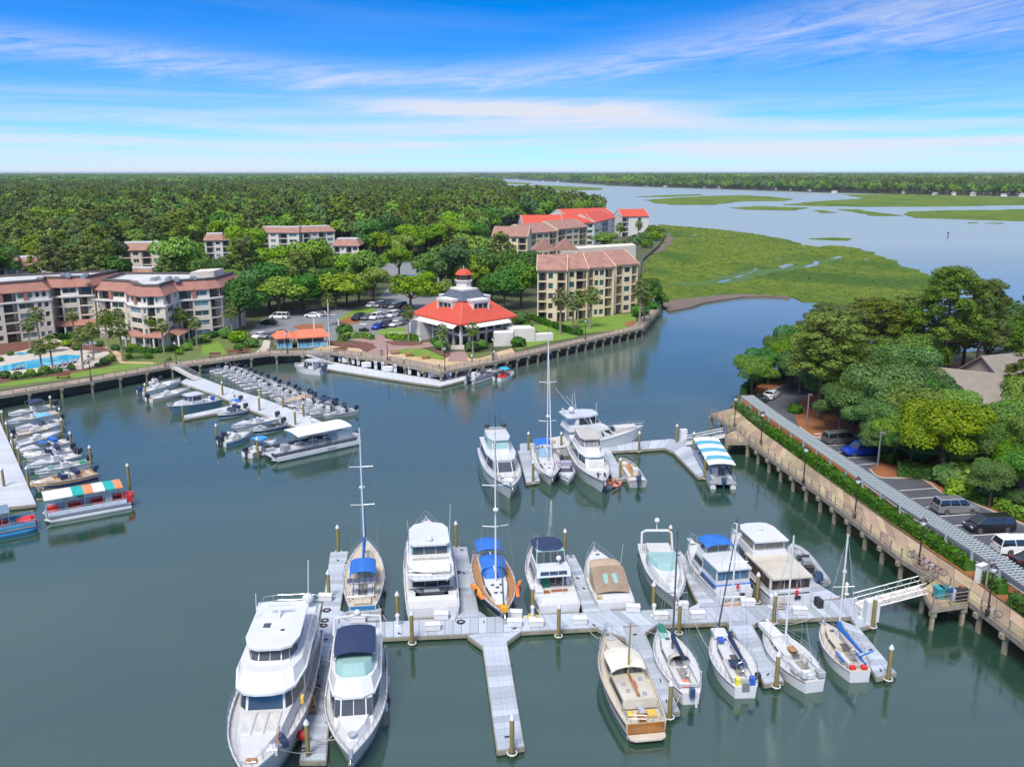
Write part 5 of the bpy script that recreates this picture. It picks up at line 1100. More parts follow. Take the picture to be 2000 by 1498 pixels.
o=thing('utility_cabinet','tall white cabinet at the foot of the long gangway','cabinet',G(1700,1212,DZ),.1);MB().box((0,0,1.0),(1.2,.7,2.0)).loft([[(-.62,-.37,2),(.62,-.37,2),(.62,.37,2),(-.62,.37,2)],[(-.5,-.2,2.2),(.5,-.2,2.2),(.5,.2,2.2),(-.5,.2,2.2)]]).build('body',WHITEP,o);MB().box((0,-.365,1.0),(.9,.03,1.7)).build('door',WHITEP,o)
o=thing('utility_cabinet','white cabinet beside the gangway of the middle dock','cabinet',G(1334,862,DZ),.1);MB().box((0,0,.95),(1.,.7,1.9)).build('body',WHITEP,o);MB().box((0,-.365,.95),(.8,.03,1.6)).build('door',WHITEP,o)
cl=MB().box((0,0,.1),(.36,.07,.06)).box((-.08,0,.05),(.06,.06,.1)).box((.08,0,.05),(.06,.06,.1)).mesh('cleat',BLACK)
ct=[(660,1095),(676,1100),(636,1250),(622,1340),(640,1330),(626,1220),(902,1075),(884,1080),(906,1120),(897,1150),(1115,1088),(1140,1150),(1128,1130),(1005,1228),(1160,1222),(945,1215),(1325,1085),(1384,1160),(1480,1220),(1516,1300),(1500,1318),(1560,1180),(1700,1270),(1720,1310),(990,1440),(1000,1300),(1240,1240),(1290,1330),(1302,1370),(1050,1222),(780,1238),(740,1230),(612,1380),(600,1450)]
for x,y in ct:tag(inst('cleat',cl,None,G(x,y,DZ),random.uniform(0,3)),'small black mooring cleat on the grey foreground docks','cleat','dock cleats')
def coil(lb,x,y,r,m,z=DZ):
 pts=[(r*(1-k*.012)*math.cos(k*.7),r*(1-k*.012)*math.sin(k*.7),.04+.012*(k//9))for k in range(36)]
 tag(MB().tube(pts,.035,5).build('rope_coil',m,None,G(x,y,z)),lb,'rope')
YEL=mat('yellow_cable',(.65,.5,.05),.6,scale=2);ROPE=mat('rope',(.5,.46,.38),.9,scale=5);BLUEP=mat('blue_plastic',(.02,.1,.45),.5,scale=2)
coil('coil of dark hose on the longest finger dock, by the white box',638,1192,.4,BLACK);coil('second coil of dark hose on the longest finger dock',634,1212,.38,BLACK);coil('third dark hose coil on the longest finger dock',632,1222,.34,BLACK);coil('yellow cable coil beside the navy-canopied cruiser',1040,1204,.5,YEL);coil('dark hose coil at the end of the longest finger dock',591,1466,.3,BLACK)
coil('dark hose coil at the finger beside the teak-decked sailboat',894,1118,.35,BLACK);coil('hose coil by the flybridge yacht stern',900,1215,.4,BLACK)
def lineto(lb,a,b,sag,m,r=.028,name='mooring_line'):
 a,b=Vector(a),Vector(b);P=[a.lerp(b,k/8)-Vector((0,0,sag*4*(k/8)*(1-k/8)))for k in range(9)];o0=Vector((a.x,a.y,0))
 tag(MB().tube([p-o0 for p in P],r,4).build(name,m,None,o0),lb,'rope')
lineto('yellow shore cable drooping from the teak-decked sailboat to the dock',G(990,1180,1.4),G(1036,1206,.6),.3,YEL,.045)
lineto('bow line of the right foreground yacht to the finger dock',G(660,1420,2.),G(618,1452,.6),.4,ROPE)
lineto('slack pale line from the green-bowed sailboat to the main dock',G(1296,1235,1.6),G(1246,1215,.6),.5,ROPE)
lineto('long line crossing the water to the cluttered sailboat',G(1352,1205,.6),G(1400,1290,1.1),.3,ROPE)
lineto('line from the dock to the dark-trimmed sailboat bow',G(1585,1206,.6),G(1500,1212,1.5),.5,ROPE)
lineto('long dark bow line of the sport fisher',G(1257,838,1.6),G(1300,860,.6),.5,BLACK,.04)
lineto('stern line of the blue-hulled sailboat to the dock',G(735,1170,1.1),G(755,1212,.6),.2,ROPE)
lineto('drooping line in front of the motor sailer bow',G(1186,1240,1.7),G(1148,1226,.6),.6,ROPE)
lineto('stern line of the green-bowed sailboat to its finger dock',G(1336,1335,.9),G(1316,1385,.6),.1,ROPE)
ALU=mat('aluminium',(.55,.56,.57),.45,.6,scale=2)
GDK=mat('gangway_deck',(.55,.5,.45),.8,scale=1.5)
def gangway(lb,a,b,w_=1.3,h=1.1):
 A,B=Vector(a),Vector(b);d=B-A;L=d.length;hd=math.atan2(d.y,d.x);pit=math.asin(d.z/L)
 r=thing('gangway',lb,'gangway',A,hd);rot=(0,-pit,0)
 MB().box((L/2,0,.02),(L,w_,.06)).build('deck',GDK,r,rot=rot)
 n=max(4,int(L/1.1))
 for s in(-1,1):
  t=MB();y=s*w_/2
  t.tube([(0,y,h),(L,y,h)],.05,5);t.tube([(0,y,.06),(L,y,.06)],.06,5);t.tube([(0,y,h*.55),(L,y,h*.55)],.025,4)
  for k in range(n):t.tube([(L*k/n,y,.06),(L*(k+.5)/n,y,h)],.03,4);t.tube([(L*(k+.5)/n,y,h),(L*(k+1)/n,y,.06)],.03,4)
  t.build('truss',ALU,r,rot=rot)
gangway('long aluminium truss gangway from the platform with bins down to the main dock',G(1806,1152,BZ),G(1676,1186,.62),1.5)
gangway('short gangway from the boardwalk landing to the middle dock',G(1416,852,BZ),G(1338,868,.62),1.3)
gangway('gangway from the boardwalk to the rental skiff dock',G(338,717,BZ),G(384,742,.62),1.4)
gangway('gangway from the kiosk promenade to the fuel dock',G(598,694,BZ),G(650,710,.62),1.3)
# ================================================================ BOATS
GEL=mat('white_gelcoat',(.58,.585,.59),.22,scale=.5,col2=(.51,.52,.54),coat=.4)
CREAMG=mat('cream_gelcoat',(.54,.49,.41),.3,scale=.5,coat=.3)
NONSK=mat('white_deck',(.52,.52,.52),.7,scale=2.5,col2=(.44,.44,.45))
CREAMD=mat('cream_deck',(.5,.44,.36),.75,scale=2,col2=(.42,.37,.3))
TEAK=mat('teak',(.42,.22,.08),.6,scale=2,col2=(.3,.14,.05),stretch=(.4,5,1))
VARN=mat('varnished_wood',(.36,.15,.03),.25,scale=1.5,col2=(.24,.09,.02),coat=.6)
SMOKE=mat('smoked_glass',(.03,.035,.042),.06,scale=.4,col2=(.06,.07,.08),spec=.9)
CLEARG=mat('pale_glass',(.2,.36,.34),.06,scale=.5,col2=(.3,.44,.42),spec=.9)
NAVY=mat('navy_canvas',(.012,.025,.075),.85,scale=1.2,col2=(.02,.035,.09),bump=.01)
BLUEC=mat('blue_canvas',(.01,.09,.42),.8,scale=1.2,col2=(.012,.07,.33),bump=.012)
TANC=mat('tan_canvas',(.42,.31,.22),.85,scale=1.2,col2=(.36,.26,.18),bump=.012)
GREENC=mat('green_canvas',(.01,.19,.12),.8,scale=1.2)
STEEL=mat('stainless_rail',(.6,.61,.62),.3,.8,scale=3)
SPAR=mat('white_spar',(.72,.72,.73),.35,.2,scale=2,var=.05)
SPARD=mat('dark_spar',(.12,.13,.15),.4,.3,scale=2)
HBLUE=mat('blue_hull',(.03,.2,.42),.25,scale=.6,coat=.4)
HNAVY=mat('dark_blue_hull',(.02,.05,.14),.25,scale=.6,coat=.4)
HTEAL=mat('slate_blue_hull',(.08,.17,.24),.3,scale=.6,coat=.3)
HTAN=mat('tan_hull',(.55,.36,.2),.3,scale=.6,coat=.3)
GREYT=mat('grey_tubes',(.36,.38,.41),.6,scale=2,rnd=.15)
GREYD=mat('grey_deck',(.28,.3,.33),.7,scale=2)
MOTOR=mat('outboard_black',(.03,.035,.05),.3,scale=2,coat=.3)
MOTORB=mat('outboard_blue',(.03,.07,.16),.3,scale=2,coat=.3)
MOTORW=mat('outboard_white',(.7,.7,.7),.3,scale=2,coat=.3)
REDP=mat('red_plastic',(.6,.03,.02),.5,scale=2);ORANGE=mat('orange_plastic',(.75,.2,.03),.5,scale=2);PINK=mat('salmon_plastic',(.75,.22,.18),.5,scale=2)
VINYL=mat('white_vinyl',(.56,.55,.53),.6,scale=2);BEIGEV=mat('beige_vinyl',(.5,.4,.3),.6,scale=2)
class Boat:
 def __init__(s,name,label,cat,bow,stern,B,zb,zs,full=.42,st=.86,rake=.09,p=2.1,bul=.12,group=None,L=None,wl=.9,blunt=.012,sh=1.6):
  a,b=G(*bow),G(*stern);a.z=b.z=0;d=a-b;s.L=L or d.length;s.hd=math.atan2(d.y,d.x);u=d.normalized()
  if L:b=(a+b)/2-u*L/2
  s.root=thing(name,label,cat,b,s.hd,group);s.B,s.zb,s.zs,s.full,s.st,s.rk,s.p,s.bul,s.wl,s.blunt,s.sh=B,zb,zs,full,st,rake*s.L,p,bul,wl,blunt,sh
 def half(s,t):
  if t<s.full:k=s.st+(1-s.st)*(1-(1-t/s.full)**2)
  else:k=1-((t-s.full)/(1-s.full))**s.p
  return s.B/2*max(k,s.blunt)
 def sheer(s,t):return s.zs+(s.zb-s.zs)*t**s.sh
 def hp(s,t,f,sd=1,off=0.):
  """point on the hull side; f 0 waterline .. 1 sheer"""
  w_=s.half(t)*((lerp(s.wl,.5,t**2.5))+(1-lerp(s.wl,.5,t**2.5))*f**.8)
  return Vector((t*s.L-s.rk*(1-f)*t**4,sd*(w_+off),s.sheer(t)*f))
 def hull(s,m=GEL,dk=NONSK,drop=None,stripe=None,boot=None,n=16,deck_to=1.,gun=.1,transom=None):
  ts=[(i/n)**.9 for i in range(n+1)];rings=[];drop=s.bul if drop is None else drop
  for t in ts:
   r=[]
   for sd in(-1,1):
    o=s.hp(t,1,sd);g=min(gun,abs(o.y)*.6);q=[Vector((o.x,o.y-sd*g,o.z-drop)),Vector((o.x,o.y-sd*g,o.z)),o,s.hp(t,.55,sd),s.hp(t,.12,sd),s.hp(t,0,sd)-Vector((0,sd*0,.15))]
    if sd==1:q=q[::-1]
    r+=q
    if sd==-1:r.append(Vector((s.hp(t,0).x,0,-.5)))
   rings.append(r)
  mb=MB().loft(rings,False);mb.f.append(tuple(range(2,11))[::-1]);mb.mi.append(0)
  h=mb.build('hull',m,s.root,smooth=50)
  d=MB();pr=[]
  for t in ts:
   o=s.hp(t,1);g=min(gun,o.y*.6);w_=o.y-g*.9;z=o.z-drop;pr.append([Vector((o.x,-w_,z)),Vector((o.x,0,z+.03*w_)),Vector((o.x,w_,z))])
  d.loft(pr,False);d.build('deck',dk,s.root)
  s.drop=drop
  if stripe:
   for(f0,f1,mm)in stripe:
    b=MB()
    for sd in(-1,1):b.loft([[s.hp(t,f0,sd,.012),s.hp(t,f1,sd,.012)]for t in ts],False)
    b.build('hull_stripe',mm,s.root)
  if transom:
   w0=s.half(0)*.9;MB().box((-.03,0,s.zs*.56),(.05,w0*2,s.zs*.78)).build('transom',transom,s.root)
  rr=MB()
  for sd in(-1,1):rr.tube([s.hp(t,.985,sd,.02)for t in ts],.035,5)
  rr.build('rub_rail',STEEL if m in(GEL,CREAMG)else GEL,s.root)
  return s
 def o(s,pts):return[(x*s.L,w_*s.B/2)for x,w_ in pts]
 def ring(s,pts,z):
  P=s.o(pts);return[Vector((x,w_,z))for x,w_ in P]+[Vector((x,-w_,z))for x,w_ in reversed(P)]
 def tier(s,name,m,b,t,z0,z1,win=(),glass=None,cap=True,mid=None):
  """solid between outlines b and t (half outlines aft to front, fractions); win: (segment, u0, u1, v0, v1, panes)"""
  rb,rt=s.ring(b,z0),s.ring(t,z1);o=MB().loft([rb,rt]).build(name,m,s.root);n=len(b);N=len(rb)
  def panel(k,u0,u1,v0,v1,c):
   q=[rb[k],rb[(k+1)%N],rt[(k+1)%N],rt[k]]
   def at(u,v):return q[0].lerp(q[1],u).lerp(q[3].lerp(q[2],u),v)
   nn=(q[1]-q[0]).cross(q[3]-q[0]);nn=nn.normalized()if nn.length>1e-6 else Vector((0,0,1))
   cc=sum(rb,Vector())/N
   if nn.dot((q[0]+q[1])/2-cc)<0:nn=-nn
   for i in range(c):
    ua,ub=lerp(u0,u1,(i+.03)/c),lerp(u0,u1,(i+.97)/c);p=[at(ua,v0),at(ub,v0),at(ub,v1),at(ua,v1)]
    MB().add([w_+nn*.025 for w_ in p]+[w_-nn*.02 for w_ in p],[(0,1,2,3),(7,6,5,4),(0,4,5,1),(1,5,6,2),(2,6,7,3),(3,7,4,0)]).build('window',glass or SMOKE,o)
  for w_ in win:
   k=w_[0]
   if k=='front':panel(n-1,*w_[1:])
   elif k=='aft':panel(N-1,*w_[1:])
   else:panel(k,*w_[1:]);panel(N-2-k,1-w_[2],1-w_[1],*w_[3:])
  return o
 def plate(s,name,m,pts,z0,z1,par=None):
  P=s.o(pts);return MB().prism([(x,w_)for x,w_ in P]+[(x,-w_)for x,w_ in reversed(P)],z0,z1).build(name,m,par or s.root)
 def canopy(s,name,m,x0,x1,w_,z,crown=.25,end=.12,th=.04,frame=True,zf=None,par=None):
  """cloth top arched across, drooping a little at both ends"""
  X0,X1,Wd=x0*s.L,x1*s.L,w_*s.B/2;top=[];bot=[]
  for i in range(7):
   u=i/6;x=lerp(X0,X1,u);r=[];
   for j in range(9):
    v=j/4-1;r.append(Vector((x,v*Wd*(1-.06*abs(2*u-1)**2),z+crown*(1-v*v)-end*abs(2*u-1)**2.5-(.10 if abs(v)==1 else 0))))
   top.append(r)
  mb=MB().loft(top,False);mb.loft([[q-Vector((0,0,th))for q in r]for r in top],False)
  o=mb.build(name,m,par or s.root,smooth=True)
  if frame:
   f=MB();zb_=zf if zf is not None else z-1.7
   for x in(X0+.05,(X0+X1)/2,X1-.05):
    for sd in(-1,1):f.tube([((X0+X1)/2*.5+x*.5,sd*Wd*.97,zb_),(x,sd*Wd*.97,z-.12)],.025,4)
   f.build(name+'_frame',STEEL,par or s.root)
  return o
 def rail(s,t0,t1,h=.7,n=7,inset_=.08,r=.022,close=True,name='bow_rail',over=.25):
  mb=MB();tops=[]
  for sd in(-1,1):
   T_=[lerp(t0,t1,i/n)for i in range(n+1)];P=[s.hp(t,1,sd,-inset_ if s.half(t)>.2 else 0)for t in T_];U=[p+Vector((over*(T_[i]-t0)/(t1-t0+1e-6),0,h*min(1,.35+i*.33)))for i,p in enumerate(P)]
   for p,u in zip(P,U):mb.tube([p,u],r*.8,4)
   mb.tube([P[0]]+U,r,5);tops.append(U[-1])
   mb.tube([p.lerp(u,.5)for p,u in zip(P[1:],U[1:])],r*.6,4)
  if close:mb.tube([tops[0],(tops[0]+tops[1])/2+Vector((.12,0,.02)),tops[1]],r,5)
  return mb.build(name,STEEL,s.root)
 def fence(s,name,pts,z,h=.8,n=10,m=STEEL,r=.022):
  P=[Vector((x*s.L,w_*s.B/2,z))for x,w_ in pts];mb=MB()
  for k in(h,h*.5):mb.tube([p+Vector((0,0,k))for p in P],r,4)
  for p,_ in along(P,max(.4,sum((b-a).length for a,b in zip(P,P[1:]))/n)):mb.tube([p,p+Vector((0,0,h))],r*.9,4)
  return mb.build(name,m,s.root)
 def box(s,name,m,x,y,z,d,rz=0,par=None,bev=.06):
  a,b,c=d[0]/2,d[1]/2,d[2];k=min(bev,a*.4,b*.4)
  mb=MB().loft([[(-a,-b,0),(a,-b,0),(a,b,0),(-a,b,0)],[(-a,-b,c-k),(a,-b,c-k),(a,b,c-k),(-a,b,c-k)],[(-a+k,-b+k,c),(a-k,-b+k,c),(a-k,b-k,c),(-a+k,b-k,c)]])
  return mb.build(name,m,par or s.root,(x*s.L,y*s.B/2,z),rz)
 def tube(s,name,m,pts,r,n=5,r1=None,par=None):
  return MB().tube([(x*s.L,y*s.B/2,z)for x,y,z in pts],r,n,r1).build(name,m,par or s.root)
 def dome(s,x,y,z,r=.35,m=GEL,post=0.):
  mb=MB().lathe([(r*.8,0),(r,r*.3),(r*.9,r*.9),(r*.45,r*1.35),(.02,r*1.45)],(0,0,post),10)
  if post:mb.tube([(0,0,0),(0,0,post)],.06,5)
  return mb.build('radar_dome',m,s.root,(x*s.L,y*s.B/2,z),smooth=50)
 def fenders(s,ts,m=GEL):
  f=MB().lathe([(.03,.45),(.13,.38),(.14,-.2),(.04,-.3)],(0,0,0),8).mesh('fender',m,40)
  for t,sd in ts:q=s.hp(t,.55,sd,.14);inst('fender',f,s.root,q)
 def anchor(s,m=STEEL):
  b=s.hp(1,1);MB().box((0,0,0),(.9,.22,.08)).tube([(.3,0,.0),(.6,0,-.25),(.45,0,-.5)],.05,5).box((.45,0,-.4),(.2,.34,.08)).build('anchor',m,s.root,(b.x-.1,0,b.z+.02))
 def outboard(s,y=0.,m=MOTOR,x=-.25,z=None,k=1.):
  z=s.zs if z is None else z
  mb=MB().loft([[(-.3,-.2,.1),(.28,-.2,.1),(.28,.2,.1),(-.3,.2,.1)],[(-.36,-.25,.35),(.32,-.25,.35),(.32,.25,.35),(-.36,.25,.35)],[(-.3,-.2,.72),(.26,-.2,.66),(.26,.2,.66),(-.3,.2,.72)]])
  mb.box((0,0,-.3),(.2,.14,.9)).box((-.1,0,-.62),(.5,.2,.06)).box((.25,0,.1),(.2,.3,.3))
  return inst('outboard_motor',mb.mesh('outboard_motor',m,40),s.root,(x,y*s.B/2,z),0,None,k)
 def name_text(s,txt,x,y,z,size,m,rot,par=None):
  cu=bpy.data.curves.new('lettering','FONT');cu.body=txt;cu.size=size;cu.align_x='CENTER';cu.extrude=.004;cu.shear=.25;cu.materials.append(m)
  tmp=bpy.data.objects.new('lettering_source',cu);me=bpy.data.meshes.new_from_object(tmp);bpy.data.objects.remove(tmp)
  me.materials.clear();me.materials.append(m);o=inst('lettering',me,par or s.root,(x*s.L,y*s.B/2,z));o.rotation_euler=rot;return o
 def mast(s,x,z0,top,m=SPAR,spreaders=(.55,),boom=None,cover=None,jib=True,jibm=None,radar=None,rr=.095,back=True,lean=0.):
  X=x*s.L;lx=lean*(top-z0)
  mb=MB().tube([(X,0,z0),(X-lx,0,top)],rr,8,rr*.7);mb.build('mast',m,s.root,smooth=50)
  sp=MB();w_=s.B*.3;wires=MB();hz=lambda f:Vector((X-lx*f,0,lerp(z0,top,f)))
  for f in spreaders:
   for sd in(-1,1):sp.tube([hz(f),hz(f)+Vector((-.15,sd*w_,.08))],.035,4)
  sp.build('spreaders',m,s.root)
  for sd in(-1,1):
   q=s.hp(min(.98,x),1,sd,-.05);pts=[hz(.97)]+[hz(f)+Vector((-.15,sd*w_,.08))for f in sorted(spreaders,reverse=True)]+[q];wires.tube(pts,.014,3)
  if back:wires.tube([hz(.99),Vector((.1,0,s.zs+.1))],.014,3)
  bw=s.hp(1,1);wires.tube([hz(.97),Vector((bw.x-.15,0,bw.z+.1))],.014,3);wires.build('rigging',STEEL,s.root)
  if jib:a,b=hz(.95),Vector((bw.x-.2,0,bw.z+.3));MB().tube([b,b.lerp(a,.1),b.lerp(a,.6),a],.1,7,.035).build('furled_jib',jibm or m,s.root,smooth=50)
  MB().tube([hz(1),hz(1)+Vector((0,0,.55))],.012,4).box(hz(1)+Vector((.15,0,.12)),(.35,.04,.05)).build('masthead',BLACK,s.root)
  if boom:
   bl,bz=boom;e=Vector((X-bl,0,bz+.15));MB().tube([(X,0,bz),e],.08,6).build('boom',m,s.root)
   if cover:
    n=8;rings=[]
    for i in range(n+1):
     u=i/n;c=Vector((X+.05,0,bz)).lerp(e,u)+Vector((0,0,.02));hh=lerp(.62 if u<.06 else.42,.16,u**.8)*(1.35 if i==0 else 1);ww=.17*(1-.35*u)
     rings.append([c+Vector((0,y,z))for y,z in((-ww,-.05),(-ww*.9,hh*.5),(0,hh),(ww*.9,hh*.5),(ww,-.05),(0,-.14))])
    MB().loft(rings).build('sail_cover',cover,s.root,smooth=60)
  if radar:MB().lathe([(.2,0),(.3,.06),(.3,.2),(.1,.28)],hz(radar)+Vector((.38,0,0)),10).build('radar_dome',GEL,s.root,smooth=50)
def moor(b,stern=True,bow=0):
 mb=MB()
 for sd in(-1,1):
  a=b.hp(.03,1,sd)+Vector((.1,-sd*.1,.05));e=Vector((-1.1,sd*b.B*.36,.62));m_=(a+e)/2-Vector((0,0,.15))
  if stern:mb.tube([a,m_,e],.03,4)
  if bow in(sd,2):q=b.hp(.86,1,sd);e2=Vector((q.x-2.2,sd*(b.B/2+.75),.62));mb.tube([q,(q+e2)/2-Vector((0,0,.2)),e2],.03,4);q=b.hp(.45,1,sd);e2=Vector((q.x-1.8,sd*(b.B/2+.7),.62));mb.tube([q,(q+e2)/2-Vector((0,0,.15)),e2],.03,4)
 mb.build('mooring_lines',ROPE,b.root)
 for k,t in enumerate((.2,.34,.5)):
  for sd in(-1,1):q=b.hp(t,.98,sd,-.02);MB().box(q+Vector((0,0,.04)),(.26,.06,.06)).build('deck_cleat',STEEL,b.root)
def lifelines(b,t0=.05,t1=.97,h=.62,n=10):
 mb=MB()
 for sd in(-1,1):
  P=[b.hp(lerp(t0,t1,i/n),1,sd,-.06 if b.half(lerp(t0,t1,i/n))>.2 else 0)for i in range(n+1)]
  for p in P:mb.tube([p,p+Vector((0,0,h))],.02,4)
  for k in(h,h*.5):mb.tube([p+Vector((0,0,k))for p in P],.013,3)
  if sd==1:e=[P,None]
  else:f=P
 for Q in(0,-1):mb.tube([f[Q]+Vector((0,0,h)),(f[Q]+e[0][Q])/2+Vector((.15 if Q else-.1,0,h)),e[0][Q]+Vector((0,0,h))],.022,4)
 mb.build('lifelines',STEEL,b.root)
def coach(b,x0,x1,w0,w1,z,h,m=NONSK,win=4,top=None):
 """low sailboat coachroof with a strip of side windows"""
 bo=[(x0,w0),(lerp(x0,x1,.5),w0),(lerp(x0,x1,.85),lerp(w0,w1,.6)),(x1,w1)];to=[(x0+.005,w0*.86),(lerp(x0,x1,.5),w0*.84),(lerp(x0,x1,.82),lerp(w0,w1,.6)*.82),(x1-.03,w1*.7)]
 return b.tier('coachroof',m,bo,to,z,z+h,[(0,.1,.95,.35,.8,max(1,win//2)),(1,.1,.9,.35,.8,max(1,win//2))])
def cockpit(b,x0,x1,w_,z,depth=.0,wheel=True,m=NONSK,seat=None):
 """coaming walls, two benches, sole, wheel"""
 W_=w_*b.B/2;c=MB()
 for sd in(-1,1):c.box(((x0+x1)/2*b.L,sd*W_,z+.16),((x1-x0)*b.L,.12,.34))
 c.box((x0*b.L,0,z+.12),(.12,W_*2,.26));c.build('coaming',m,b.root)
 for sd in(-1,1):b.box('cockpit_seat',seat or NONSK,(x0+x1)/2,sd*w_*.66,z,((x1-x0)*b.L*.9,W_*.5,.2))
 MB().box(((x0+x1)/2*b.L,0,z+.02),((x1-x0)*b.L*.9,W_*.7,.03)).build('cockpit_sole',mat('shaded_sole',(.3,.27,.23),.8),b.root)
 if wheel:
  P=[(.0,.42*math.cos(k*math.pi/6),.42*math.sin(k*math.pi/6))for k in range(13)];mb=MB().tube(P,.025,4).tube([(0,0,-.6),(0,0,0)],.09,6)
  for k in range(3):a=k*math.pi/3;mb.tube([(0,.42*math.cos(a),.42*math.sin(a)),(0,-.42*math.cos(a),-.42*math.sin(a))],.012,3)
  mb.build('helm_wheel',STEEL,b.root,(lerp(x0,x1,.3)*b.L,0,z+.85))
def dodger(b,x0,x1,w_,z,h,m,win=None):
 """canvas spray hood: arched, closed towards the bow"""
 X0,X1,W_=x0*b.L,x1*b.L,w_*b.B/2;rows=[]
 for i in range(6):
  u=i/5;hh=h*(1-.85*max(0,(u-.35)/.65)**2);x=lerp(X0,X1,u);rows.append([Vector((x,math.cos(math.pi*j/8)*W_*(1-.12*u),z+max(.02,math.sin(math.pi*j/8))**.6*hh))for j in range(9)])
 o=MB().loft(rows,False).build('spray_hood',m,b.root,smooth=True)
 return o
def tender(lb,loc,rz,L=3.2,m=GREYT,cover=None):
 r=thing('dinghy',lb,'dinghy',loc,rz);w_=L*.24;k=L*.075
 P=[(0,-w_,k)]+[(L*.6,-w_,k)]+[(L*(.6+.4*math.sin(a)),-w_*math.cos(a),k+.05*L*math.sin(a))for a in[math.pi/8*j for j in range(1,8)]]+[(L*.6,w_,k),(0,w_,k)]
 MB().tube(P,k,8).build('tube',cover or m,r,smooth=60);MB().prism([(0,-w_),(L*.7,-w_),(L*.95,0),(L*.7,w_),(0,w_)],.0,k*.9).build('floor',GREYD,r)
 if cover:MB().loft([[(0,-w_,k*1.6),(0,0,k*2.6),(0,w_,k*1.6)],[(L*.5,-w_,k*1.6),(L*.5,0,k*3.4),(L*.5,w_,k*1.6)],[(L*.98,-.1,k*1.8),(L,0,k*2),(L*.98,.1,k*1.8)]],False).build('cover',cover,r)
 else:MB().box((L*.35,0,k*1.6),(.25,w_*1.9,.06)).build('seat',GREYD,r);MB().box((-.15,0,k*2.2),(.3,.3,.5)).build('outboard_motor',MOTOR,r)
 return r
def big1():
 b=Boat('motor_yacht','largest white motor yacht lying bow towards the viewer along the longest finger dock','yacht',(480,1514,2.8),(571,1180,4.4),5.7,2.8,1.9,.45,.88,.1,2.6,.35)
 b.hull(stripe=[(.02,.1,HNAVY)]);zd=2.05
 b.plate('swim_platform',NONSK,[(-.05,.8),(.0,.86)],.4,.52)
 b.tier('foredeck_trunk',NONSK,[(.6,.72),(.78,.6),(.88,.36),(.9,.2)],[(.6,.66),(.77,.52),(.86,.28),(.88,.15)],2.2,2.95)
 for y in(-.3,0,.3):b.box('sun_pad',VINYL,.735,y,2.93,(2.6,.8,.12))
 b.tier('deckhouse',GEL,[(.06,.84),(.5,.84),(.64,.66),(.67,.5)],[(.06,.8),(.49,.8),(.6,.6),(.625,.46)],zd,4.25,[(0,.06,.97,.38,.85,5),(1,.1,.95,.35,.85,2),(2,.05,.97,.32,.92,1),('front',.03,.97,.32,.92,1)])
 b.plate('flybridge_deck',GEL,[(.0,.86),(.5,.9),(.62,.74),(.66,.5),(.672,.2)],4.25,4.42)
 b.tier('flybridge_coaming',GEL,[(.12,.84),(.5,.86),(.61,.7),(.645,.45),(.655,.2)],[(.16,.78),(.49,.78),(.56,.62),(.58,.38),(.585,.18)],4.42,5.1)
 b.tier('skylounge',GEL,[(.22,.66),(.44,.66),(.52,.5),(.535,.3)],[(.23,.6),(.43,.6),(.48,.46),(.49,.28)],5.0,6.15,[(0,.35,.98,.3,.9,2),(1,.05,.97,.25,.92,1),(2,.02,.98,.25,.92,1),('front',.02,.98,.25,.92,2)])
 b.plate('hardtop',GEL,[(.16,.58),(.2,.68),(.44,.7),(.51,.56),(.53,.3)],6.15,6.33)
 b.box('hatch',SMOKE,.36,-.25,6.32,(.9,.6,.05));b.box('hatch',SMOKE,.4,.2,6.32,(.5,.35,.05))
 b.tube('radar_mast',GEL,[(.3,0,6.3),(.27,0,7.1)],.1);MB().box((.27*b.L,0,7.15),(.2,1.7,.12)).build('radar_scanner',GEL,b.root);b.tube('antenna',SPAR,[(.26,.72,5.1),(.2,.76,10.2)],.035);b.tube('antenna',SPAR,[(.3,-.6,6.3),(.27,-.62,8.2)],.025)
 b.dome(.03,.5,4.45,.5,GEL,.5);b.box('davit',GREYT,.1,-.72,4.45,(1.8,.3,.7));b.box('liferaft',GEL,.06,-.8,4.5,(1.0,.7,.6))
 b.fence('flybridge_rail',[(.3,.82),(.14,.84),(.02,.8),(.005,.4),(.005,-.4),(.02,-.8),(.14,-.84)],4.42,.95,16)
 b.rail(.45,.97,.8,11);b.anchor();b.box('deck_hatch',VARN,.9,-.02,2.42,(.55,.75,.1));b.box('locker',GEL,.86,.42,2.35,(.7,.7,.5));b.tube('boat_hook',VARN,[(.87,.5,3.),(.81,.55,3.7)],.05);b.box('folded_cover',NAVY,.82,.62,2.5,(1.2,.35,.5),.5)
 b.fenders([(.3,-1),(.5,-1),(.65,-1)]);MB().ball((0,0,0),.4,10,7).build('ball_fender',REDP,b.root,b.hp(.7,.5,1,.4),smooth=True)
 b.box('life_ring',mat('yellow_vinyl',(.75,.5,.05),.6),.62,.88,3.0,(.5,.2,.5))
 for t in(.18,.3,.42):b.box('porthole',SMOKE,t,b.half(t)/(b.B/2)*.985,1.1,(.7,.1,.3));b.box('porthole',SMOKE,t,-b.half(t)/(b.B/2)*.985,1.1,(.7,.1,.3))
 moor(b,False,1)
big1()
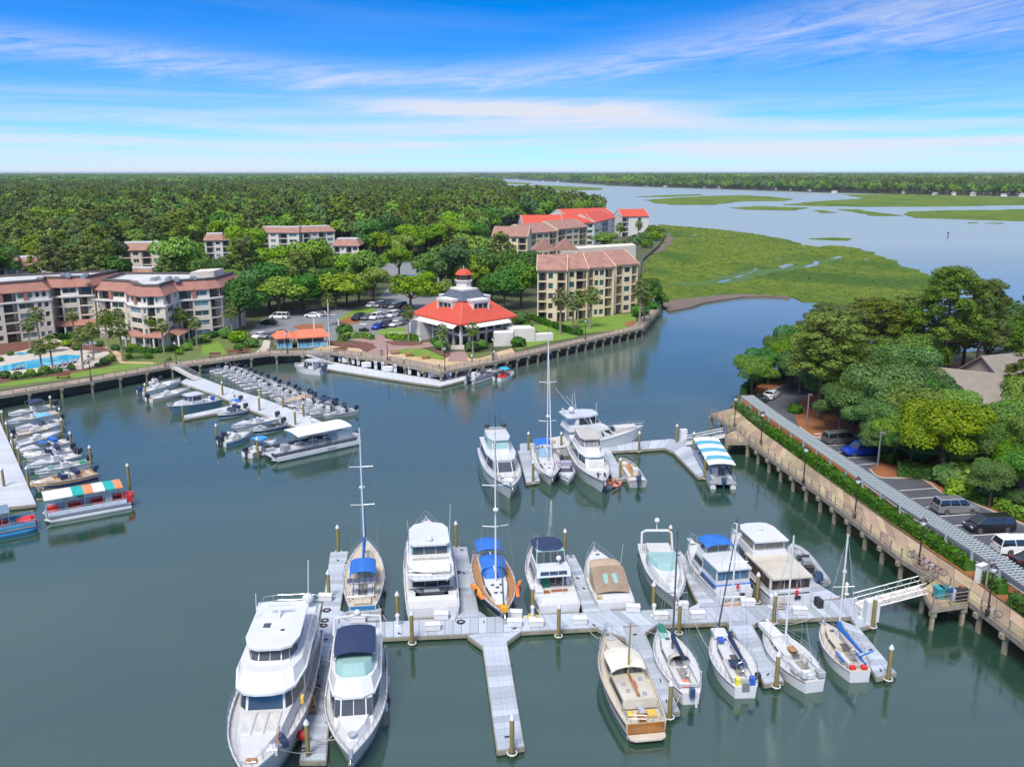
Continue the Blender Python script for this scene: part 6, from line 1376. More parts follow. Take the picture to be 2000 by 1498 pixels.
def big2():
 b=Boat('motor_yacht','white motor yacht with black bimini top, bow towards the viewer, beside the largest one','yacht',(685,1476,2.0),(701,1222,3.4),4.7,2.0,1.45,.42,.9,.1,2.3,.15)
 b.hull(stripe=[(.02,.12,HNAVY)]);b.plate('swim_platform',NONSK,[(-.07,.72),(.0,.84)],.35,.47)
 b.tier('foredeck_trunk',GEL,[(.6,.7),(.8,.46),(.88,.2)],[(.6,.62),(.78,.36),(.85,.12)],1.55,2.25)
 b.tier('cabin',GEL,[(.18,.82),(.56,.8),(.74,.6),(.76,.4)],[(.18,.76),(.52,.74),(.655,.56),(.665,.38)],1.5,3.15,[(0,.1,.97,.45,.85,3),(1,.08,.97,.4,.9,2),(2,.02,.98,.38,.95,1),('front',.02,.98,.38,.95,2)])
 b.plate('flybridge_deck',GEL,[(.02,.68),(.08,.84),(.5,.84),(.64,.66),(.68,.3)],3.15,3.3)
 b.tier('flybridge_coaming',GEL,[(.1,.8),(.5,.8),(.63,.62),(.665,.28)],[(.12,.74),(.48,.72),(.585,.54),(.61,.24)],3.3,4.0)
 b.tier('windscreen',CLEARG,[(.4,.66),(.53,.58),(.575,.36)],[(.4,.6),(.5,.52),(.535,.32)],4.0,4.75,[(0,.05,.95,.1,.95,1),(1,.02,.98,.1,.95,1),('front',.02,.98,.1,.95,2)],CLEARG)
 b.canopy('bimini',NAVY,.22,.5,.66,5.25,.2,.1,.05,True,4.0)
 b.box('helm_seat',VINYL,.42,.3,3.95,(.7,.8,.5));b.box('helm_seat',VINYL,.42,-.3,3.95,(.7,.8,.5));b.box('bench',VINYL,.14,0,3.3,(1.0,2.6,.5));b.box('helm_console',GEL,.5,.2,3.95,(.6,1.2,.45))
 b.tube('radar_arch',GEL,[(.15,.8,3.9),(.1,.78,5.0),(.1,0,5.2),(.1,-.78,5.0),(.15,-.8,3.9)],.11,6);b.dome(.1,0,5.25,.3)
 b.rail(.5,.985,.6,10);b.anchor();MB().lathe([(.33,0),(.33,.03),(.3,.05)],(0,0,0),14).build('deck_hatch',GREYT,b.root,(.86*b.L,0,2.22));b.fenders([(.3,1),(.55,1),(.3,-1),(.6,-1)]);b.box('dock_step',SMOKE,.2,-.93,1.7,(1.6,.1,.9));b.box('dock_step',SMOKE,.2,.93,1.7,(1.6,.1,.9))
 b.box('horn',STEEL,.64,0,3.35,(.3,.15,.12))
 moor(b,False,-1)
big2()
def big4():
 b=Boat('motor_yacht','big white flybridge yacht moored stern to the main dock with a covered tender aboard','yacht',(832,1010,2.6),(846,1206,.5),5.2,2.6,1.5,.42,.92,.1,2.3,.2)
 b.hull();b.plate('swim_platform',NONSK,[(.0,.84),(.075,.92)],.42,.56)
 b.tier('transom_block',GEL,[(.065,.9),(.14,.92)],[(.1,.88),(.14,.9)],.56,1.75);b.name_text('Miramelia',.068,0,.95,.5,mat('blue_lettering',(.03,.1,.35),.5),(R(62),0,R(-90)))
 b.tier('deckhouse',GEL,[(.2,.84),(.6,.82),(.76,.56),(.79,.3)],[(.2,.78),(.55,.74),(.66,.5),(.68,.28)],1.6,3.25,[(0,.06,.97,.4,.85,3),(1,.05,.95,.4,.9,2),(2,.03,.97,.4,.9,1),('front',.03,.97,.4,.9,1),('aft',.08,.92,.1,.85,3)])
 b.tier('foredeck_trunk',GEL,[(.6,.7),(.8,.46),(.9,.2)],[(.6,.62),(.78,.36),(.87,.12)],2.0,2.75)
 b.plate('flybridge_deck',GEL,[(.1,.6),(.14,.84),(.55,.86),(.68,.6),(.71,.25)],3.25,3.42)
 b.tier('flybridge_coaming',GEL,[(.28,.82),(.54,.82),(.67,.58),(.7,.24)],[(.3,.76),(.52,.76),(.62,.52),(.64,.2)],3.42,4.15)
 for sd in(-1,1):b.tier('hardtop_pillar',GEL,[(.3,.0)],[(.3,.0)],3.5,3.6)if False else b.tube('hardtop_pillar',GEL,[(.3,sd*.76,3.5),(.34,sd*.7,5.1)],.13,6);b.tube('hardtop_pillar',GEL,[(.5,sd*.72,4.1),(.47,sd*.68,5.1)],.08,6)
 b.plate('hardtop',GEL,[(.29,.6),(.31,.74),(.5,.74),(.56,.56),(.58,.25)],5.08,5.26);b.dome(.34,0,5.26,.36);b.tube('antenna',SPAR,[(.35,-.74,5.1),(.33,-.8,9.0)],.03);b.tube('antenna',SPAR,[(.35,.74,5.1),(.33,.8,7.5)],.025)
 b.tier('enclosure',CLEARG,[(.305,.7),(.32,.7)],[(.315,.68),(.33,.68)],4.1,5.08,[('aft',.03,.97,.05,.95,3)],SMOKE)
 b.box('bench',VINYL,.3,0,3.42,(.9,3.4,.7));b.box('bench',VINYL,.12,0,1.2,(.8,3.2,.55));b.box('cockpit_table',GEL,.165,0,1.2,(.7,1.5,.65));b.tube('cockpit_seat_back',SMOKE,[(.16,-.62,1.75),(.115,-.4,1.8),(.115,.4,1.8),(.16,.62,1.75)],.09)
 b.rail(.42,.985,.75,12);b.anchor();b.fence('aft_rail',[(.2,.84),(.12,.8),(.105,0),(.12,-.8),(.2,-.84)],3.42,.75,12)
 c=Matrix.Rotation(b.hd,3,'Z')@Vector((.2*b.L,-1.75,3.5));tender('white covered tender lying across the flybridge yacht upper deck',b.root.location+c,b.hd+R(90),3.6,GREYT,mat('tender_cover',(.72,.72,.7),.8,bump=.02,scale=2))
 b.fenders([(.2,-1),(.45,-1),(.65,-1)],BLACK)
 moor(b,True,0)
big4()
def navy6():
 b=Boat('cabin_cruiser','white flybridge cruiser with navy canopy and red-brown cockpit, stern to the dock','cruiser',(1046,1057,2.1),(1093,1197,.5),4.3,2.1,1.3,.4,.9,.1,2.2,.15)
 b.hull(stripe=[(.9,.95,HNAVY)]);b.plate('swim_platform',NONSK,[(.0,.86),(.08,.92)],.4,.52);b.tier('transom_block',GEL,[(.07,.9),(.16,.92)],[(.1,.88),(.16,.9)],.5,1.5);b.name_text('Anchorage',.07,0,.85,.36,NAVY,(R(65),0,R(-90)))
 b.tier('cabin',GEL,[(.3,.82),(.62,.78),(.8,.44),(.83,.2)],[(.3,.74),(.56,.68),(.68,.38),(.7,.18)],1.4,2.75,[(0,.05,.96,.4,.85,2),(1,.05,.9,.4,.85,1),(2,.05,.95,.4,.85,1),('aft',.08,.7,.0,.9,2)])
 b.tier('flybridge',GEL,[(.22,.78),(.54,.76),(.68,.5),(.7,.22)],[(.24,.74),(.52,.72),(.63,.46),(.64,.2)],2.75,3.5,[('aft',.1,.9,.25,.7,3)])
 b.tier('enclosure',CLEARG,[(.34,.68),(.54,.66),(.62,.44)],[(.36,.64),(.52,.6),(.58,.4)],3.5,4.65,[(0,.03,.97,.05,.95,3),(1,.03,.97,.05,.95,1),('front',.03,.97,.05,.95,3),('aft',.03,.97,.05,.95,4)],SMOKE)
 b.canopy('bimini',NAVY,.36,.62,.7,4.72,.2,.22,.05,False)
 b.box('cockpit_sole',VARN,.2,.05,1.22,(1.4,2.2,.06));b.box('companion_door',GREENC,.29,.3,1.3,(.1,.9,1.2));b.box('stair',GEL,.24,.68,1.25,(1.6,.8,.5));b.box('bench',VINYL,.17,-.2,1.25,(.6,1.8,.4));b.box('cushion',REDP if False else mat('brown_cushion',(.3,.1,.04),.7),.17,-.2,1.64,(.5,1.6,.08))
 b.tube('ensign_staff',SPAR,[(.14,-.3,1.5),(.13,-.3,3.6)],.03);b.dome(.3,-.3,3.55,.28,GEL,.5);b.tube('antenna',SPAR,[(.28,.7,3.5),(.26,.72,6.4)],.022);b.rail(.5,.985,.65,9);b.anchor();b.box('fender_rack',BLACK,.95,.12,2.1,(.5,.16,.6));b.box('fender_rack',BLACK,.95,-.12,2.1,(.5,.16,.6));b.box('deck_hatch',SMOKE,.86,0,2.1,(.5,.5,.06));b.fenders([(.3,-1),(.5,-1)],HNAVY)
 moor(b,True,-1)
navy6()
def tan7():
 b=Boat('express_cruiser','white express cruiser under a tan canvas canopy, stern to the dock','cruiser',(1160,1070,1.9),(1203,1190,.5),3.9,1.9,1.2,.4,.9,.1,2.2,.12)
 b.hull();b.plate('swim_platform',TEAK,[(.0,.7),(.03,.86),(.09,.92)],.42,.54);b.tier('transom_block',GEL,[(.085,.9),(.2,.92)],[(.11,.88),(.2,.9)],.5,1.4);b.name_text('Aline',.085,0,.8,.34,NAVY,(R(65),0,R(-90)));b.box('transom_gate',mat('tan_vinyl',(.45,.33,.15),.7),.1,.7,.8,(.3,.5,.6))
 b.tier('foredeck_trunk',GEL,[(.48,.8),(.74,.56),(.88,.2)],[(.5,.7),(.72,.46),(.85,.12)],1.5,2.05);b.tier('windscreen',CLEARG,[(.4,.86),(.5,.82),(.64,.5)],[(.38,.82),(.46,.74),(.57,.42)],1.6,2.6,[(0,.02,.98,.1,.9,1),(1,.02,.98,.1,.9,1),('front',.02,.98,.1,.9,2)],CLEARG)
 b.canopy('canopy',TANC,.4,.58,.78,2.75,.2,.14,.05,False)
 P=[[Vector((x*b.L,v*w_*b.B/2,z+.2*(1-v*v)))for v in(-1,-.5,0,.5,1)]for x,w_,z in((.12,.8,1.5),(.2,.84,1.95),(.3,.84,2.4),(.41,.82,2.72))]
 MB().loft(P,False).build('cockpit_cover',mat('brown_mesh_canvas',(.27,.2,.14),.85,scale=1,bump=.01),b.root,smooth=True)
 MB().loft([[p+Vector((0,0,.02))for p in(P[1][1].lerp(P[1][2],.2),P[1][3].lerp(P[1][2],.2))],[p+Vector((0,0,.03))for p in(P[2][1].lerp(P[2][2],.2),P[2][3].lerp(P[2][2],.2))]],False).build('clear_panel',CLEARG,b.root)
 for sd in(-1,1):MB().add([P[i][0 if sd<0 else 4]+Vector((0,0,0))for i in range(4)]+[Vector((P[i][0].x,sd*b.B/2*.86,1.35))for i in range(4)],[(0,1,5,4),(1,2,6,5),(2,3,7,6)]).build('side_curtain',TANC,b.root)
 b.rail(.45,.985,.6,9);b.anchor();b.box('deck_hatch',SMOKE,.82,0,2.0,(.5,.5,.06));b.box('deck_hatch',SMOKE,.7,.1,2.05,(.4,.4,.05));b.tube('bow_flag_staff',SPAR,[(.98,0,1.9),(1.0,0,3.0)],.02);MB().box((1.0*b.L-.2,0,2.9),(.45,.02,.28)).build('flag',NAVY,b.root);b.tube('antenna',SPAR,[(.5,-.8,2.0),(.46,-.86,4.8)],.022)
 moor(b,True,0)
tan7()
def express8():
 b=Boat('express_cruiser','all-white express cruiser with radar arch, bow towards the main dock','cruiser',(1324,1170,1.7),(1277,1062,1.2),3.9,1.7,1.25,.4,.88,.1,2.2,.12)
 b.hull(stripe=[(.62,.7,GREYT)]);b.tier('foredeck_trunk',GEL,[(.42,.84),(.7,.62),(.88,.22)],[(.44,.74),(.68,.5),(.85,.14)],1.3,1.95)
 b.tier('windscreen',CLEARG,[(.36,.84),(.46,.8),(.6,.5),(.64,.2)],[(.34,.78),(.42,.7),(.52,.44),(.55,.18)],1.6,2.35,[(0,.02,.98,.1,.9,1),(1,.02,.98,.1,.9,1),(2,.02,.98,.1,.9,1),('front',.02,.98,.1,.9,1)],CLEARG)
 for dx in(0,.012):b.tube('radar_arch',GEL,[(.14+dx,.84,1.2),(.1+dx,.8,3.1),(.1+dx,.6,3.35),(.1+dx,-.6,3.35),(.1+dx,-.8,3.1),(.14+dx,-.84,1.2)],.11,6)
 b.dome(.1,0,3.4,.3,GEL,.9);b.box('cockpit_cover',VINYL,.24,0,1.2,(2.6,2.4,1.0));b.box('helm_seat',VINYL,.34,.3,1.4,(.6,.7,.8));b.box('bench',VINYL,.15,0,1.2,(.8,2.6,.6));b.box('sun_pad',VINYL,.74,0,1.92,(1.6,1.0,.08));b.box('deck_hatch',GREYT,.84,0,1.85,(.45,.45,.05));b.rail(.5,.985,.5,8);b.anchor();b.plate('swim_platform',NONSK,[(-.07,.8),(.0,.86)],.4,.5)
 for sd in(-1,1):MB().add([b.hp(t,f,sd,.015)for t,f in((.2,.6),(.5,.62),(.5,.75),(.2,.82))],[(0,1,2,3)]).build('hull_window',SMOKE,b.root)
express8()
def trawler9():
 b=Boat('trawler','white trawler yacht with blue bimini and boarding steps, stern to the dock','trawler',(1350,1056,2.2),(1434,1170,.9),4.1,2.2,1.7,.42,.9,.08,2.3,.2)
 b.hull(stripe=[(.02,.12,HBLUE)],transom=GEL);b.name_text('EXPLORER',-.008,0,.75,.42,BLACK,(R(90),0,R(-90)));b.plate('swim_platform',TEAK,[(-.06,.8),(-.01,.86)],.35,.45)
 b.tier('aft_cabin',GEL,[(.02,.86),(.4,.9)],[(.03,.84),(.4,.86)],1.6,2.15,[(0,.1,.9,.2,.8,2)])
 b.tier('aft_deck_house',GEL,[(.05,.84),(.34,.86)],[(.05,.8),(.34,.82)],2.15,3.7,[(0,.03,.97,.35,.95,3),('aft',.03,.97,.35,.95,4)],mat('blue_tinted_window',(.05,.12,.2),.08,spec=.8,scale=.6,col2=(.12,.2,.26)))
 for z in(2.12,2.45):MB().box((.19*b.L,0,z),(.31*b.L,b.B*.875,.2)).build('blue_band',BLUEC,b.root)if z<2.2 else None
 b.plate('aft_hardtop',GEL,[(.02,.82),(.38,.88)],3.7,3.86);b.tier('saloon',GEL,[(.36,.82),(.62,.78),(.7,.5)],[(.36,.76),(.56,.7),(.62,.45)],1.9,3.2,[(0,.1,.95,.4,.85,2),(1,.05,.95,.4,.9,1),('front',.03,.97,.4,.9,2)])
 b.tier('flybridge',GEL,[(.34,.76),(.56,.72),(.64,.45)],[(.35,.72),(.54,.66),(.6,.4)],3.2,3.9);b.tier('windscreen',CLEARG,[(.38,.64),(.52,.62),(.58,.4)],[(.38,.6),(.5,.56),(.55,.36)],3.9,4.6,[(0,.03,.97,.1,.9,2),(1,.03,.97,.1,.9,1),('front',.03,.97,.1,.9,2),('aft',.05,.95,.1,.9,2)])
 b.canopy('bimini',BLUEC,.34,.58,.72,4.85,.22,.2,.05,True,3.8);b.rail(.35,.985,.75,11);b.anchor(GEL);b.box('pulpit',GEL,1.0,0,2.15,(1.2,.5,.12))
 for k in range(5):b.box('boarding_step',GEL,.44,1.15+.06*k if False else-1.12,.5+k*.3,(.9-k*.08,.5,.3));
 b.box('planter',mat('potted_greenery',(.06,.15,.03),.9),.5,-.86,2.2,(.5,.4,.4));b.box('nameboard',BLACK,-.012,-.35,1.25,(.04,.5,.3));b.tube('ensign_staff',VARN,[(-.01,-.2,1.6),(-.02,-.2,2.8)],.025);MB().box((-.15,-.2,2.3),(.04,.25,.5)).build('flag',REDP,b.root);b.fenders([(.3,-1),(.5,-1),(.65,-1)],BLACK)
 moor(b,True,1)
trawler9()
def twodeck10():
 b=Boat('motor_yacht','white two-deck yacht with glazed aft deck and boarding ladder, beside the grey inflatable','yacht',(1434,1036,2.5),(1544,1178,.8),4.7,2.5,1.7,.45,.9,.08,2.4,.25)
 b.hull(stripe=[(.86,.9,HNAVY)],transom=GEL);b.name_text('Patriot',-.008,.25,.7,.36,NAVY,(R(90),0,R(-90)));b.plate('swim_platform',GEL,[(-.06,.84),(-.01,.9)],.35,.45);b.box('dock_mat',TEAK,-.035,-.4,.46,(.5,1.4,.05))
 b.tier('aft_deck_house',GEL,[(.02,.88),(.44,.88)],[(.02,.86),(.44,.84)],1.7,3.3,[(0,.03,.97,.32,.93,4),('aft',.03,.97,.32,.93,3)],mat('brown_tinted_window',(.1,.06,.04),.1,spec=.8,scale=.7,col2=(.03,.03,.03)))
 b.plate('aft_hardtop',CREAMG,[(-.01,.84),(.44,.92)],3.3,3.46);b.tier('saloon',GEL,[(.44,.84),(.68,.78),(.78,.5)],[(.44,.78),(.64,.7),(.7,.45)],2.0,3.3,[(0,.05,.95,.4,.88,3),(1,.05,.95,.4,.88,1),('front',.03,.97,.4,.88,2)])
 b.tier('flybridge',GEL,[(.36,.78),(.64,.74),(.72,.48)],[(.37,.74),(.62,.7),(.68,.44)],3.3,3.95);b.tier('enclosure',GEL,[(.38,.7),(.62,.66),(.67,.42)],[(.39,.68),(.6,.62),(.64,.4)],3.95,4.95,[(0,.03,.97,.1,.92,4),(1,.03,.97,.1,.92,1),('front',.03,.97,.1,.92,2),('aft',.04,.96,.1,.92,3)],mat('beige_clear_vinyl',(.35,.3,.22),.15,spec=.6,col2=(.2,.16,.11)))
 b.plate('hardtop',GEL,[(.34,.74),(.6,.76),(.67,.6),(.69,.3)],4.95,5.1);b.dome(.55,0,5.1,.25);b.rail(.4,.985,.8,11);b.anchor(GEL);b.fenders([(.9,-1),(.92,1)])
 for k in range(6):b.box('ladder_rung',BEIGEV,-.05-.012*k*0,.55,.5+k*.26,(.12,.7,.06))
 b.tube('ladder_rail',STEEL,[(-.06,.72,.4),(-.02,.72,2.2)],.03);b.tube('ladder_rail',STEEL,[(-.06,.38,.4),(-.02,.38,2.2)],.03);MB().box((-.1,-.5,2.0),(.04,.3,.7)).build('flag',REDP,b.root);b.box('stern_panel',BLACK,-.012,-.25,1.25,(.04,.6,.35));b.box('dock_step',BLACK,-.04,-1.08,.5,(.9,.5,.9))
 for t in(.3,.45):b.box('porthole',SMOKE,t,b.half(t)/(b.B/2)*.985,1.0,(1.2,.1,.25));b.box('porthole',SMOKE,t,-b.half(t)/(b.B/2)*.985,1.0,(1.2,.1,.25))
 moor(b,True,0)
twodeck10()
def rib(lb,bow,stern,B_,arch=False,motor=MOTORB,name='inflatable_boat'):
 b=Boat(name,lb,'boat',bow,stern,B_,.75,.6,.45,.9,.05,2.4,.3);k=B_*.12
 P=[(.0,-.8),(.55,-.8),(.75,-.68),(.9,-.42),(1.0,0),(.9,.42),(.75,.68),(.55,.8),(.0,.8)]
 MB().tube([(x*b.L,y*B_/2,.5+.3*max(0,x-.6))for x,y in P],k,8).build('tube',GREYT,b.root,smooth=60);b.plate('hull',GREYD,[(0,.8),(.6,.78),(.85,.5),(.97,.1)],-.3,.42)
 b.box('console',GREYD,.42,0,.42,(.7,.8,.9));b.box('windscreen',SMOKE,.46,0,1.3,(.06,.7,.35));b.box('seat',BLACK,.3,0,.42,(.6,.9,.6));b.box('seat',BLACK,.62,0,.42,(.7,1.0,.4));b.box('bow_cushion',GREYT,.8,0,.42,(.8,.9,.3));b.box('rear_bench',BLACK,.14,0,.42,(.5,1.4,.45));b.outboard(0,motor,-.3,.75,1.35)
 if arch:b.tube('arch',STEEL,[(.12,.7,.6),(.1,.66,1.8),(.1,-.66,1.8),(.12,-.7,.6)],.04)
 return b
rib('grey rigid inflatable boat with a blue outboard beside the two-deck yacht',(1548,1064,.7),(1596,1132,.7),2.7)
def sail3():
 b=Boat('sailboat','white sailboat with blue stripe hull, blue bimini and solar panels, stern to the viewer','sailboat',(714,1052,1.6),(708,1186,1.0),4.0,1.6,1.2,.42,.62,.08,2.0,.1)
 b.hull(GEL,CREAMD,stripe=[(.45,.97,HBLUE),(.02,.15,HBLUE)],transom=HBLUE);z=1.25;coach(b,.38,.8,.56,.3,z,.5,CREAMD)
 b.mast(.72,z+.4,15.2,SPAR,(.4,.7),(5.2,2.9),BLUEC,True,BLUEC,.52)
 cockpit(b,.1,.36,.5,z);b.canopy('bimini',BLUEC,.2,.42,.62,3.2,.18,.15,.05,True,1.4);b.canopy('spray_hood_top',BLUEC,.4,.5,.52,2.55,.18,.2,.04,False)
 for k in range(5):b.box('solar_panel',mat('solar_cells',(.05,.06,.1),.2,scale=4,spec=.8),.115,-.56+.28*k,2.9,(1.1,.52,.05))
 b.tube('stern_arch',STEEL,[(.06,.6,1.2),(.08,.6,2.85),(.08,-.6,2.85),(.06,-.6,1.2)],.035);lifelines(b);b.box('lazarette',CREAMD,.05,0,1.2,(1.,1.6,.25));b.fenders([(.3,1),(.5,1),(.4,-1)]);b.anchor()
 c=Matrix.Rotation(b.hd,3,'Z')@Vector((-.75,-1.7,.25));tender('grey inflatable dinghy slung across the stern of the blue-striped sailboat',b.root.location+c,b.hd+R(90),3.3)
sail3()
def kayak(lb,loc,rz,m,L=3.2,roll=0.):
 r=thing('kayak',lb,'kayak',loc,rz);rings=[]
 for i in range(11):
  t=i/10;w_=.38*max(.04,math.sin(math.pi*t)**.7);rings.append([Vector((t*L-L/2,w_*math.cos(a),.16*math.sin(a)*(1 if math.sin(a)>0 else 1.1)+.1*(2*t-1)**2))for a in[k*math.pi/4 for k in range(8)]])
 o=MB().loft(rings).build('hull',m,r,smooth=60);MB().lathe([(.26,.13),(.28,.19),(.2,.17)],(0,0,0),10).build('cockpit',BLACK,r);r.rotation_euler=(roll,0,rz);return r
def sail5():
 b=Boat('sailboat','dark-hulled sailboat with teak side decks and blue canopies, bow to the main dock','sailboat',(985,1198,1.5),(950,1080,1.3),4.1,1.55,1.25,.45,.7,.1,2.0,.1)
 b.hull(GEL,TEAK,stripe=[(.25,.8,HNAVY)]);z=1.3;coach(b,.34,.86,.6,.28,z,.5,GEL,6);b.mast(.56,z+.5,16.5,SPAR,(.38,.66),(4.6,2.6),None,True,SPARD,.5)
 cockpit(b,.06,.32,.55,z);b.canopy('bimini',BLUEC,.02,.24,.66,3.2,.2,.2,.05,True,1.5);b.canopy('bimini',BLUEC,.24,.46,.6,2.75,.2,.3,.05,False);dodger(b,.4,.52,.56,z+.35,1.0,BLUEC)
 lifelines(b);b.anchor();b.fenders([(.15,-1),(.25,-1)]);
 for t,y in((.66,0),(.62,.2),(.62,-.2),(.74,.14),(.74,-.14)):b.box('deck_hatch',SMOKE,t,y,z+.49,(.4,.4,.05))
 Mx=Matrix.Rotation(b.hd,3,'Z')
 for sd,t,m,lb in((1,.68,mat('orange_yellow_kayak',(.8,.36,.04),.5,scale=.8,col2=(.72,.07,.02)),'orange and yellow kayak tied along one rail of the teak-decked sailboat'),(-1,.68,MATS.get('orange_yellow_kayak'),'orange and yellow kayak tied to the other rail of the teak-decked sailboat')):
  q=b.hp(t,1,sd,.25)+Vector((0,0,.25));d=b.hp(t+.08,1,sd)-b.hp(t-.08,1,sd);kayak(lb,b.root.location+Mx@q,b.hd+math.atan2(d.y,d.x),m or MATS['orange_yellow_kayak'],3.4,R(75)*-sd)
 b.box('bow_bag',mat('orange_bag',(.7,.33,.03),.8),.985,0,1.7,(.7,.7,.5))
sail5()
def sail(lb,bow,stern,B_,top,zb=1.35,zs=1.,hull=GEL,dk=NONSK,mx=.58,mm=SPAR,cover=None,jib=True,jibm=None,boom=3.6,extras=(),stripe=(.86,.93,HNAVY),coachm=NONSK,dodge=None,st=.62,**k):
 b=Boat('sailboat',lb,'sailboat',bow,stern,B_,zb,zs,.45,st,.1,2.0,.07);b.hull(hull,dk,stripe=[stripe]if stripe else None);z=lerp(zs,zb,.3);coach(b,.38,.84,.56,.26,z-.03,.42,coachm);cockpit(b,.08,.36,.5,z-.05)
 b.mast(mx,z+.4,top,mm,k.get('spr',(.5,)),(boom,z+1.35),cover,jib,jibm,k.get('radar'));lifelines(b);b.anchor();b.fenders([(.3,-1),(.5,-1)]);b.box('companionway',mat('hatch_tint',(.1,.08,.07),.3),.4,0,z+.39,(.9,.6,.06));b.box('deck_hatch',SMOKE,.74,0,z+.36,(.45,.45,.06))
 if dodge:dodger(b,.34,.46,.52,z+.3,.85,dodge)
 for e in extras:b.box(*e)
 return b
b=sail('white sailboat with a green bow cover and slim dark mast',(1289,1222,1.3),(1350,1354,.95),3.3,11.6,st=.42,mm=SPARD,cover=NAVY,jib=False,dodge=CREAMG,extras=[('motor_cover',MOTORB,-.02,0,.8,(.35,.4,.8)),('folded_dinghy',GREENC,.92,.0,1.25,(1.6,.6,.25)),('bow_cushion',CLEARG,.8,.1,1.35,(1.1,.8,.15)),('red_cushion',PINK,.12,.1,1.05,(.9,.7,.15))])
b.tube('rudder',GEL,[(-.02,-.2,.6),(-.05,-.2,-.3)],.08)
b=sail('cluttered white sailboat with dark furled sail and yellow and blue jerry cans aft',(1402,1226,1.35),(1456,1350,.6),3.5,12.6,st=.5,cover=NAVY,jibm=SPARD,spr=(.42,.7),extras=[('jerry_can',mat('yellow_plastic',(.7,.65,.05),.5),.06,.3,.95,(.5,.35,.6)),('jerry_can',BLUEP,.05,-.35,.95,(.4,.4,.7)),('cover_bundle',GEL,.86,.1,1.35,(1.3,1.2,.35)),('bag',BLUEP,.66,.3,1.75,(.5,.5,.3)),('cushion',GREYT,.2,.3,1.05,(.9,.5,.2)),('crate',BEIGEV,.58,-.4,1.45,(.5,.4,.3)),('stern_ladder',STEEL,.0,0,.6,(.1,.6,.8)),('fuel_box',BLACK,.14,-.75,1.05,(.4,.4,.4)),('solar_panel',NAVY,.28,0,1.7,(.9,1.4,.05))])
b=sail('white sailboat with an upturned dinghy on its foredeck',(1494,1220,1.4),(1592,1332,.9),3.5,11.3,st=.48,stripe=(.84,.9,VARN),jib=False,jibm=None,boom=4.,extras=[('upturned_dinghy',GEL,.84,.1,1.4,(2.4,1.1,.45)),('hatch_cover',TEAK,.44,0,1.7,(.8,.6,.12)),('cushion',BEIGEV,.25,-.3,1.05,(.9,.5,.2)),('outboard_motor',GEL,.03,.5,1.3,(.4,.4,.6)),('gear_box',GREYT,.06,-.4,1.1,(.7,.6,.5)),('bag',GEL,.08,.1,1.05,(.8,.6,.4)),('fender_board',GREYT,.16,.62,1.1,(.8,.3,.3))])
b.tube('whisker_pole',SPAR,[(.7,.6,1.9),(.25,.75,1.6)],.04)
b=sail('cream-decked sailboat with bright blue sail cover by the last finger dock',(1607,1214,1.3),(1680,1314,.85),3.1,11.0,st=.55,dk=CREAMD,coachm=CREAMD,cover=BLUEC,jib=False,boom=4.2,stripe=(.9,.96,BEIGEV),dodge=None,extras=[('red_cushion',REDP,.07,.3,1.0,(.5,.5,.3)),('red_bag',REDP,.06,-.3,1.0,(.5,.45,.3)),('tiller_cover',BLUEC,.17,-.4,1.3,(1.6,.16,.14)),('rail_cover',BLUEC,.2,.7,1.35,(1.4,.14,.2))])
b.tube('boom_crutch',BLUEC,[(.16,-.3,1.6),(.2,-1.1,1.9)],.07)
def msailer12():
 b=Boat('motor_sailer','old wooden-transom motor sailer with cream wheelhouse top, bow to the main dock','boat',(1184,1232,1.9),(1262,1412,1.2),3.9,1.9,1.3,.45,.78,.07,2.0,.22)
 b.hull(CREAMG,CREAMD,stripe=[(.72,.93,mat('red_brown_trim',(.17,.06,.03),.5)),(.04,.3,HNAVY)],transom=VARN);b.plate('swim_platform',CREAMG,[(-.07,.5),(-.05,.68),(-.01,.72)],.3,.42)
 b.tier('aft_cabin',CREAMG,[(.14,.68),(.46,.74)],[(.15,.62),(.46,.66)],1.3,2.0,[(0,.05,.95,.3,.8,4)]);b.tier('wheelhouse',CREAMG,[(.44,.72),(.6,.68),(.68,.44)],[(.45,.66),(.58,.6),(.63,.4)],1.5,2.7,[(0,.05,.95,.3,.9,2),(1,.05,.95,.3,.9,1),('front',.03,.97,.3,.9,2),('aft',.05,.95,.3,.9,3)])
 b.canopy('wheelhouse_top',mat('cream_canvas',(.68,.64,.54),.8,bump=.01),.4,.64,.74,2.8,.28,.2,.06,True,1.9);b.tier('foredeck_trunk',CREAMG,[(.66,.6),(.86,.3)],[(.67,.52),(.84,.22)],1.6,2.1)
 b.tube('mast',mat('wood_spar',(.34,.25,.08),.6),[(.42,0,2.0),(.4,0,6.6)],.09,7,.06);b.box('boom',VARN,.28,0,2.1,(2.6,.2,.18));b.box('deck_hatch',GREYT,.88,0,2.05,(.7,.6,.08));b.box('deck_box',CREAMG,.74,.1,2.1,(.8,1.0,.3));b.box('ladder',GREYT,.12,0,1.5,(1.3,.5,.1),0);b.box('cushion',mat('mustard_cushion',(.6,.42,.05),.8),.08,-.35,1.2,(.7,.7,.25));b.box('coiled_hose',MATS['mustard_cushion'],.1,.45,1.2,(.6,.5,.15));b.box('deck_chair',VARN,.05,.1,1.2,(.8,.5,.3));b.box('deck_chair',mat('red_seat',(.4,.1,.05),.7),.3,-.05,2.0,(.8,.3,.2))
 for x_,y_ in((.24,.3),(.32,.36),(.2,-.3),(.36,-.4)):b.box('deck_gear',GREYD,x_,y_,2.0,(.4,.3,.12))
 b.rail(.5,.99,.7,9,name='deck_rail');b.fence('aft_rail',[(.14,.7),(.02,.68),(.0,0),(.02,-.68),(.14,-.7)],1.25,.6,10);b.anchor();b.fenders([(.3,-1),(.55,-1)])
msailer12()
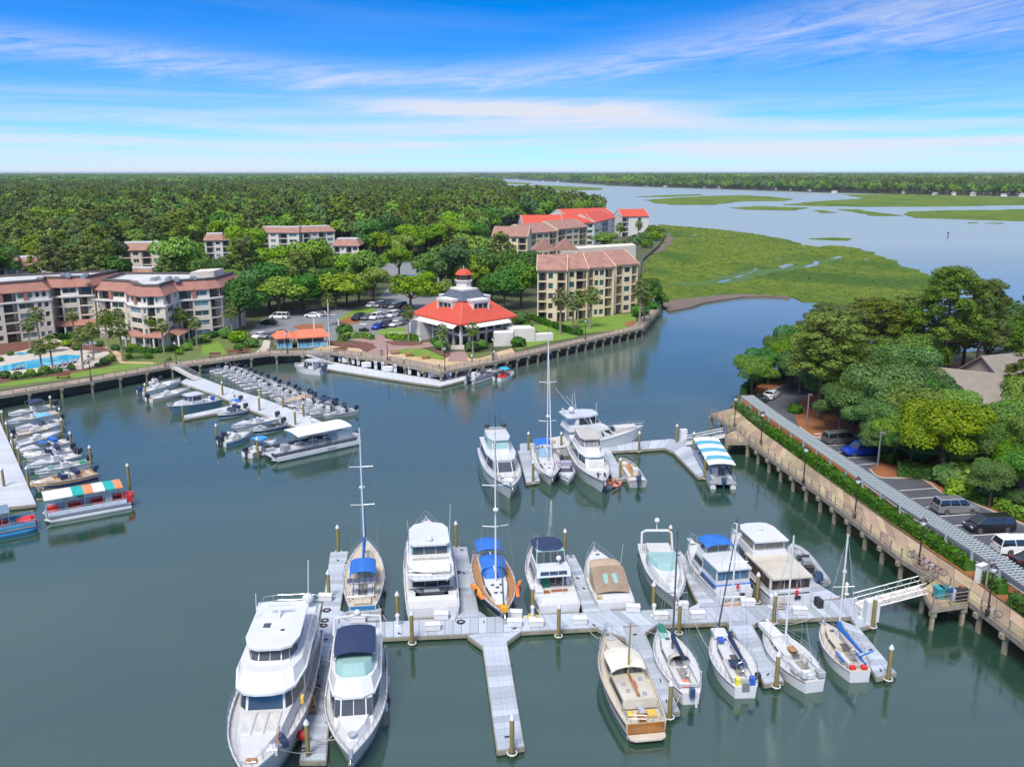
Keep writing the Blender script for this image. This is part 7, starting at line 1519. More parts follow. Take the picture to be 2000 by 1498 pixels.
def mid1():
 b=Boat('motor_yacht','white yacht with black radar domes, bow to the viewer, leftmost at the middle dock','yacht',(1000,950,2.2),(962,868,2.0),5.0,2.2,1.6,.42,.88,.09,2.4,.15)
 b.hull(stripe=[(.8,.86,HNAVY)]);b.tier('deckhouse',GEL,[(.1,.84),(.5,.82),(.7,.58),(.73,.4)],[(.1,.78),(.46,.74),(.6,.54),(.62,.38)],1.7,3.3,[(0,.1,.97,.35,.8,3),(1,.05,.97,.3,.88,1),(2,.02,.98,.3,.9,1),('front',.02,.98,.3,.9,1)])
 b.plate('flybridge_deck',GEL,[(.04,.8),(.46,.82),(.6,.6),(.63,.4)],3.3,3.45);b.tier('skylounge',GEL,[(.16,.66),(.38,.64),(.46,.46)],[(.16,.6),(.36,.58),(.42,.42)],3.45,5.0,[(0,.3,.97,.35,.85,2),(1,.05,.95,.3,.9,1),('front',.03,.97,.3,.92,3)],CLEARG);b.plate('hardtop',GEL,[(.1,.56),(.36,.62),(.44,.44)],5.0,5.15)
 b.box('arch',GREYD,.16,0,5.15,(.5,2.9,.3));b.dome(.16,.48,5.45,.36,BLACK);b.dome(.16,-.48,5.45,.36,BLACK);b.tube('radar_mast',BLACK,[(.17,0,5.4),(.16,0,7.2)],.06);b.tube('antenna',BLACK,[(.14,.3,5.4),(.13,.3,8.4)],.02);b.tube('antenna',BLACK,[(.14,-.3,5.4),(.13,-.3,8.0)],.02)
 b.tier('foredeck_seat',GEL,[(.74,.44),(.84,.34),(.87,.2)],[(.74,.38),(.83,.28),(.85,.15)],2.0,2.4);b.tube('seat_back',BEIGEV,[(.74,.42,2.42),(.845,.36,2.45),(.845,-.36,2.45),(.74,-.42,2.42)],.08);b.box('deck_hatch',SMOKE,.93,0,2.1,(.5,.25,.08));b.rail(.5,.985,.6,9);b.anchor()
mid1()
def mid2():
 b=Boat('sailboat','tall-masted white sailboat with blue dodger, bow to the viewer at the middle dock','sailboat',(1078,932,1.5),(1056,872,1.2),4.0,1.5,1.2,.45,.7,.08,2.0,.08)
 b.hull(GEL,NONSK,stripe=[(.86,.92,HNAVY)]);coach(b,.36,.84,.58,.28,1.25,.45);b.mast(.6,1.7,19.6,SPAR,(.32,.62),(4.5,2.8),None,True,SPAR,.36);cockpit(b,.08,.34,.5,1.2);b.canopy('bimini',BLUEC,.1,.32,.62,3.0,.2,.2,.05,True,1.3);dodger(b,.32,.46,.55,1.6,.95,mat('pale_blue_canvas',(.2,.33,.45),.8));lifelines(b);b.anchor()
 for t,y in((.66,.2),(.66,-.2),(.78,0)):b.box('deck_hatch',SMOKE,t,y,1.69,(.4,.4,.05))
 b.box('inflated_fender',CREAMG,.25,1.05,.8,(1.2,.5,.9));b.fenders([(.4,1),(.6,-1)])
mid2()
def mid4():
 b=Boat('motor_yacht','white flybridge yacht with clear enclosure, bow to the viewer, beside the kayak finger dock','yacht',(1181,940,2.0),(1132,862,2.0),4.5,2.0,1.5,.42,.88,.09,2.3,.15)
 b.hull(stripe=[(.8,.85,HNAVY)]);b.tier('deckhouse',GEL,[(.1,.84),(.5,.82),(.68,.56),(.7,.4)],[(.1,.76),(.46,.74),(.6,.52),(.61,.38)],1.6,3.1,[(0,.1,.97,.4,.85,3),(1,.08,.95,.4,.85,2)]);MB().box((.665*b.L,0,2.35),(.06,b.B*.42,.9),0,0,R(-38)).build('windscreen_cover',mat('grey_screen_cover',(.5,.49,.46),.8),b.root)
 b.plate('flybridge_deck',GEL,[(.04,.78),(.5,.8),(.62,.56),(.64,.3)],3.1,3.24);b.tier('flybridge',GEL,[(.2,.74),(.46,.7),(.58,.45)],[(.2,.7),(.44,.66),(.54,.4)],3.24,3.75);b.tier('enclosure',GEL,[(.2,.66),(.44,.62),(.5,.42)],[(.21,.62),(.42,.58),(.47,.4)],3.75,4.85,[(0,.03,.97,.1,.92,3),(1,.03,.97,.08,.92,1),('front',.02,.98,.08,.92,3)],mat('clear_vinyl',(.3,.28,.26),.12,spec=.7,col2=(.14,.13,.13)));b.plate('hardtop',CREAMG,[(.17,.62),(.44,.66),(.5,.46)],4.85,5.0)
 b.box('deck_hatch',GREYT,.8,.0,2.0,(.6,.5,.06));b.box('bow_fender',BLACK,.88,.2,2.0,(.5,.2,.4));b.box('bow_fender',BLACK,.88,-.2,2.0,(.5,.2,.4));b.rail(.5,.985,.6,9);b.anchor();b.tube('antenna',SPAR,[(.2,.7,3.8),(.18,.75,8.6)],.03)
mid4()
def sportfish():
 b=Boat('sport_fishing_boat','large white sport fishing boat lying side-on behind the middle dock','yacht',(1257,834,2.6),(1052,872,1.0),5.2,2.9,1.2,.38,.88,.1,2.4,.12,sh=1.3)
 b.hull();b.box('cockpit_sole',NONSK,.14,0,.7,(4.2,3.6,.05));b.tier('deckhouse',GEL,[(.28,.86),(.55,.82),(.72,.5),(.75,.3)],[(.29,.8),(.52,.74),(.62,.48),(.63,.28)],1.4,3.4,[(1,.1,.95,.45,.85,1),(0,.5,.97,.45,.8,1),(2,.1,.9,.45,.85,1)])
 b.tier('skybridge',GEL,[(.24,.78),(.48,.76),(.62,.45)],[(.26,.72),(.46,.68),(.55,.4)],3.4,4.2);b.tier('bridge_house',GEL,[(.3,.7),(.46,.68),(.56,.4)],[(.31,.66),(.43,.62),(.49,.36)],4.2,5.4,[(0,.2,.97,.1,.9,1),(1,.05,.95,.1,.9,1),('front',.03,.97,.1,.9,2)]);b.plate('hardtop',GEL,[(.22,.66),(.26,.74),(.45,.72),(.52,.5),(.53,.25)],5.4,5.65)
 b.dome(.3,0,5.65,.5,GEL,.3);b.tube('radar',GEL,[(.26,.1,5.7),(.22,.1,6.4)],.14);b.tube('antenna',SPAR,[(.28,-.6,5.6),(.27,-.62,9)],.03);b.tube('antenna',SPAR,[(.38,.6,5.6),(.36,.62,8.4)],.03)
 b.tube('outrigger',SPAR,[(.46,.8,3.6),(.2,.95,9.)],.03);b.tube('outrigger',SPAR,[(.46,-.8,3.6),(.2,-.95,9.)],.03);b.box('tender_cover',VINYL,.82,0,2.35,(3.4,1.3,.7));b.rail(.62,.985,.7,9);b.box('deck_gear',BLACK,.7,.1,2.5,(.5,.6,.4));b.box('fighting_chair',BEIGEV,.13,0,.75,(.7,.7,1.1));b.box('cockpit_locker',GEL,.26,.4,.75,(.6,1.2,.9));b.fenders([(.3,-1),(.5,-1)])
sportfish()
def skiff(lb,bow,stern,B_,hull=GEL,dk=NONSK,kind='console',top=None,motor=MOTOR,stripe=None,zb=1.05,zs=.75,name='motorboat',nm=1,cover=None,group=None,cushion=None,fold=None):
 b=Boat(name,lb,'boat',bow,stern,B_,zb,zs,.42,.9,.08,2.2,.4,group);b.hull(hull,dk,.42,[stripe]if stripe else None,n=12)
 b.tier('foredeck',GEL if hull is not HTAN else HTAN,[(.62,.8),(.8,.62),(.95,.16)],[(.64,.74),(.79,.54),(.92,.12)],zb-.45,zb-.02)
 if kind=='console':b.box('console',GEL,.45,0,zs-.4,(.8,.8,1.1));b.box('windscreen',SMOKE,.49,0,zs+.65,(.06,.7,.4));b.box('helm_seat',VINYL,.35,0,zs-.4,(.5,.9,.8));b.box('stern_bench',cushion or VINYL,.08,0,zs-.4,(.6,B_*.7,.4));b.box('bow_cushion',cushion or VINYL,.7,0,zb-.2,(.9,B_*.4,.22))
 else:
  b.tier('windscreen',SMOKE,[(.42,.84),(.52,.78),(.62,.5)],[(.42,.8),(.49,.7),(.57,.44)],zb-.15,zb+.3);b.box('seat',cushion or VINYL,.36,.4,zs-.4,(.5,.55,.75));b.box('seat',cushion or VINYL,.36,-.4,zs-.4,(.5,.55,.75));b.box('stern_bench',cushion or VINYL,.1,0,zs-.4,(.6,B_*.75,.45));b.box('bow_cushion',cushion or VINYL,.75,0,zb-.06,(.8,B_*.35,.08))
 if top:b.canopy('bimini',top,.26,.56,.8,zs+1.55,.15,.1,.04,True,zs)
 if fold:b.box('folded_top',fold,.3,0,zs+.45,(.6,B_*.8,.5));b.box('seat_cover',fold,.5,0,zs+.1,(.8,B_*.5,.55))
 if cover:
  P=[[Vector((x*b.L,v*b.half(x)*.96,b.sheer(x)+.02+hgt*(1-v*v)))for v in(-1,-.5,0,.5,1)]for x,hgt in((.02,.25),(.25,.5),(.45,.75),(.6,.45),(.9,.12),(.985,.03))];MB().loft(P,False).build('boat_cover',cover,b.root,smooth=True)
 for k in range(nm):b.outboard((k-(nm-1)/2)*.5,motor,-.2,zs+.1,1.1)
 b.rail(.66,.98,.28,5,name='bow_rail',over=.05);return b
skiff('small white runabout squeezed between the tall-masted sailboat and the flybridge yacht',(1112,935,1.1),(1097,900,.9),2.6,kind='bow',fold=mat('lilac_canvas',(.4,.38,.5),.8))
b=Boat('deck_boat','open grey and wood deck boat with outboard beside the kayak finger dock','boat',(1216,896,.8),(1246,942,.7),2.5,.9,.8,.5,.95,.04,3,.3);b.hull(GREYT,TEAK,.35);b.box('bench',VINYL,.4,.55,.55,(3.4,.5,.45));b.box('bench',BEIGEV,.55,-.5,.55,(2.2,.5,.45));b.box('console',GEL,.35,-.3,.55,(.7,.7,1.));b.box('seat',VINYL,.8,.2,.55,(.7,1.,.4));b.box('rear_deck',VINYL,.1,0,.7,(.9,2.1,.25));b.outboard(0,MOTORB,-.25,.9,1.2);b.tube('bow_rail',STEEL,[(.6,-.9,.9),(.6,-.9,1.4),(.98,-.7,1.4),(.98,.7,1.4),(.6,.9,1.4),(.6,.9,.9)],.03)
kayak('orange kayak hanging at the end of the kayak finger dock',G(1192,941,.6),.9,ORANGE,2.4,.3);kayak('salmon pink kayak beside the orange one at the kayak finger dock',G(1205,946,.5),.9,PINK,2.4,.3)
def pontoon(lb,bow,stern,B_,roofs,rz_=2.9,hullm=GEL,deckm=GREYD,fence=GEL,x0=.05,x1=.95,seats=GREYT,sd=None,wheelh=True,name='pontoon_boat',tubes=True,motor=MOTOR,thick=.12):
 """roofs: list of (x0, x1, material) canopy bands"""
 b=Boat(name,lb,'boat',bow,stern,B_,.9,.9,.5,1.,.02,6,.1)
 for s_ in(-1,1):
  rings=[[Vector((x*b.L,s_*B_*.36+r_*math.cos(a)*.9,.18+r_*math.sin(a)+up))for a in[k*math.pi/5 for k in range(10)]]for x,r_,up in((0,.42,0),(.8,.44,0),(.93,.34,.1),(1.0,.06,.28))];MB().loft(rings).build('pontoon',hullm,b.root,smooth=60)
 b.plate('deck',deckm,[(.0,.96),(.94,.96),(.985,.7)],.62,.78)
 f=MB();pts=[(x0,.93),(x1,.93),(x1+.01,.5)]
 for s_ in(-1,1):
  P=[Vector((x*b.L,s_*y*B_/2,.78))for x,y in pts]
  for a,c in zip(P,P[1:]):d=(c-a);f.box((a+c)/2+Vector((0,0,.33)),(d.length,.05,.5),math.atan2(d.y,d.x))
 f.build('side_panels',fence,b.root);b.fence('side_rail',[(x0,.94),(x1,.94),(x1+.01,-.0),(x1,-.94),(x0,-.94)],.78,.78,22)
 if roofs:
  po=MB();xa,xb=roofs[0][0],roofs[-1][1]
  for k in range(5):
   for s_ in(-1,1):x=lerp(xa+.02,xb-.02,k/4)*b.L;po.tube([(x,s_*B_*.44,.78),(x,s_*B_*.44,rz_)],.04,5)
  po.build('roof_posts',STEEL,b.root)
  for(a,c,m)in roofs:
   P=[[Vector((lerp(a,c,i/2)*b.L,v*B_/2*.98,rz_+.22*(1-v*v)))for v in(-1,-.6,-.2,.2,.6,1)]for i in range(3)]
   mb=MB().loft(P,False);mb.loft([[q-Vector((0,0,thick))for q in r]for r in P],False);
   for e in(0,2):mb.loft([P[e],[q-Vector((0,0,thick))for q in P[e]]],False)
   for e in(0,5):mb.loft([[r[e]for r in P],[r[e]-Vector((0,0,thick))for r in P]],False)
   mb.build('canopy_band',m,b.root)
 for k in range(max(2,int(b.L/2.2))):
  x=lerp(x0+.06,x1-.06,k/max(1,int(b.L/2.2)-1))
  for s_ in(-1,1):b.box('bench',seats,x,s_*.62,.78,(1.3,.6,.45))
 if wheelh:b.box('helm_console',GEL,.25,.3,.78,(.8,.8,1.1))
 b.outboard(0,motor,-.15,.8,1.2);return b
WT,BT=mat('white_canopy',(.78,.78,.76),.7),mat('blue_canopy',(.1,.36,.5),.7)
b=pontoon('pontoon boat with blue and white striped canopy at the angled dock',(1375,880,.8),(1413,944,.8),3.6,[(.1+.85*k/7,.1+.85*(k+1)/7,WT if k%2==0 else BT)for k in range(7)],2.9,fence=mat('pale_blue_panel',(.3,.45,.6),.6),hullm=GEL,motor=MOTORB)
TO,OO=mat('teal_canopy',(.01,.36,.33),.7),mat('orange_canopy',(.75,.25,.1),.7)
b=pontoon('tour pontoon boat with white, teal and orange striped canopy and red seats',(84,1002,.9),(252,972,.9),3.4,[(.08,.17,OO),(.17,.29,TO),(.29,.42,WT),(.42,.53,OO),(.53,.66,TO),(.66,.98,WT)],3.0,fence=mat('blue_white_panel',(.4,.52,.66),.5,scale=4,col2=(.65,.68,.7)),seats=REDP,motor=mat('red_outboard',(.6,.05,.02),.4));b.box('red_gear',REDP,.03,.2,.78,(1.1,1.8,.9))
b=pontoon('blue-sided workboat with red gear, cut off by the photo edge',(74,1014,.9),(-70,1042,.9),3.0,[(.2,.62,mat('slate_canopy',(.15,.22,.3),.7))],2.9,hullm=HBLUE,fence=mat('sky_blue_panel',(.06,.3,.5),.5),seats=REDP);b.box('red_gear',REDP,.8,0,.8,(1.6,1.2,.5))
b=pontoon('large white catamaran ferry with long flat white roof beside the rental dock',(520,886,1.),(690,850,1.),4.6,[(.1,.72,WT)],3.3,fence=mat('dark_glass_side',(.05,.06,.09),.3),thick=.14,x0=.04,x1=.97,deckm=mat('pale_grey_deck',(.5,.52,.55),.7));MB().add([Vector((x*b.L,sd*(b.B/2+.0),z))for sd in(-1,)for x,z in((.0,.3),(.96,.3),(1.0,.8),(0,.8))],[(0,1,2,3)]).build('hull_side',GEL,b.root);b.box('hull_side',GEL,.48,.98,.25,(b.L*.96,.12,.62));b.box('hull_side',GEL,.48,-.98,.25,(b.L*.96,.12,.62));b.box('cabin',GEL,.16,0,.78,(2.4,3.4,1.9));b.box('deck_box',GREYD,.8,.1,.78,(1.,1.4,1.1));b.name_text('Gannet',.35,-1.04 if math.cos(b.hd)>0 else 1.04,.42,.5,HTEAL,(R(90),0,0 if math.cos(b.hd)>0 else math.pi));b.box('stern_gear',VINYL,.02,0,.8,(1.,3.,.7))
for a in[('white bay boat with dark top and rod rack, furthest up the edge dock',(16,808,1),(104,790,.9),2.9,dict(top=NAVY,nm=2,motor=MOTOR)),('pale centre-console boat next to the bay boat at the edge dock',(8,822,1.2),(112,802,.9),2.9,dict(cushion=BEIGEV,dk=CREAMD)),('white boat with light blue bimini at the edge dock',(30,836,1),(118,818,.9),2.5,dict(top=mat('light_blue_canvas',(.15,.42,.62),.8),kind='bow')),('cream boat backed in with a black outboard towards the dock',(122,826,1.1),(28,846,.9),2.7,dict(hull=CREAMG,dk=CREAMD,cushion=CREAMG)),('white deck boat with black seats, backed in at the edge dock',(123,840,1),(30,866,.9),2.6,dict(nm=1,motor=MOTORW)),('white bowrider with royal blue folded canopy at the edge dock',(34,878,1.1),(132,858,.9),2.8,dict(fold=BLUEC,kind='bow',motor=MOTORB,cushion=VINYL)),('narrow white skiff with dark cockpit cushions at the edge dock',(46,890,.9),(140,876,.8),2.2,dict(fold=NAVY)),('green-bottomed white boat with twin dark outboards at the edge dock',(52,908,1.1),(150,884,.9),2.8,dict(stripe=(.1,.5,mat('sea_green_hull',(.05,.3,.28),.3)),nm=2)),('low white flats skiff with green hatch at the edge dock',(68,924,.8),(172,900,.7),2.1,dict(fold=None,cushion=GREENC)),('tan open boat with navy covers, last before the striped tour boat',(58,944,1.3),(184,920,1.0),3.0,dict(hull=HTAN,dk=mat('tan_deck',(.5,.34,.18),.7),fold=NAVY,motor=MOTORB,cushion=BEIGEV,stripe=(.0,.55,HNAVY),zb=1.3,zs=1.0))]:
 skiff(a[0],a[1],a[2],a[3],**a[4])
skiff('white sport boat with twin blue outboards, first below the boardwalk',(352,742,1.2),(274,762,.9),3.0,motor=MOTORB,nm=2,zb=1.3);skiff('white and tan fishing boat beside the cabin boat',(370,756,1.2),(290,776,.9),3.0,cushion=BEIGEV,stripe=(.1,.45,HTAN))
b=Boat('cabin_boat','slate-hulled boat with white cabin top and wheelhouse windows','boat',(328,795,1.4),(424,778,1.1),3.6,1.6,1.2,.42,.9,.08,2.2,.15);b.hull(HTEAL,NONSK);b.tier('wheelhouse',GEL,[(.38,.74),(.6,.7),(.68,.44)],[(.39,.68),(.56,.62),(.61,.4)],1.3,2.7,[(0,.05,.97,.4,.9,3),(1,.05,.95,.4,.9,1),('front',.03,.97,.4,.9,3)]);b.plate('cabin_roof',GEL,[(.34,.7),(.56,.74),(.66,.5)],2.7,2.82);b.tier('trunk_cabin',GEL,[(.62,.66),(.86,.3)],[(.63,.56),(.83,.22)],1.4,1.9);b.rail(.5,.98,.5,7);b.tube('stern_rail',STEEL,[(.3,.85,1.2),(.3,.85,1.9),(.02,.8,1.9),(.02,-.8,1.9),(.3,-.85,1.9),(.3,-.85,1.2)],.03);b.box('life_gear',BLUEP,.12,.3,1.1,(.6,.8,.7));b.box('bench',VINYL,.08,0,1.05,(.6,2.4,.45))
skiff('white dinghy with blue canvas by the short finger dock',(424,808,.9),(478,797,.8),2.2,stripe=(.0,.5,HNAVY),kind='bow',fold=NAVY);skiff('blue-covered small boat against the rental dock',(448,784,.8),(468,781,.8),1.8,cover=BLUEC,zb=.8,zs=.7)
skiff('long white boat with life ring beside the rental dock',(452,832,1.1),(540,812,.9),2.8,zb=1.2,cushion=VINYL);skiff('white blue-bottomed runabout with dark seats next to the long white boat',(492,838,1.),(552,824,.9),2.4,stripe=(.0,.6,HNAVY),kind='bow',cushion=mat('dark_vinyl',(.05,.05,.06),.6));skiff('white and blue boat stern out with twin black outboards',(490,842,1.),(432,860,.9),2.6,stripe=(.0,.6,HBLUE),nm=2);skiff('small boat with sky blue bimini behind the ferry',(540,858,1.),(482,882,.9),2.4,top=mat('sky_blue_canvas',(.04,.28,.7),.8),kind='bow');skiff('grey tender with dark cover between the pilings',(462,848,.8),(440,852,.7),1.9,hull=GREYT,cover=NAVY,zb=.7,zs=.6)
skiff('small grey dinghy tucked below the boardwalk',(290,748,.7),(312,743,.7),1.6,hull=GREYT,zb=.7,zs=.6)
r0=None;spots_=[]
A_,B_=[(392,722),(450,748),(520,780),(560,797),(606,814)],[(450,713),(520,737),(596,766),(648,783),(698,800)]
import itertools
def on(poly,f):
 k=f*(len(poly)-1);i=min(int(k),len(poly)-2);u=k-i;return(lerp(poly[i][0],poly[i+1][0],u),lerp(poly[i][1],poly[i+1][1],u))
LBS=['first','second','third','fourth','fifth','sixth','seventh','eighth','ninth','tenth','eleventh','twelfth','thirteenth','fourteenth','fifteenth','sixteenth','seventeenth','eighteenth','nineteenth','twentieth','twenty-first','twenty-second','twenty-third','twenty-fourth']
def rental(lb,bow,stern):
 b=Boat('rental_skiff',lb,'boat',(*bow,.6),(*stern,.6),2.2,.75,.65,.5,.95,.03,3,.3,'rental skiffs');b.hull(GREYT,GREYD,.3,n=8);b.box('console',GEL,.42,.2,.4,(.6,.7,.9));b.box('seat',BLACK,.3,.2,.4,(.5,.7,.6));b.box('bench',GREYT,.68,0,.4,(.7,1.6,.4));b.box('bench',GREYT,.12,0,.4,(.5,1.8,.4));b.box('bow_cushion',VINYL,.84,0,.45,(.6,.9,.22))
 P=[(.34+.1*0,math.cos(a)*.95,.6+1.7*math.sin(a))for a in[k*math.pi/8 for k in range(9)]];b.tube('canopy_hoop',mat('dark_hoop',(.06,.06,.07),.5),P,.05);b.tube('canopy_hoop',STEEL,[(.3,y,z*.75+.15)for x,y,z in P],.035);b.outboard(0,MOTOR,-.2,.7,1.);b.tube('side_rail',STEEL,[(.5,.92,.75),(.55,.9,1.15),(.95,.6,1.2),(.95,-.6,1.2),(.55,-.9,1.15),(.5,-.92,.75)],.03);return b
first=None
for k in range(24):
 f=k/23;bo,stn=on(A_,f),on(B_,f);lb='%s grey rental skiff from the boardwalk end of the rental dock'%LBS[k]
 bow_,ste=(G(*bo,.6),G(*stn,.6))
 if first is None:first=rental(lb,bo,stn)
 else:
  d=bow_-ste;u=d.normalized();mid_=(bow_+ste)/2;q=mid_-u*(first.L/2+random.uniform(-.7,.9));c=copy_tree(first.root,None,(q.x+random.uniform(-.25,.25),q.y,0),math.atan2(d.y,d.x)+random.uniform(-.1,.1),lb,()if k%3 else('canopy_hoop',));c.scale=(random.uniform(.88,1.12),random.uniform(.92,1.08),1)
skiff('white skiff with black bimini among the rental skiffs',(602,806,.8),(655,786,.8),2.2,top=NAVY);skiff('tan-covered skiff among the rental skiffs',(548,790,.8),(606,772,.8),2.2,cover=TANC)
b=skiff('white cabin boat with twin blue outboards at the near end of the fuel dock',(575,714,1.2),(632,722,.9),3.2,kind='bow',motor=MOTORB,nm=2,zb=1.5,zs=1.1);b.tier('cabin',GEL,[(.25,.7),(.5,.7),(.66,.4)],[(.26,.64),(.46,.6),(.56,.36)],1.0,2.6,[(0,.1,.95,.45,.85,2),(1,.05,.95,.4,.85,1)]);b.plate('hardtop',GEL,[(.1,.66),(.48,.7),(.58,.4)],2.6,2.75)
b=pontoon('grey pontoon deck boat moored at the fuel dock',(968,728,.6),(916,744,.6),2.6,None,hullm=GREYT,fence=GREYD,seats=VINYL);b.tube('bimini_frame',STEEL,[(.4,.9,.8),(.5,.9,2.2),(.5,-.9,2.2),(.4,-.9,.8)],.05);b.box('bench',BLACK,.6,0,.78,(1.6,1.8,.6))
skiff('white runabout with turquoise bimini at the far end of the fuel dock',(1004,726,1.),(970,736,.9),2.6,top=mat('turquoise_canvas',(.02,.38,.6),.8),kind='bow',cushion=REDP)
# ================================================================ VEHICLES
TYRE=mat('tyre_rubber',(.02,.02,.022),.85);RIM=mat('wheel_rim',(.5,.5,.52),.35,.7);CGL=mat('car_glass',(.015,.02,.024),.05,spec=.9)
LAMP=mat('lamp_lens',(.7,.7,.7),.15);TAIL=mat('tail_lens',(.4,.01,.01),.25)
wheel=MB().lathe([(.2,-.11),(.33,-.11),(.35,-.06),(.35,.06),(.33,.11),(.2,.11)],(0,0,0),14).mesh('wheel',TYRE);rimm=MB().lathe([(.02,-.1),(.22,-.115),(.22,.115),(.02,.1)],(0,0,0),12).mesh('rim',RIM)
KIND={'sedan':(4.6,1.8,[(-2.3,.55,.95),(-1.6,.5,1.02),(0,.45,.98),(1.4,.5,.92),(2.1,.55,.78),(2.3,.6,.6)],[(-1.75,-1.05,.55,1.15)],1.42),'suv':(4.9,1.95,[(-2.45,.5,1.05),(-1.6,.45,1.1),(0,.42,1.08),(1.2,.45,1.05),(2.2,.5,.95),(2.45,.6,.7)],[(-2.35,-2.1,.75,1.35)],1.78),'van':(5.1,2.0,[(-2.55,.5,1.0),(-1.6,.45,1.05),(0,.42,1.0),(1.4,.45,.98),(2.3,.5,.82),(2.55,.6,.6)],[(-2.5,-2.25,1.0,1.85)],1.74),'pickup':(5.6,1.98,[(-2.8,.55,1.08),(-1.6,.5,1.1),(0,.45,1.1),(1.2,.45,1.08),(2.5,.5,1.0),(2.8,.65,.8)],[(-.9,-.7,.75,1.35)],1.85)}
def car(kind,m,lb,loc,h,group=None):
 L,Wd,prof,cab,top=KIND[kind];r=thing('parked_'+('car' if kind=='sedan' else kind),lb,'car' if kind in('sedan','suv')else kind,loc,h,group);w_=Wd/2
 rings=[[Vector((x,-w_*k,z0)),Vector((x,-w_*k*.99,lerp(z0,z1,.55))),Vector((x,-w_*k*.93,z1-.05)),Vector((x,-w_*k*.8,z1)),Vector((x,w_*k*.8,z1)),Vector((x,w_*k*.93,z1-.05)),Vector((x,w_*k*.99,lerp(z0,z1,.55))),Vector((x,w_*k,z0))]for(x,z0,z1),k in zip([(p[0],p[1]-.22,p[2])for p in prof],(.93,1,1,1,.97,.86))]
 MB().loft(rings).build('body',m,r,smooth=35)
 b0,b1,f1,f0=cab[0];zb=max(p[2]for p in prof)-.06
 MB().loft([[(b0,-w_*.9,zb),(f0,-w_*.9,zb),(f0,w_*.9,zb),(b0,w_*.9,zb)],[(b1,-w_*.72,top-.07),(f1,-w_*.72,top-.07),(f1,w_*.72,top-.07),(b1,w_*.72,top-.07)]]).build('windows',CGL,r)
 MB().loft([[(b1-.06,-w_*.75,top-.09),(f1+.1,-w_*.73,top-.09),(f1+.1,w_*.73,top-.09),(b1-.06,w_*.75,top-.09)],[(b1+.1,-w_*.62,top),(f1-.15,-w_*.6,top),(f1-.15,w_*.6,top),(b1+.1,w_*.62,top)]]).build('roof',m,r)
 pl=MB()
 for s in(-1,1):
  for u in(0.,.36,.68,1.):xa,xb=lerp(b0,f0,u),lerp(b1,f1,u);pl.tube([(xa,s*w_*.9,zb),(xb,s*w_*.73,top-.07)],.05,4)
 pl.build('pillars',m,r)
 if kind=='pickup':MB().box((-1.85,0,1.06),(1.6,Wd*.78,.1)).build('bed',BLACK,r)
 for x in(-L*.3,L*.31):
  for s in(-1,1):o=inst('wheel',wheel,r,(x,s*(w_-.1),.35),0,(R(90),0,0));inst('rim',rimm,o)
 hl=MB().box((0,0,0),(.1,.4,.16)).mesh('headlight',LAMP);tl=MB().box((0,0,0),(.08,.3,.2)).mesh('tail_light',TAIL)
 for s in(-1,1):inst('headlight',hl,r,(L/2-.12,s*w_*.66,.66));inst('tail_light',tl,r,(-L/2+.03,s*w_*.7,.86))
 return r
def paint(n,c,me=.25):return mat('car_paint_'+n,c,.28,me,scale=3,var=.03,coat=.7)
PW,PB,PS,PK,PG,PR=paint('white',(.72,.72,.72),0.),paint('blue',(.01,.05,.42)),paint('silver',(.38,.39,.4),.6),paint('black',(.015,.015,.018)),paint('grey',(.2,.2,.2),.5),paint('maroon',(.12,.012,.02))
def park(kind,m,lb,a,b,z=2.25,g=None):
 A,B=G(*a,z),G(*b,z);d=B-A;c=(A+B)/2;return car(kind,m,lb,c,math.atan2(d.y,d.x),g)
park('van',PG,'grey minivan beside the hatched bay of the peninsula lot',(1612,866),(1670,862));park('pickup',PB,'bright blue pickup truck next to the grey minivan',(1716,885),(1650,889));park('suv',PS,'silver suv in the lot under the young tree',(1828,1000),(1900,998));park('van',PK,'black minivan between the silver suv and the white minivan',(1970,1033),(1890,1036));park('van',PW,'white minivan at the photo edge',(1950,1078),(2030,1076));park('sedan',PK,'dark car cut by the photo edge behind the white minivan',(1990,1106),(2050,1102));park('sedan',PW,'white car at the curved end of the parking drive',(1492,786),(1520,768));park('sedan',PK,'dark car behind the white car on the parking drive',(1478,792),(1492,782))
rows=[('front',[(738,642,'sedan',PB,'blue'),(754,639,'suv',PK,'black'),(772,637,'sedan',PW,'white'),(787,634,'sedan',PG,'grey')]),('middle',[(700,625,'suv',PK,'black'),(717,624,'sedan',PG,'grey'),(735,623,'suv',PW,'white'),(751,621,'sedan',PS,'silver'),(767,619,'suv',PW,'white'),(781,616,'sedan',PK,'black')]),('back',[(726,600,'sedan',PW,'white'),(741,600,'suv',PS,'silver'),(756,601,'sedan',PK,'black'),(770,602,'sedan',PS,'silver'),(783,602,'suv',PK,'black'),(796,604,'sedan',PR,'maroon')]),('shaded left-hand',[(508,660,'sedan',PW,'white'),(524,660,'sedan',PS,'silver'),(543,660,'suv',PG,'grey')]),('tree-side',[(524,634,'sedan',PK,'black'),(546,622,'van',PW,'white'),(628,617,'sedan',PG,'grey'),(612,620,'sedan',PW,'white')])]
for rn,cs in rows:
 for k,(x,y,kd,m,cn)in enumerate(cs):
  p=G(x,y,2.06);car(kd,m,'%s %s standing %s from the left in the %s row of the clubhouse lot'%(cn,'car' if kd=='sedan' else kd,LBS[k],rn),p,R(-112)if rn not in('tree-side',)else R(170))
for x,y,m,cn in((952,524,PW,'white'),(972,520,PB,'blue'),(925,520,PK,'black'),(1012,528,PS,'silver')):park('sedan',m,'%s car on the back road behind the clubhouse cupola'%cn,(x-5,y+1),(x+5,y-1),2.06)
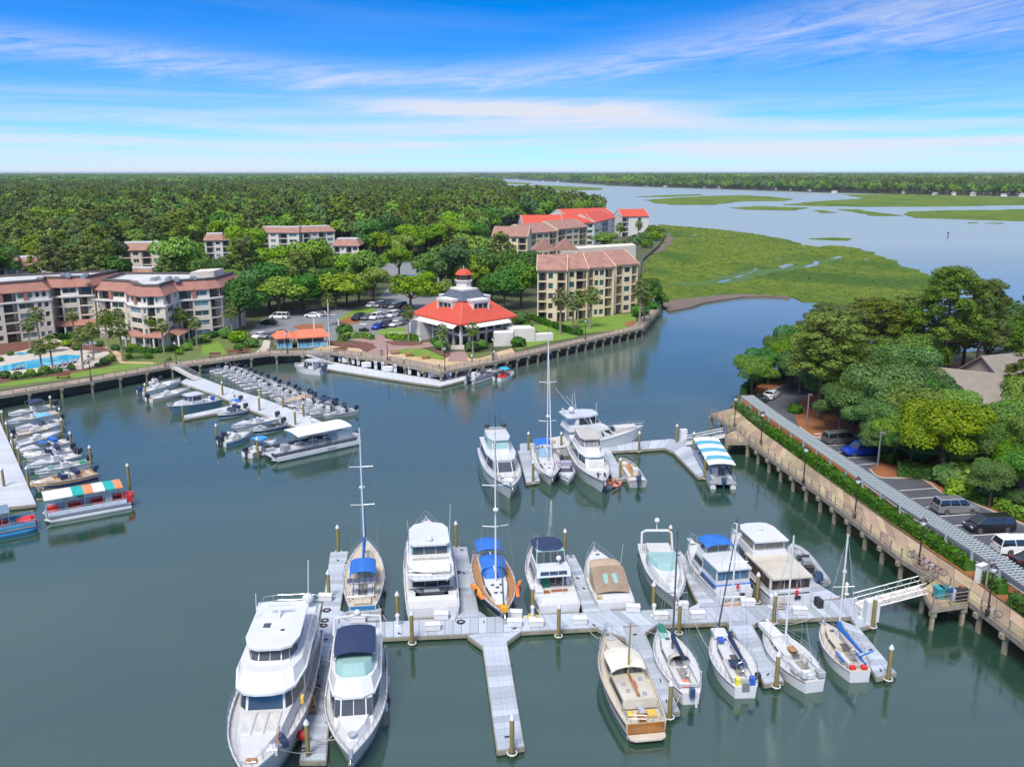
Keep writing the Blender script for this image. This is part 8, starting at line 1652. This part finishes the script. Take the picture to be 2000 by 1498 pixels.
p=G(711,648,2.1);r=thing('golf_cart','white-topped golf cart beside the blue car','golf cart',p,R(160));MB().box((0,0,.5),(2.3,1.1,.4)).build('body',PK,r);MB().box((0,0,1.9),(1.9,1.2,.1)).build('roof',PW,r);MB().box((-.2,0,.85),(.6,1.0,.3)).build('seat',BLACK,r)
for x in(-.8,.8):
 for y in(-.5,.5):MB().tube([(x,y,.6),(x*.95,y,1.9)],.03,4).build('post',STEEL,r);inst('wheel',wheel,r,(x,y,.25),0,(R(90),0,0),.7)
 # ================================================================ STREET FURNITURE
TW=mat('white_trellis',(.4,.45,.46),.7,scale=2,col2=(.32,.37,.38));line=[Vector((q.x,q.y,2.2))for q in offset(bw2_in,1.45)][:8];o0=line[0].copy();o0.z=2.2
r=thing('trellis','long white slatted trellis on posts between the hedge and the parking lot','trellis',o0);sdv=(G(1828,953,2.2)-G(1757,958,2.2)).normalized();hs_=math.atan2(sdv.y,sdv.x)
pm=MB().box((0,0,1.0),(.2,.2,2.0)).mesh('post',TW);sm=MB().box((.85,0,0),(2.2,.1,.1)).mesh('slat',TW)
for p,h in along(line,4.0):inst('post',pm,r,p-line[0],h)
for p,h in along(line,.5):inst('slat',sm,r,p-line[0]+Vector((0,0,2.22)),hs_)
for q in(.0,.55,1.1,1.65):
 bm_=MB()
 for a,b in zip(line,line[1:]):a_,b_=a-line[0]+sdv*q,b-line[0]+sdv*q;d=(b_-a_).normalized();n=Vector((-d.y,d.x,0))*.05;bm_.prism([a_-n,b_-n,b_+n,a_+n],1.98 if q==0 else 2.04,2.14)
 bm_.build('beam',TW,r)
tag(MB().box((0,0,.8),(1.1,.5,1.6)).box((0,0,1.75),(1.2,.6,.14)).build('notice_cabinet',WHITEP,None,G(1914,1136,2.2),.5),'white cabinet standing under the trellis near the platform','cabinet')
DARKM=mat('dark_metal_post',(.035,.028,.025),.5,.3);GLOBE=mat('lamp_globe',(.75,.75,.72),.3)
lm=MB().tube([(0,0,0),(0,0,3.6)],.075,7,.055).lathe([(.16,0),(.16,.5),(.09,.6)],(0,0,0),8).mesh('post',DARKM);lg=MB().lathe([(.1,3.55),(.24,3.75),(.24,3.95),(.05,4.15)],(0,0,0),10).mesh('globe',GLOBE,50);lc=MB().lathe([(.3,4.0),(.06,4.25),(.02,4.35)],(0,0,0),10).mesh('cap',DARKM)
for lb,x,y,z in[('lamp post at the corner landing of the tan boardwalk',1434,834,BZ),('lamp post by the short gangway landing',1486,868,BZ),('lamp post on the tan boardwalk opposite the blue pickup',1569,944,BZ),('lamp post on the tan boardwalk above the two-deck yacht',1669,1012,BZ),('lamp post just above the platform with bins',1794,1102,BZ),('lamp post just below the platform with bins',1928,1202,BZ),('lamp post on the boardwalk in front of the pool',178,744,BZ),('lamp post by the rental dock gangway',345,712,BZ),('lamp post by the kiosk',562,690,BZ),('lamp post on the promenade left of the clubhouse',757,704,BZ),('lamp post at the promenade corner',869,724,BZ),('lamp post by the clubhouse stair',963,704,BZ),('lamp post on the channel boardwalk',1143,664,BZ)]:
 r=thing('lamp_post',lb,'lamp post',G(x,y,z));s_=1.15;r.scale=(s_,)*3;inst('post',lm,r);inst('globe',lg,r);inst('cap',lc,r)
for lb,x,y in[('grey parking light pole beside the blue pickup',1713,920),('grey light pole in the pine straw island',1575,835),('grey light pole by the notice cabinet',1925,1150)]:
 r=thing('light_pole',lb,'light pole',G(x,y,2.2));MB().tube([(0,0,0),(0,0,5.2 if y<1000 else 3)],.1,7).build('post',METAL,r);MB().box((.2,0,5.2 if y<1000 else 3),(.6,.3,.14)).build('lamp_head',METAL,r)
r=thing('flagpole','white flagpole by the larger kiosk','flagpole',G(644,682,BZ));MB().tube([(0,0,0),(0,0,11)],.1,6,.05).build('pole',SPAR,r);MB().box((.12,.35,9.2),(.05,.7,1.8)).build('flag',mat('pale_flag',(.5,.5,.55),.8),r);MB().tube([(-1.6,0,7.6),(1.6,0,7.6)],.04,4).build('yardarm',SPAR,r)
p=G(638,648,2.1);r=thing('entrance_arch','blue and white frame arch at the parking lot entrance','arch',p);MB().box((-3,0,1.7),(.3,.3,3.4)).box((3,0,1.7),(.3,.3,3.4)).build('posts',WHITEW,r);MB().box((0,0,3.45),(6.6,.35,.35)).build('beam',mat('slate_beam',(.2,.26,.32),.6),r)
WOODR=mat('red_brown_wood',(.2,.07,.05),.8,scale=2)
bs,bb=MB().box((0,0,.45),(2.4,.5,.07)).mesh('seat',WOODR),MB().box((0,.27,.78),(2.4,.07,.5)).mesh('backrest',WOODR);bl=MB().box((0,0,.22),(.1,.45,.44)).mesh('leg',DARKM)
for lb,x,y in[('brown bench on the grass below the swimming pool',124,739),('brown bench beside the small bright lawn',420,698),('long brown bench by the white path, left one',456,693),('long brown bench by the white path, right one',478,690),('bench on the promenade by the kiosk gangway',668,688)]:
 r=thing('bench',lb,'bench',G(x,y,2.06),.12);inst('seat',bs,r);inst('backrest',bb,r);inst('leg',bl,r,(-1,0,0));inst('leg',bl,r,(1,0,0))
pt=MB().box((0,0,.75),(1.8,.8,.07)).mesh('tabletop',TEAK);pb=MB().box((0,0,.45),(1.8,.3,.06)).mesh('bench',TEAK);pl_=MB().box((0,0,.36),(.1,1.4,.08)).box((0,.3,.38),(.1,.1,.75),0,.4).box((0,-.3,.38),(.1,.1,.75),0,-.4).mesh('leg',TEAK)
for lb,x,y in[('picnic table on the promenade, left one',771,691),('picnic table on the promenade, middle one',799,695),('picnic table on the promenade, right one',831,700)]:
 r=thing('picnic_table',lb,'table',G(x,y,2.12),.2);inst('tabletop',pt,r);inst('bench',pb,r,(0,.72,0));inst('bench',pb,r,(0,-.72,0));inst('leg',pl_,r,(-.6,0,0));inst('leg',pl_,r,(.6,0,0))
lo=MB().box((0,0,.3),(1.3,.6,.08)).box((.85,0,.5),(.7,.6,.08),0,0,R(-40)).mesh('bed',mat('grey_lounger',(.25,.24,.27),.7));ll=MB().box((0,0,.14),(.06,.5,.28)).mesh('leg',DARKM)
for k,(x,y)in enumerate([(112,716),(122,714),(132,712),(142,709),(170,706),(176,702),(168,710),(30,722),(38,721)]):r=thing('sun_lounger','grey sun lounger beside the swimming pool','lounger',G(x,y,2.12),R(70),'pool loungers');inst('bed',lo,r);inst('leg',ll,r,(-.5,0,0));inst('leg',ll,r,(.5,0,0))
for lb,x,y,c in[('folded-out cream parasol behind the pool, left one',92,688,(.6,.5,.38)),('cream parasol behind the pool, right one',108,686,(.6,.5,.38)),('grey parasol at the pool corner',176,690,(.3,.3,.36))]:
 r=thing('parasol',lb,'parasol',G(x,y,2.1));MB().tube([(0,0,0),(0,0,2.6)],.04,5).build('pole',SPAR,r);MB().lathe([(1.6,2.05),(1.62,2.12),(.8,2.5),(.03,2.75)],(0,0,0),8).build('canopy',mat('parasol_%.2f'%c[2],c,.8),r)
for lb,x,y in[('brown waste bin on the boardwalk by the rental gangway',322,716),('brown waste bin beside the flagpole',654,690),('waste bin by the clubhouse plaza',745,694)]:
 r=thing('waste_bin',lb,'bin',G(x,y,2.4 if x<330 else 2.1));MB().lathe([(.3,0),(.36,.9),(.36,1.0)],(0,0,0),10).build('body',TIMBER,r);MB().lathe([(.38,1.0),(.3,1.1),(.05,1.18)],(0,0,0),10).build('lid',DARKM,r)
for lb,x,y,m in[('teal wheeled bin on the platform by the gangway',1832,1168,mat('teal_bin',(.03,.28,.32),.5)),('grey-green wheeled bin beside the teal one',1843,1167,mat('dark_teal_bin',(.05,.13,.14),.5))]:
 r=thing('wheeled_bin',lb,'bin',G(x,y,BZ),.1);MB().loft([[(-.3,-.35,.1),(.3,-.35,.1),(.3,.35,.1),(-.3,.35,.1)],[(-.36,-.42,1.0),(.36,-.42,1.0),(.36,.42,1.0),(-.36,.42,1.0)]]).build('body',m,r);MB().box((0,0,1.05),(.78,.9,.1)).build('lid',m,r);MB().box((0,.3,.1),(.7,.2,.2)).build('wheels',BLACK,r)
r=thing('paddleboard','white and blue paddleboard leaning in the platform corner','paddleboard',G(1858,1172,BZ),.2);MB().loft([[Vector((x,y*.4,z))for x,y in((-.05,-1),(.05,-1),(.05,1),(-.05,1))]for z in(.1,1.2)]).build('board',mat('paddleboard_white',(.6,.65,.75),.4),r);MB().box((-.06,0,.7),(.02,.3,1.1)).build('stripe',BLUEP,r)
r=thing('grill','black covered grill on the platform by the paddleboard','grill',G(1874,1172,BZ),.2);MB().box((0,0,.5),(1.3,.6,.9)).loft([[(-.65,-.3,.95),(.65,-.3,.95),(.65,.3,.95),(-.65,.3,.95)],[(-.55,-.15,1.25),(.55,-.15,1.25),(.55,.15,1.25),(-.55,.15,1.25)]]).build('body',BLACK,r);MB().box((.1,0,1.35),(.4,.3,.2)).build('crate',VARN,r)
rim_=MB().tube([(.34*math.cos(a),0,.34*math.sin(a))for a in[k*math.pi/8 for k in range(17)]],.03,5);sp_=MB()
for k in range(4):a=k*math.pi/4;rim_.tube([(.34*math.cos(a),0,.34*math.sin(a)),(-.34*math.cos(a),0,-.34*math.sin(a))],.006,3)
wm_=rim_.mesh('wheel',BLACK);fm=MB()
for a,b in(((-.5,.34),(-.1,.3)),((-.1,.3),(.3,.72)),((-.1,.3),(-.2,.8)),((-.2,.72),(.3,.75)),((-.5,.34),(-.2,.72)),((.5,.34),(.3,.8))):fm.tube([(a[0],0,a[1]),(b[0],0,b[1])],.03,5)
bars=MB().tube([(.3,-.28,.98),(.33,0,.95),(.3,.28,.98)],.02,5).tube([(.3,0,.75),(.33,0,.95)],.02,5).mesh('handlebar',STEEL);sad=MB().box((-.22,0,.86),(.26,.15,.07)).mesh('saddle',BLACK)
for lb,x,y,h,m in[('silver bicycle against the rail above the platform, first one',1788,1092,-.7,STEEL),('lilac bicycle in the rack above the platform',1808,1107,-.7,mat('lilac_frame',(.35,.3,.5),.4)),('white bicycle in the rack beside the lilac one',1818,1116,-.6,GEL),('red-framed bicycle nearest the platform',1830,1122,-.5,mat('red_frame',(.35,.05,.06),.4)),('silver bicycle leaning by the lamp post below the platform',1936,1202,-.7,STEEL)]:
 r=thing('bicycle',lb,'bicycle',G(x,y,BZ),h);inst('wheel',wm_,r,(-.5,0,.36));inst('wheel',wm_,r,(.5,0,.36));inst('frame',fm.mesh('frame',m),r);inst('handlebar',bars,r);inst('saddle',sad,r)
r=thing('boarding_steps','wooden boarding steps with rails beside the largest yacht','steps',G(600,1385,DZ),R(-65));[MB().box((k*.3-.5,0,1.35-k*.25),(.34,.9,.07)).build('tread',TEAK,r)for k in range(5)]
for s in(-1,1):MB().tube([(-.6,s*.48,1.3),(.9,s*.48,.05)],.05,4).tube([(-.6,s*.48,2.1),(.9,s*.48,.9)],.03,4).tube([(-.6,s*.48,1.3),(-.6,s*.48,2.1)],.03,4).tube([(.9,s*.48,0),(.9,s*.48,.9)],.03,4).tube([(-.6,s*.48,0),(-.6,s*.48,1.3)],.04,4).build('side_rail',TEAK,r)
pp=MB().box((0,0,.75),(.6,.45,1.5)).box((0,0,1.55),(.66,.5,.12)).mesh('body',WHITEP);pd=MB().box((0,-.24,1.1),(.44,.03,.5)).mesh('display',GREYD)
for k,(x,y)in enumerate([(664,706),(690,711),(700,713),(734,721),(748,723),(772,727),(800,731),(818,734),(830,735),(874,737),(880,735)]):
 r=thing('fuel_stand','%s white pump or service stand along the back of the fuel dock'%LBS[k],'pump',G(x,y,.6),.15);inst('body',pp,r);inst('display',pd,r)
for k,(x,y,lb)in enumerate([(678,708,'first'),(716,717,'second'),(758,725,'third'),(846,737,'fourth'),(905,728,'fifth'),(938,719,'sixth')]):tag(inst('dock_box',box_m,None,G(x,y,.6),.1,None,1.5),'%s white dock box along the back of the fuel dock, counted from the kiosk'%lb,'dock box')
for k,(x,y)in enumerate([(706,712),(762,722),(790,728),(858,738),(922,722),(965,714)]):piling('piling behind the fuel dock below the promenade rail',x,y,1.1,'fuel dock pilings',False)
r=thing('channel_marker','dark channel marker post standing in the sound','marker',G(1851,466,0));MB().tube([(0,0,-1),(0,0,3.4)],.25,6).build('post',DARKM,r);MB().box((0,0,3.3),(.9,.2,.9),0,0,R(45)).build('board',DARKM,r)
for k,(x,y)in enumerate([(1262,364.5),(1300,366),(1375,368),(1402,368.5),(1476,371),(1512,372),(1545,373),(1580,374.5),(1630,377),(1765,379),(1826,381),(1862,382),(1900,383),(1960,384),(1996,384.5),(1010,352),(1060,356),(1090,357)]):
 r=thing('waterfront_house','small pale house at the foot of the far treeline','house',G(x,y,.8),k*.7,'far shore houses');a,b=random.uniform(3,6),3.;r.scale=(1,1,random.uniform(.5,.8));MB().prism([(-a,-b),(a,-b),(a,b),(-a,b)],0,6).build('wall',WHITEW,r);MB().loft([[(-a-.6,-b-.6,5.9),(a+.6,-b-.6,5.9),(a+.6,b+.6,5.9),(-a-.6,b+.6,5.9)],[(-a*.6,-.1,9),(a*.6,-.1,9),(a*.6,.1,9),(-a*.6,.1,9)]]).build('roof',MATS['grey_shingles'],r)
for k,(x,y)in enumerate([(1048,391),(1058,392),(1068,394),(1076,395),(1040,389)]):r=thing('moored_boat','tiny white boat at the far marina beyond the red roofs','boat',G(x,y,0),k,'far marina boats');MB().loft([[(-6,-1.5,0),(4,-1.5,0),(7,0,0),(4,1.5,0),(-6,1.5,0)],[(-6,-1.9,1.6),(5,-1.8,1.8),(8,0,2.2),(5,1.8,1.8),(-6,1.9,1.6)]]).build('hull',GEL,r);MB().box((-1,0,2.6),(5,2.6,2)).build('cabin',GEL,r)
SKIN=mat('skin',(.42,.25,.17),.6);HAIRM=mat('dark_hair',(.04,.025,.015),.7)
def person(lb,loc,h,top,leg,step=.18):
 r=thing('person',lb,'person',loc,h)
 V=[(0,0,.95),(0,0,1.2),(0,0,1.42),(0,0,1.52),(.02,0,1.66),(0,.19,1.4),(-.05,.25,1.12),(.1,.24,.88),(0,-.19,1.4),(.06,-.25,1.12),(.16,-.22,.9),(0,.1,.9),(step*.6,.1,.5),(step,.1,.06),(step+.18,.1,.03),(0,-.1,.9),(-step*.4,-.1,.5),(-step*1.2,-.1,.08),(-step*1.2+.18,-.1,.03)]
 Ed=[(0,1),(1,2),(2,3),(3,4),(2,5),(5,6),(6,7),(2,8),(8,9),(9,10),(0,11),(11,12),(12,13),(13,14),(0,15),(15,16),(16,17),(17,18)];rad=[.15,.15,.16,.06,.1,.075,.05,.04,.075,.05,.04,.1,.07,.05,.045,.1,.07,.05,.045]
 me=bpy.data.meshes.new('body');me.from_pydata(V,Ed,[]);o=inst('body',me,r);md=o.modifiers.new('skin','SKIN');
 if not me.skin_vertices:me.attributes.new('skin','FLOAT','POINT')
 for i,sv in enumerate(me.skin_vertices[0].data if me.skin_vertices else[]):sv.radius=(rad[i],rad[i]);sv.use_root=i==0
 o.modifiers.new('sub','SUBSURF').levels=1;o.modifiers['sub'].render_levels=1;me.materials.append(cloth_mat(top,leg));MB().ball((.0,0,1.72),.115,8,6).build('hair',HAIRM,r,smooth=True);return r
def cloth_mat(top,leg):
 nm='clothing_%.2f_%.2f'%(top[0],leg[2])
 def pat(g,co,cc):z=g.n('ShaderNodeSeparateXYZ',i={0:co}).outputs[2];return g.ramp(g.m('DIVIDE',z,2.),[(0.,(.05,.05,.05)),(.04,(.4,.25,.17)),(.24,leg),(.47,top),(.735,(.42,.25,.17))],'CONSTANT')
 return mat(nm,top,.8,pat=pat)
for lb,x,y,h,tp,lg_,z in[('person in white walking on the brick plaza by the clubhouse',821,672,.3,(.7,.7,.68),(.55,.55,.58),2.12),('person in a blue top at the promenade rail near the clubhouse stair',962,703,1.2,(.1,.2,.45),(.08,.08,.12),2.42),('person in a pale shirt beside the one in blue at the rail',969,702,2.6,(.6,.56,.5),(.3,.25,.2),2.42),('person in a light top on the fuel dock',880,742,.2,(.5,.6,.68),(.1,.1,.2),.6)]:person(lb,G(x,y,z),h,tp,lg_)
# ================================================================ AIR
hz=bpy.data.materials.new('thin_haze');hz.use_nodes=True;t=hz.node_tree;t.nodes.clear();g=NT(t)
v=g.n('ShaderNodeVolumePrincipled',i={'Color':(.8,.92,1,1),'Density':4.5e-5,'Anisotropy':.2});o=g.n('ShaderNodeOutputMaterial');t.links.new(v.outputs[0],o.inputs['Volume'])
tag(MB().box((0,39900,21.5),(121000,80600,47)).build('haze',hz),'thin pale haze over the far forest and sound','haze',None,'stuff')
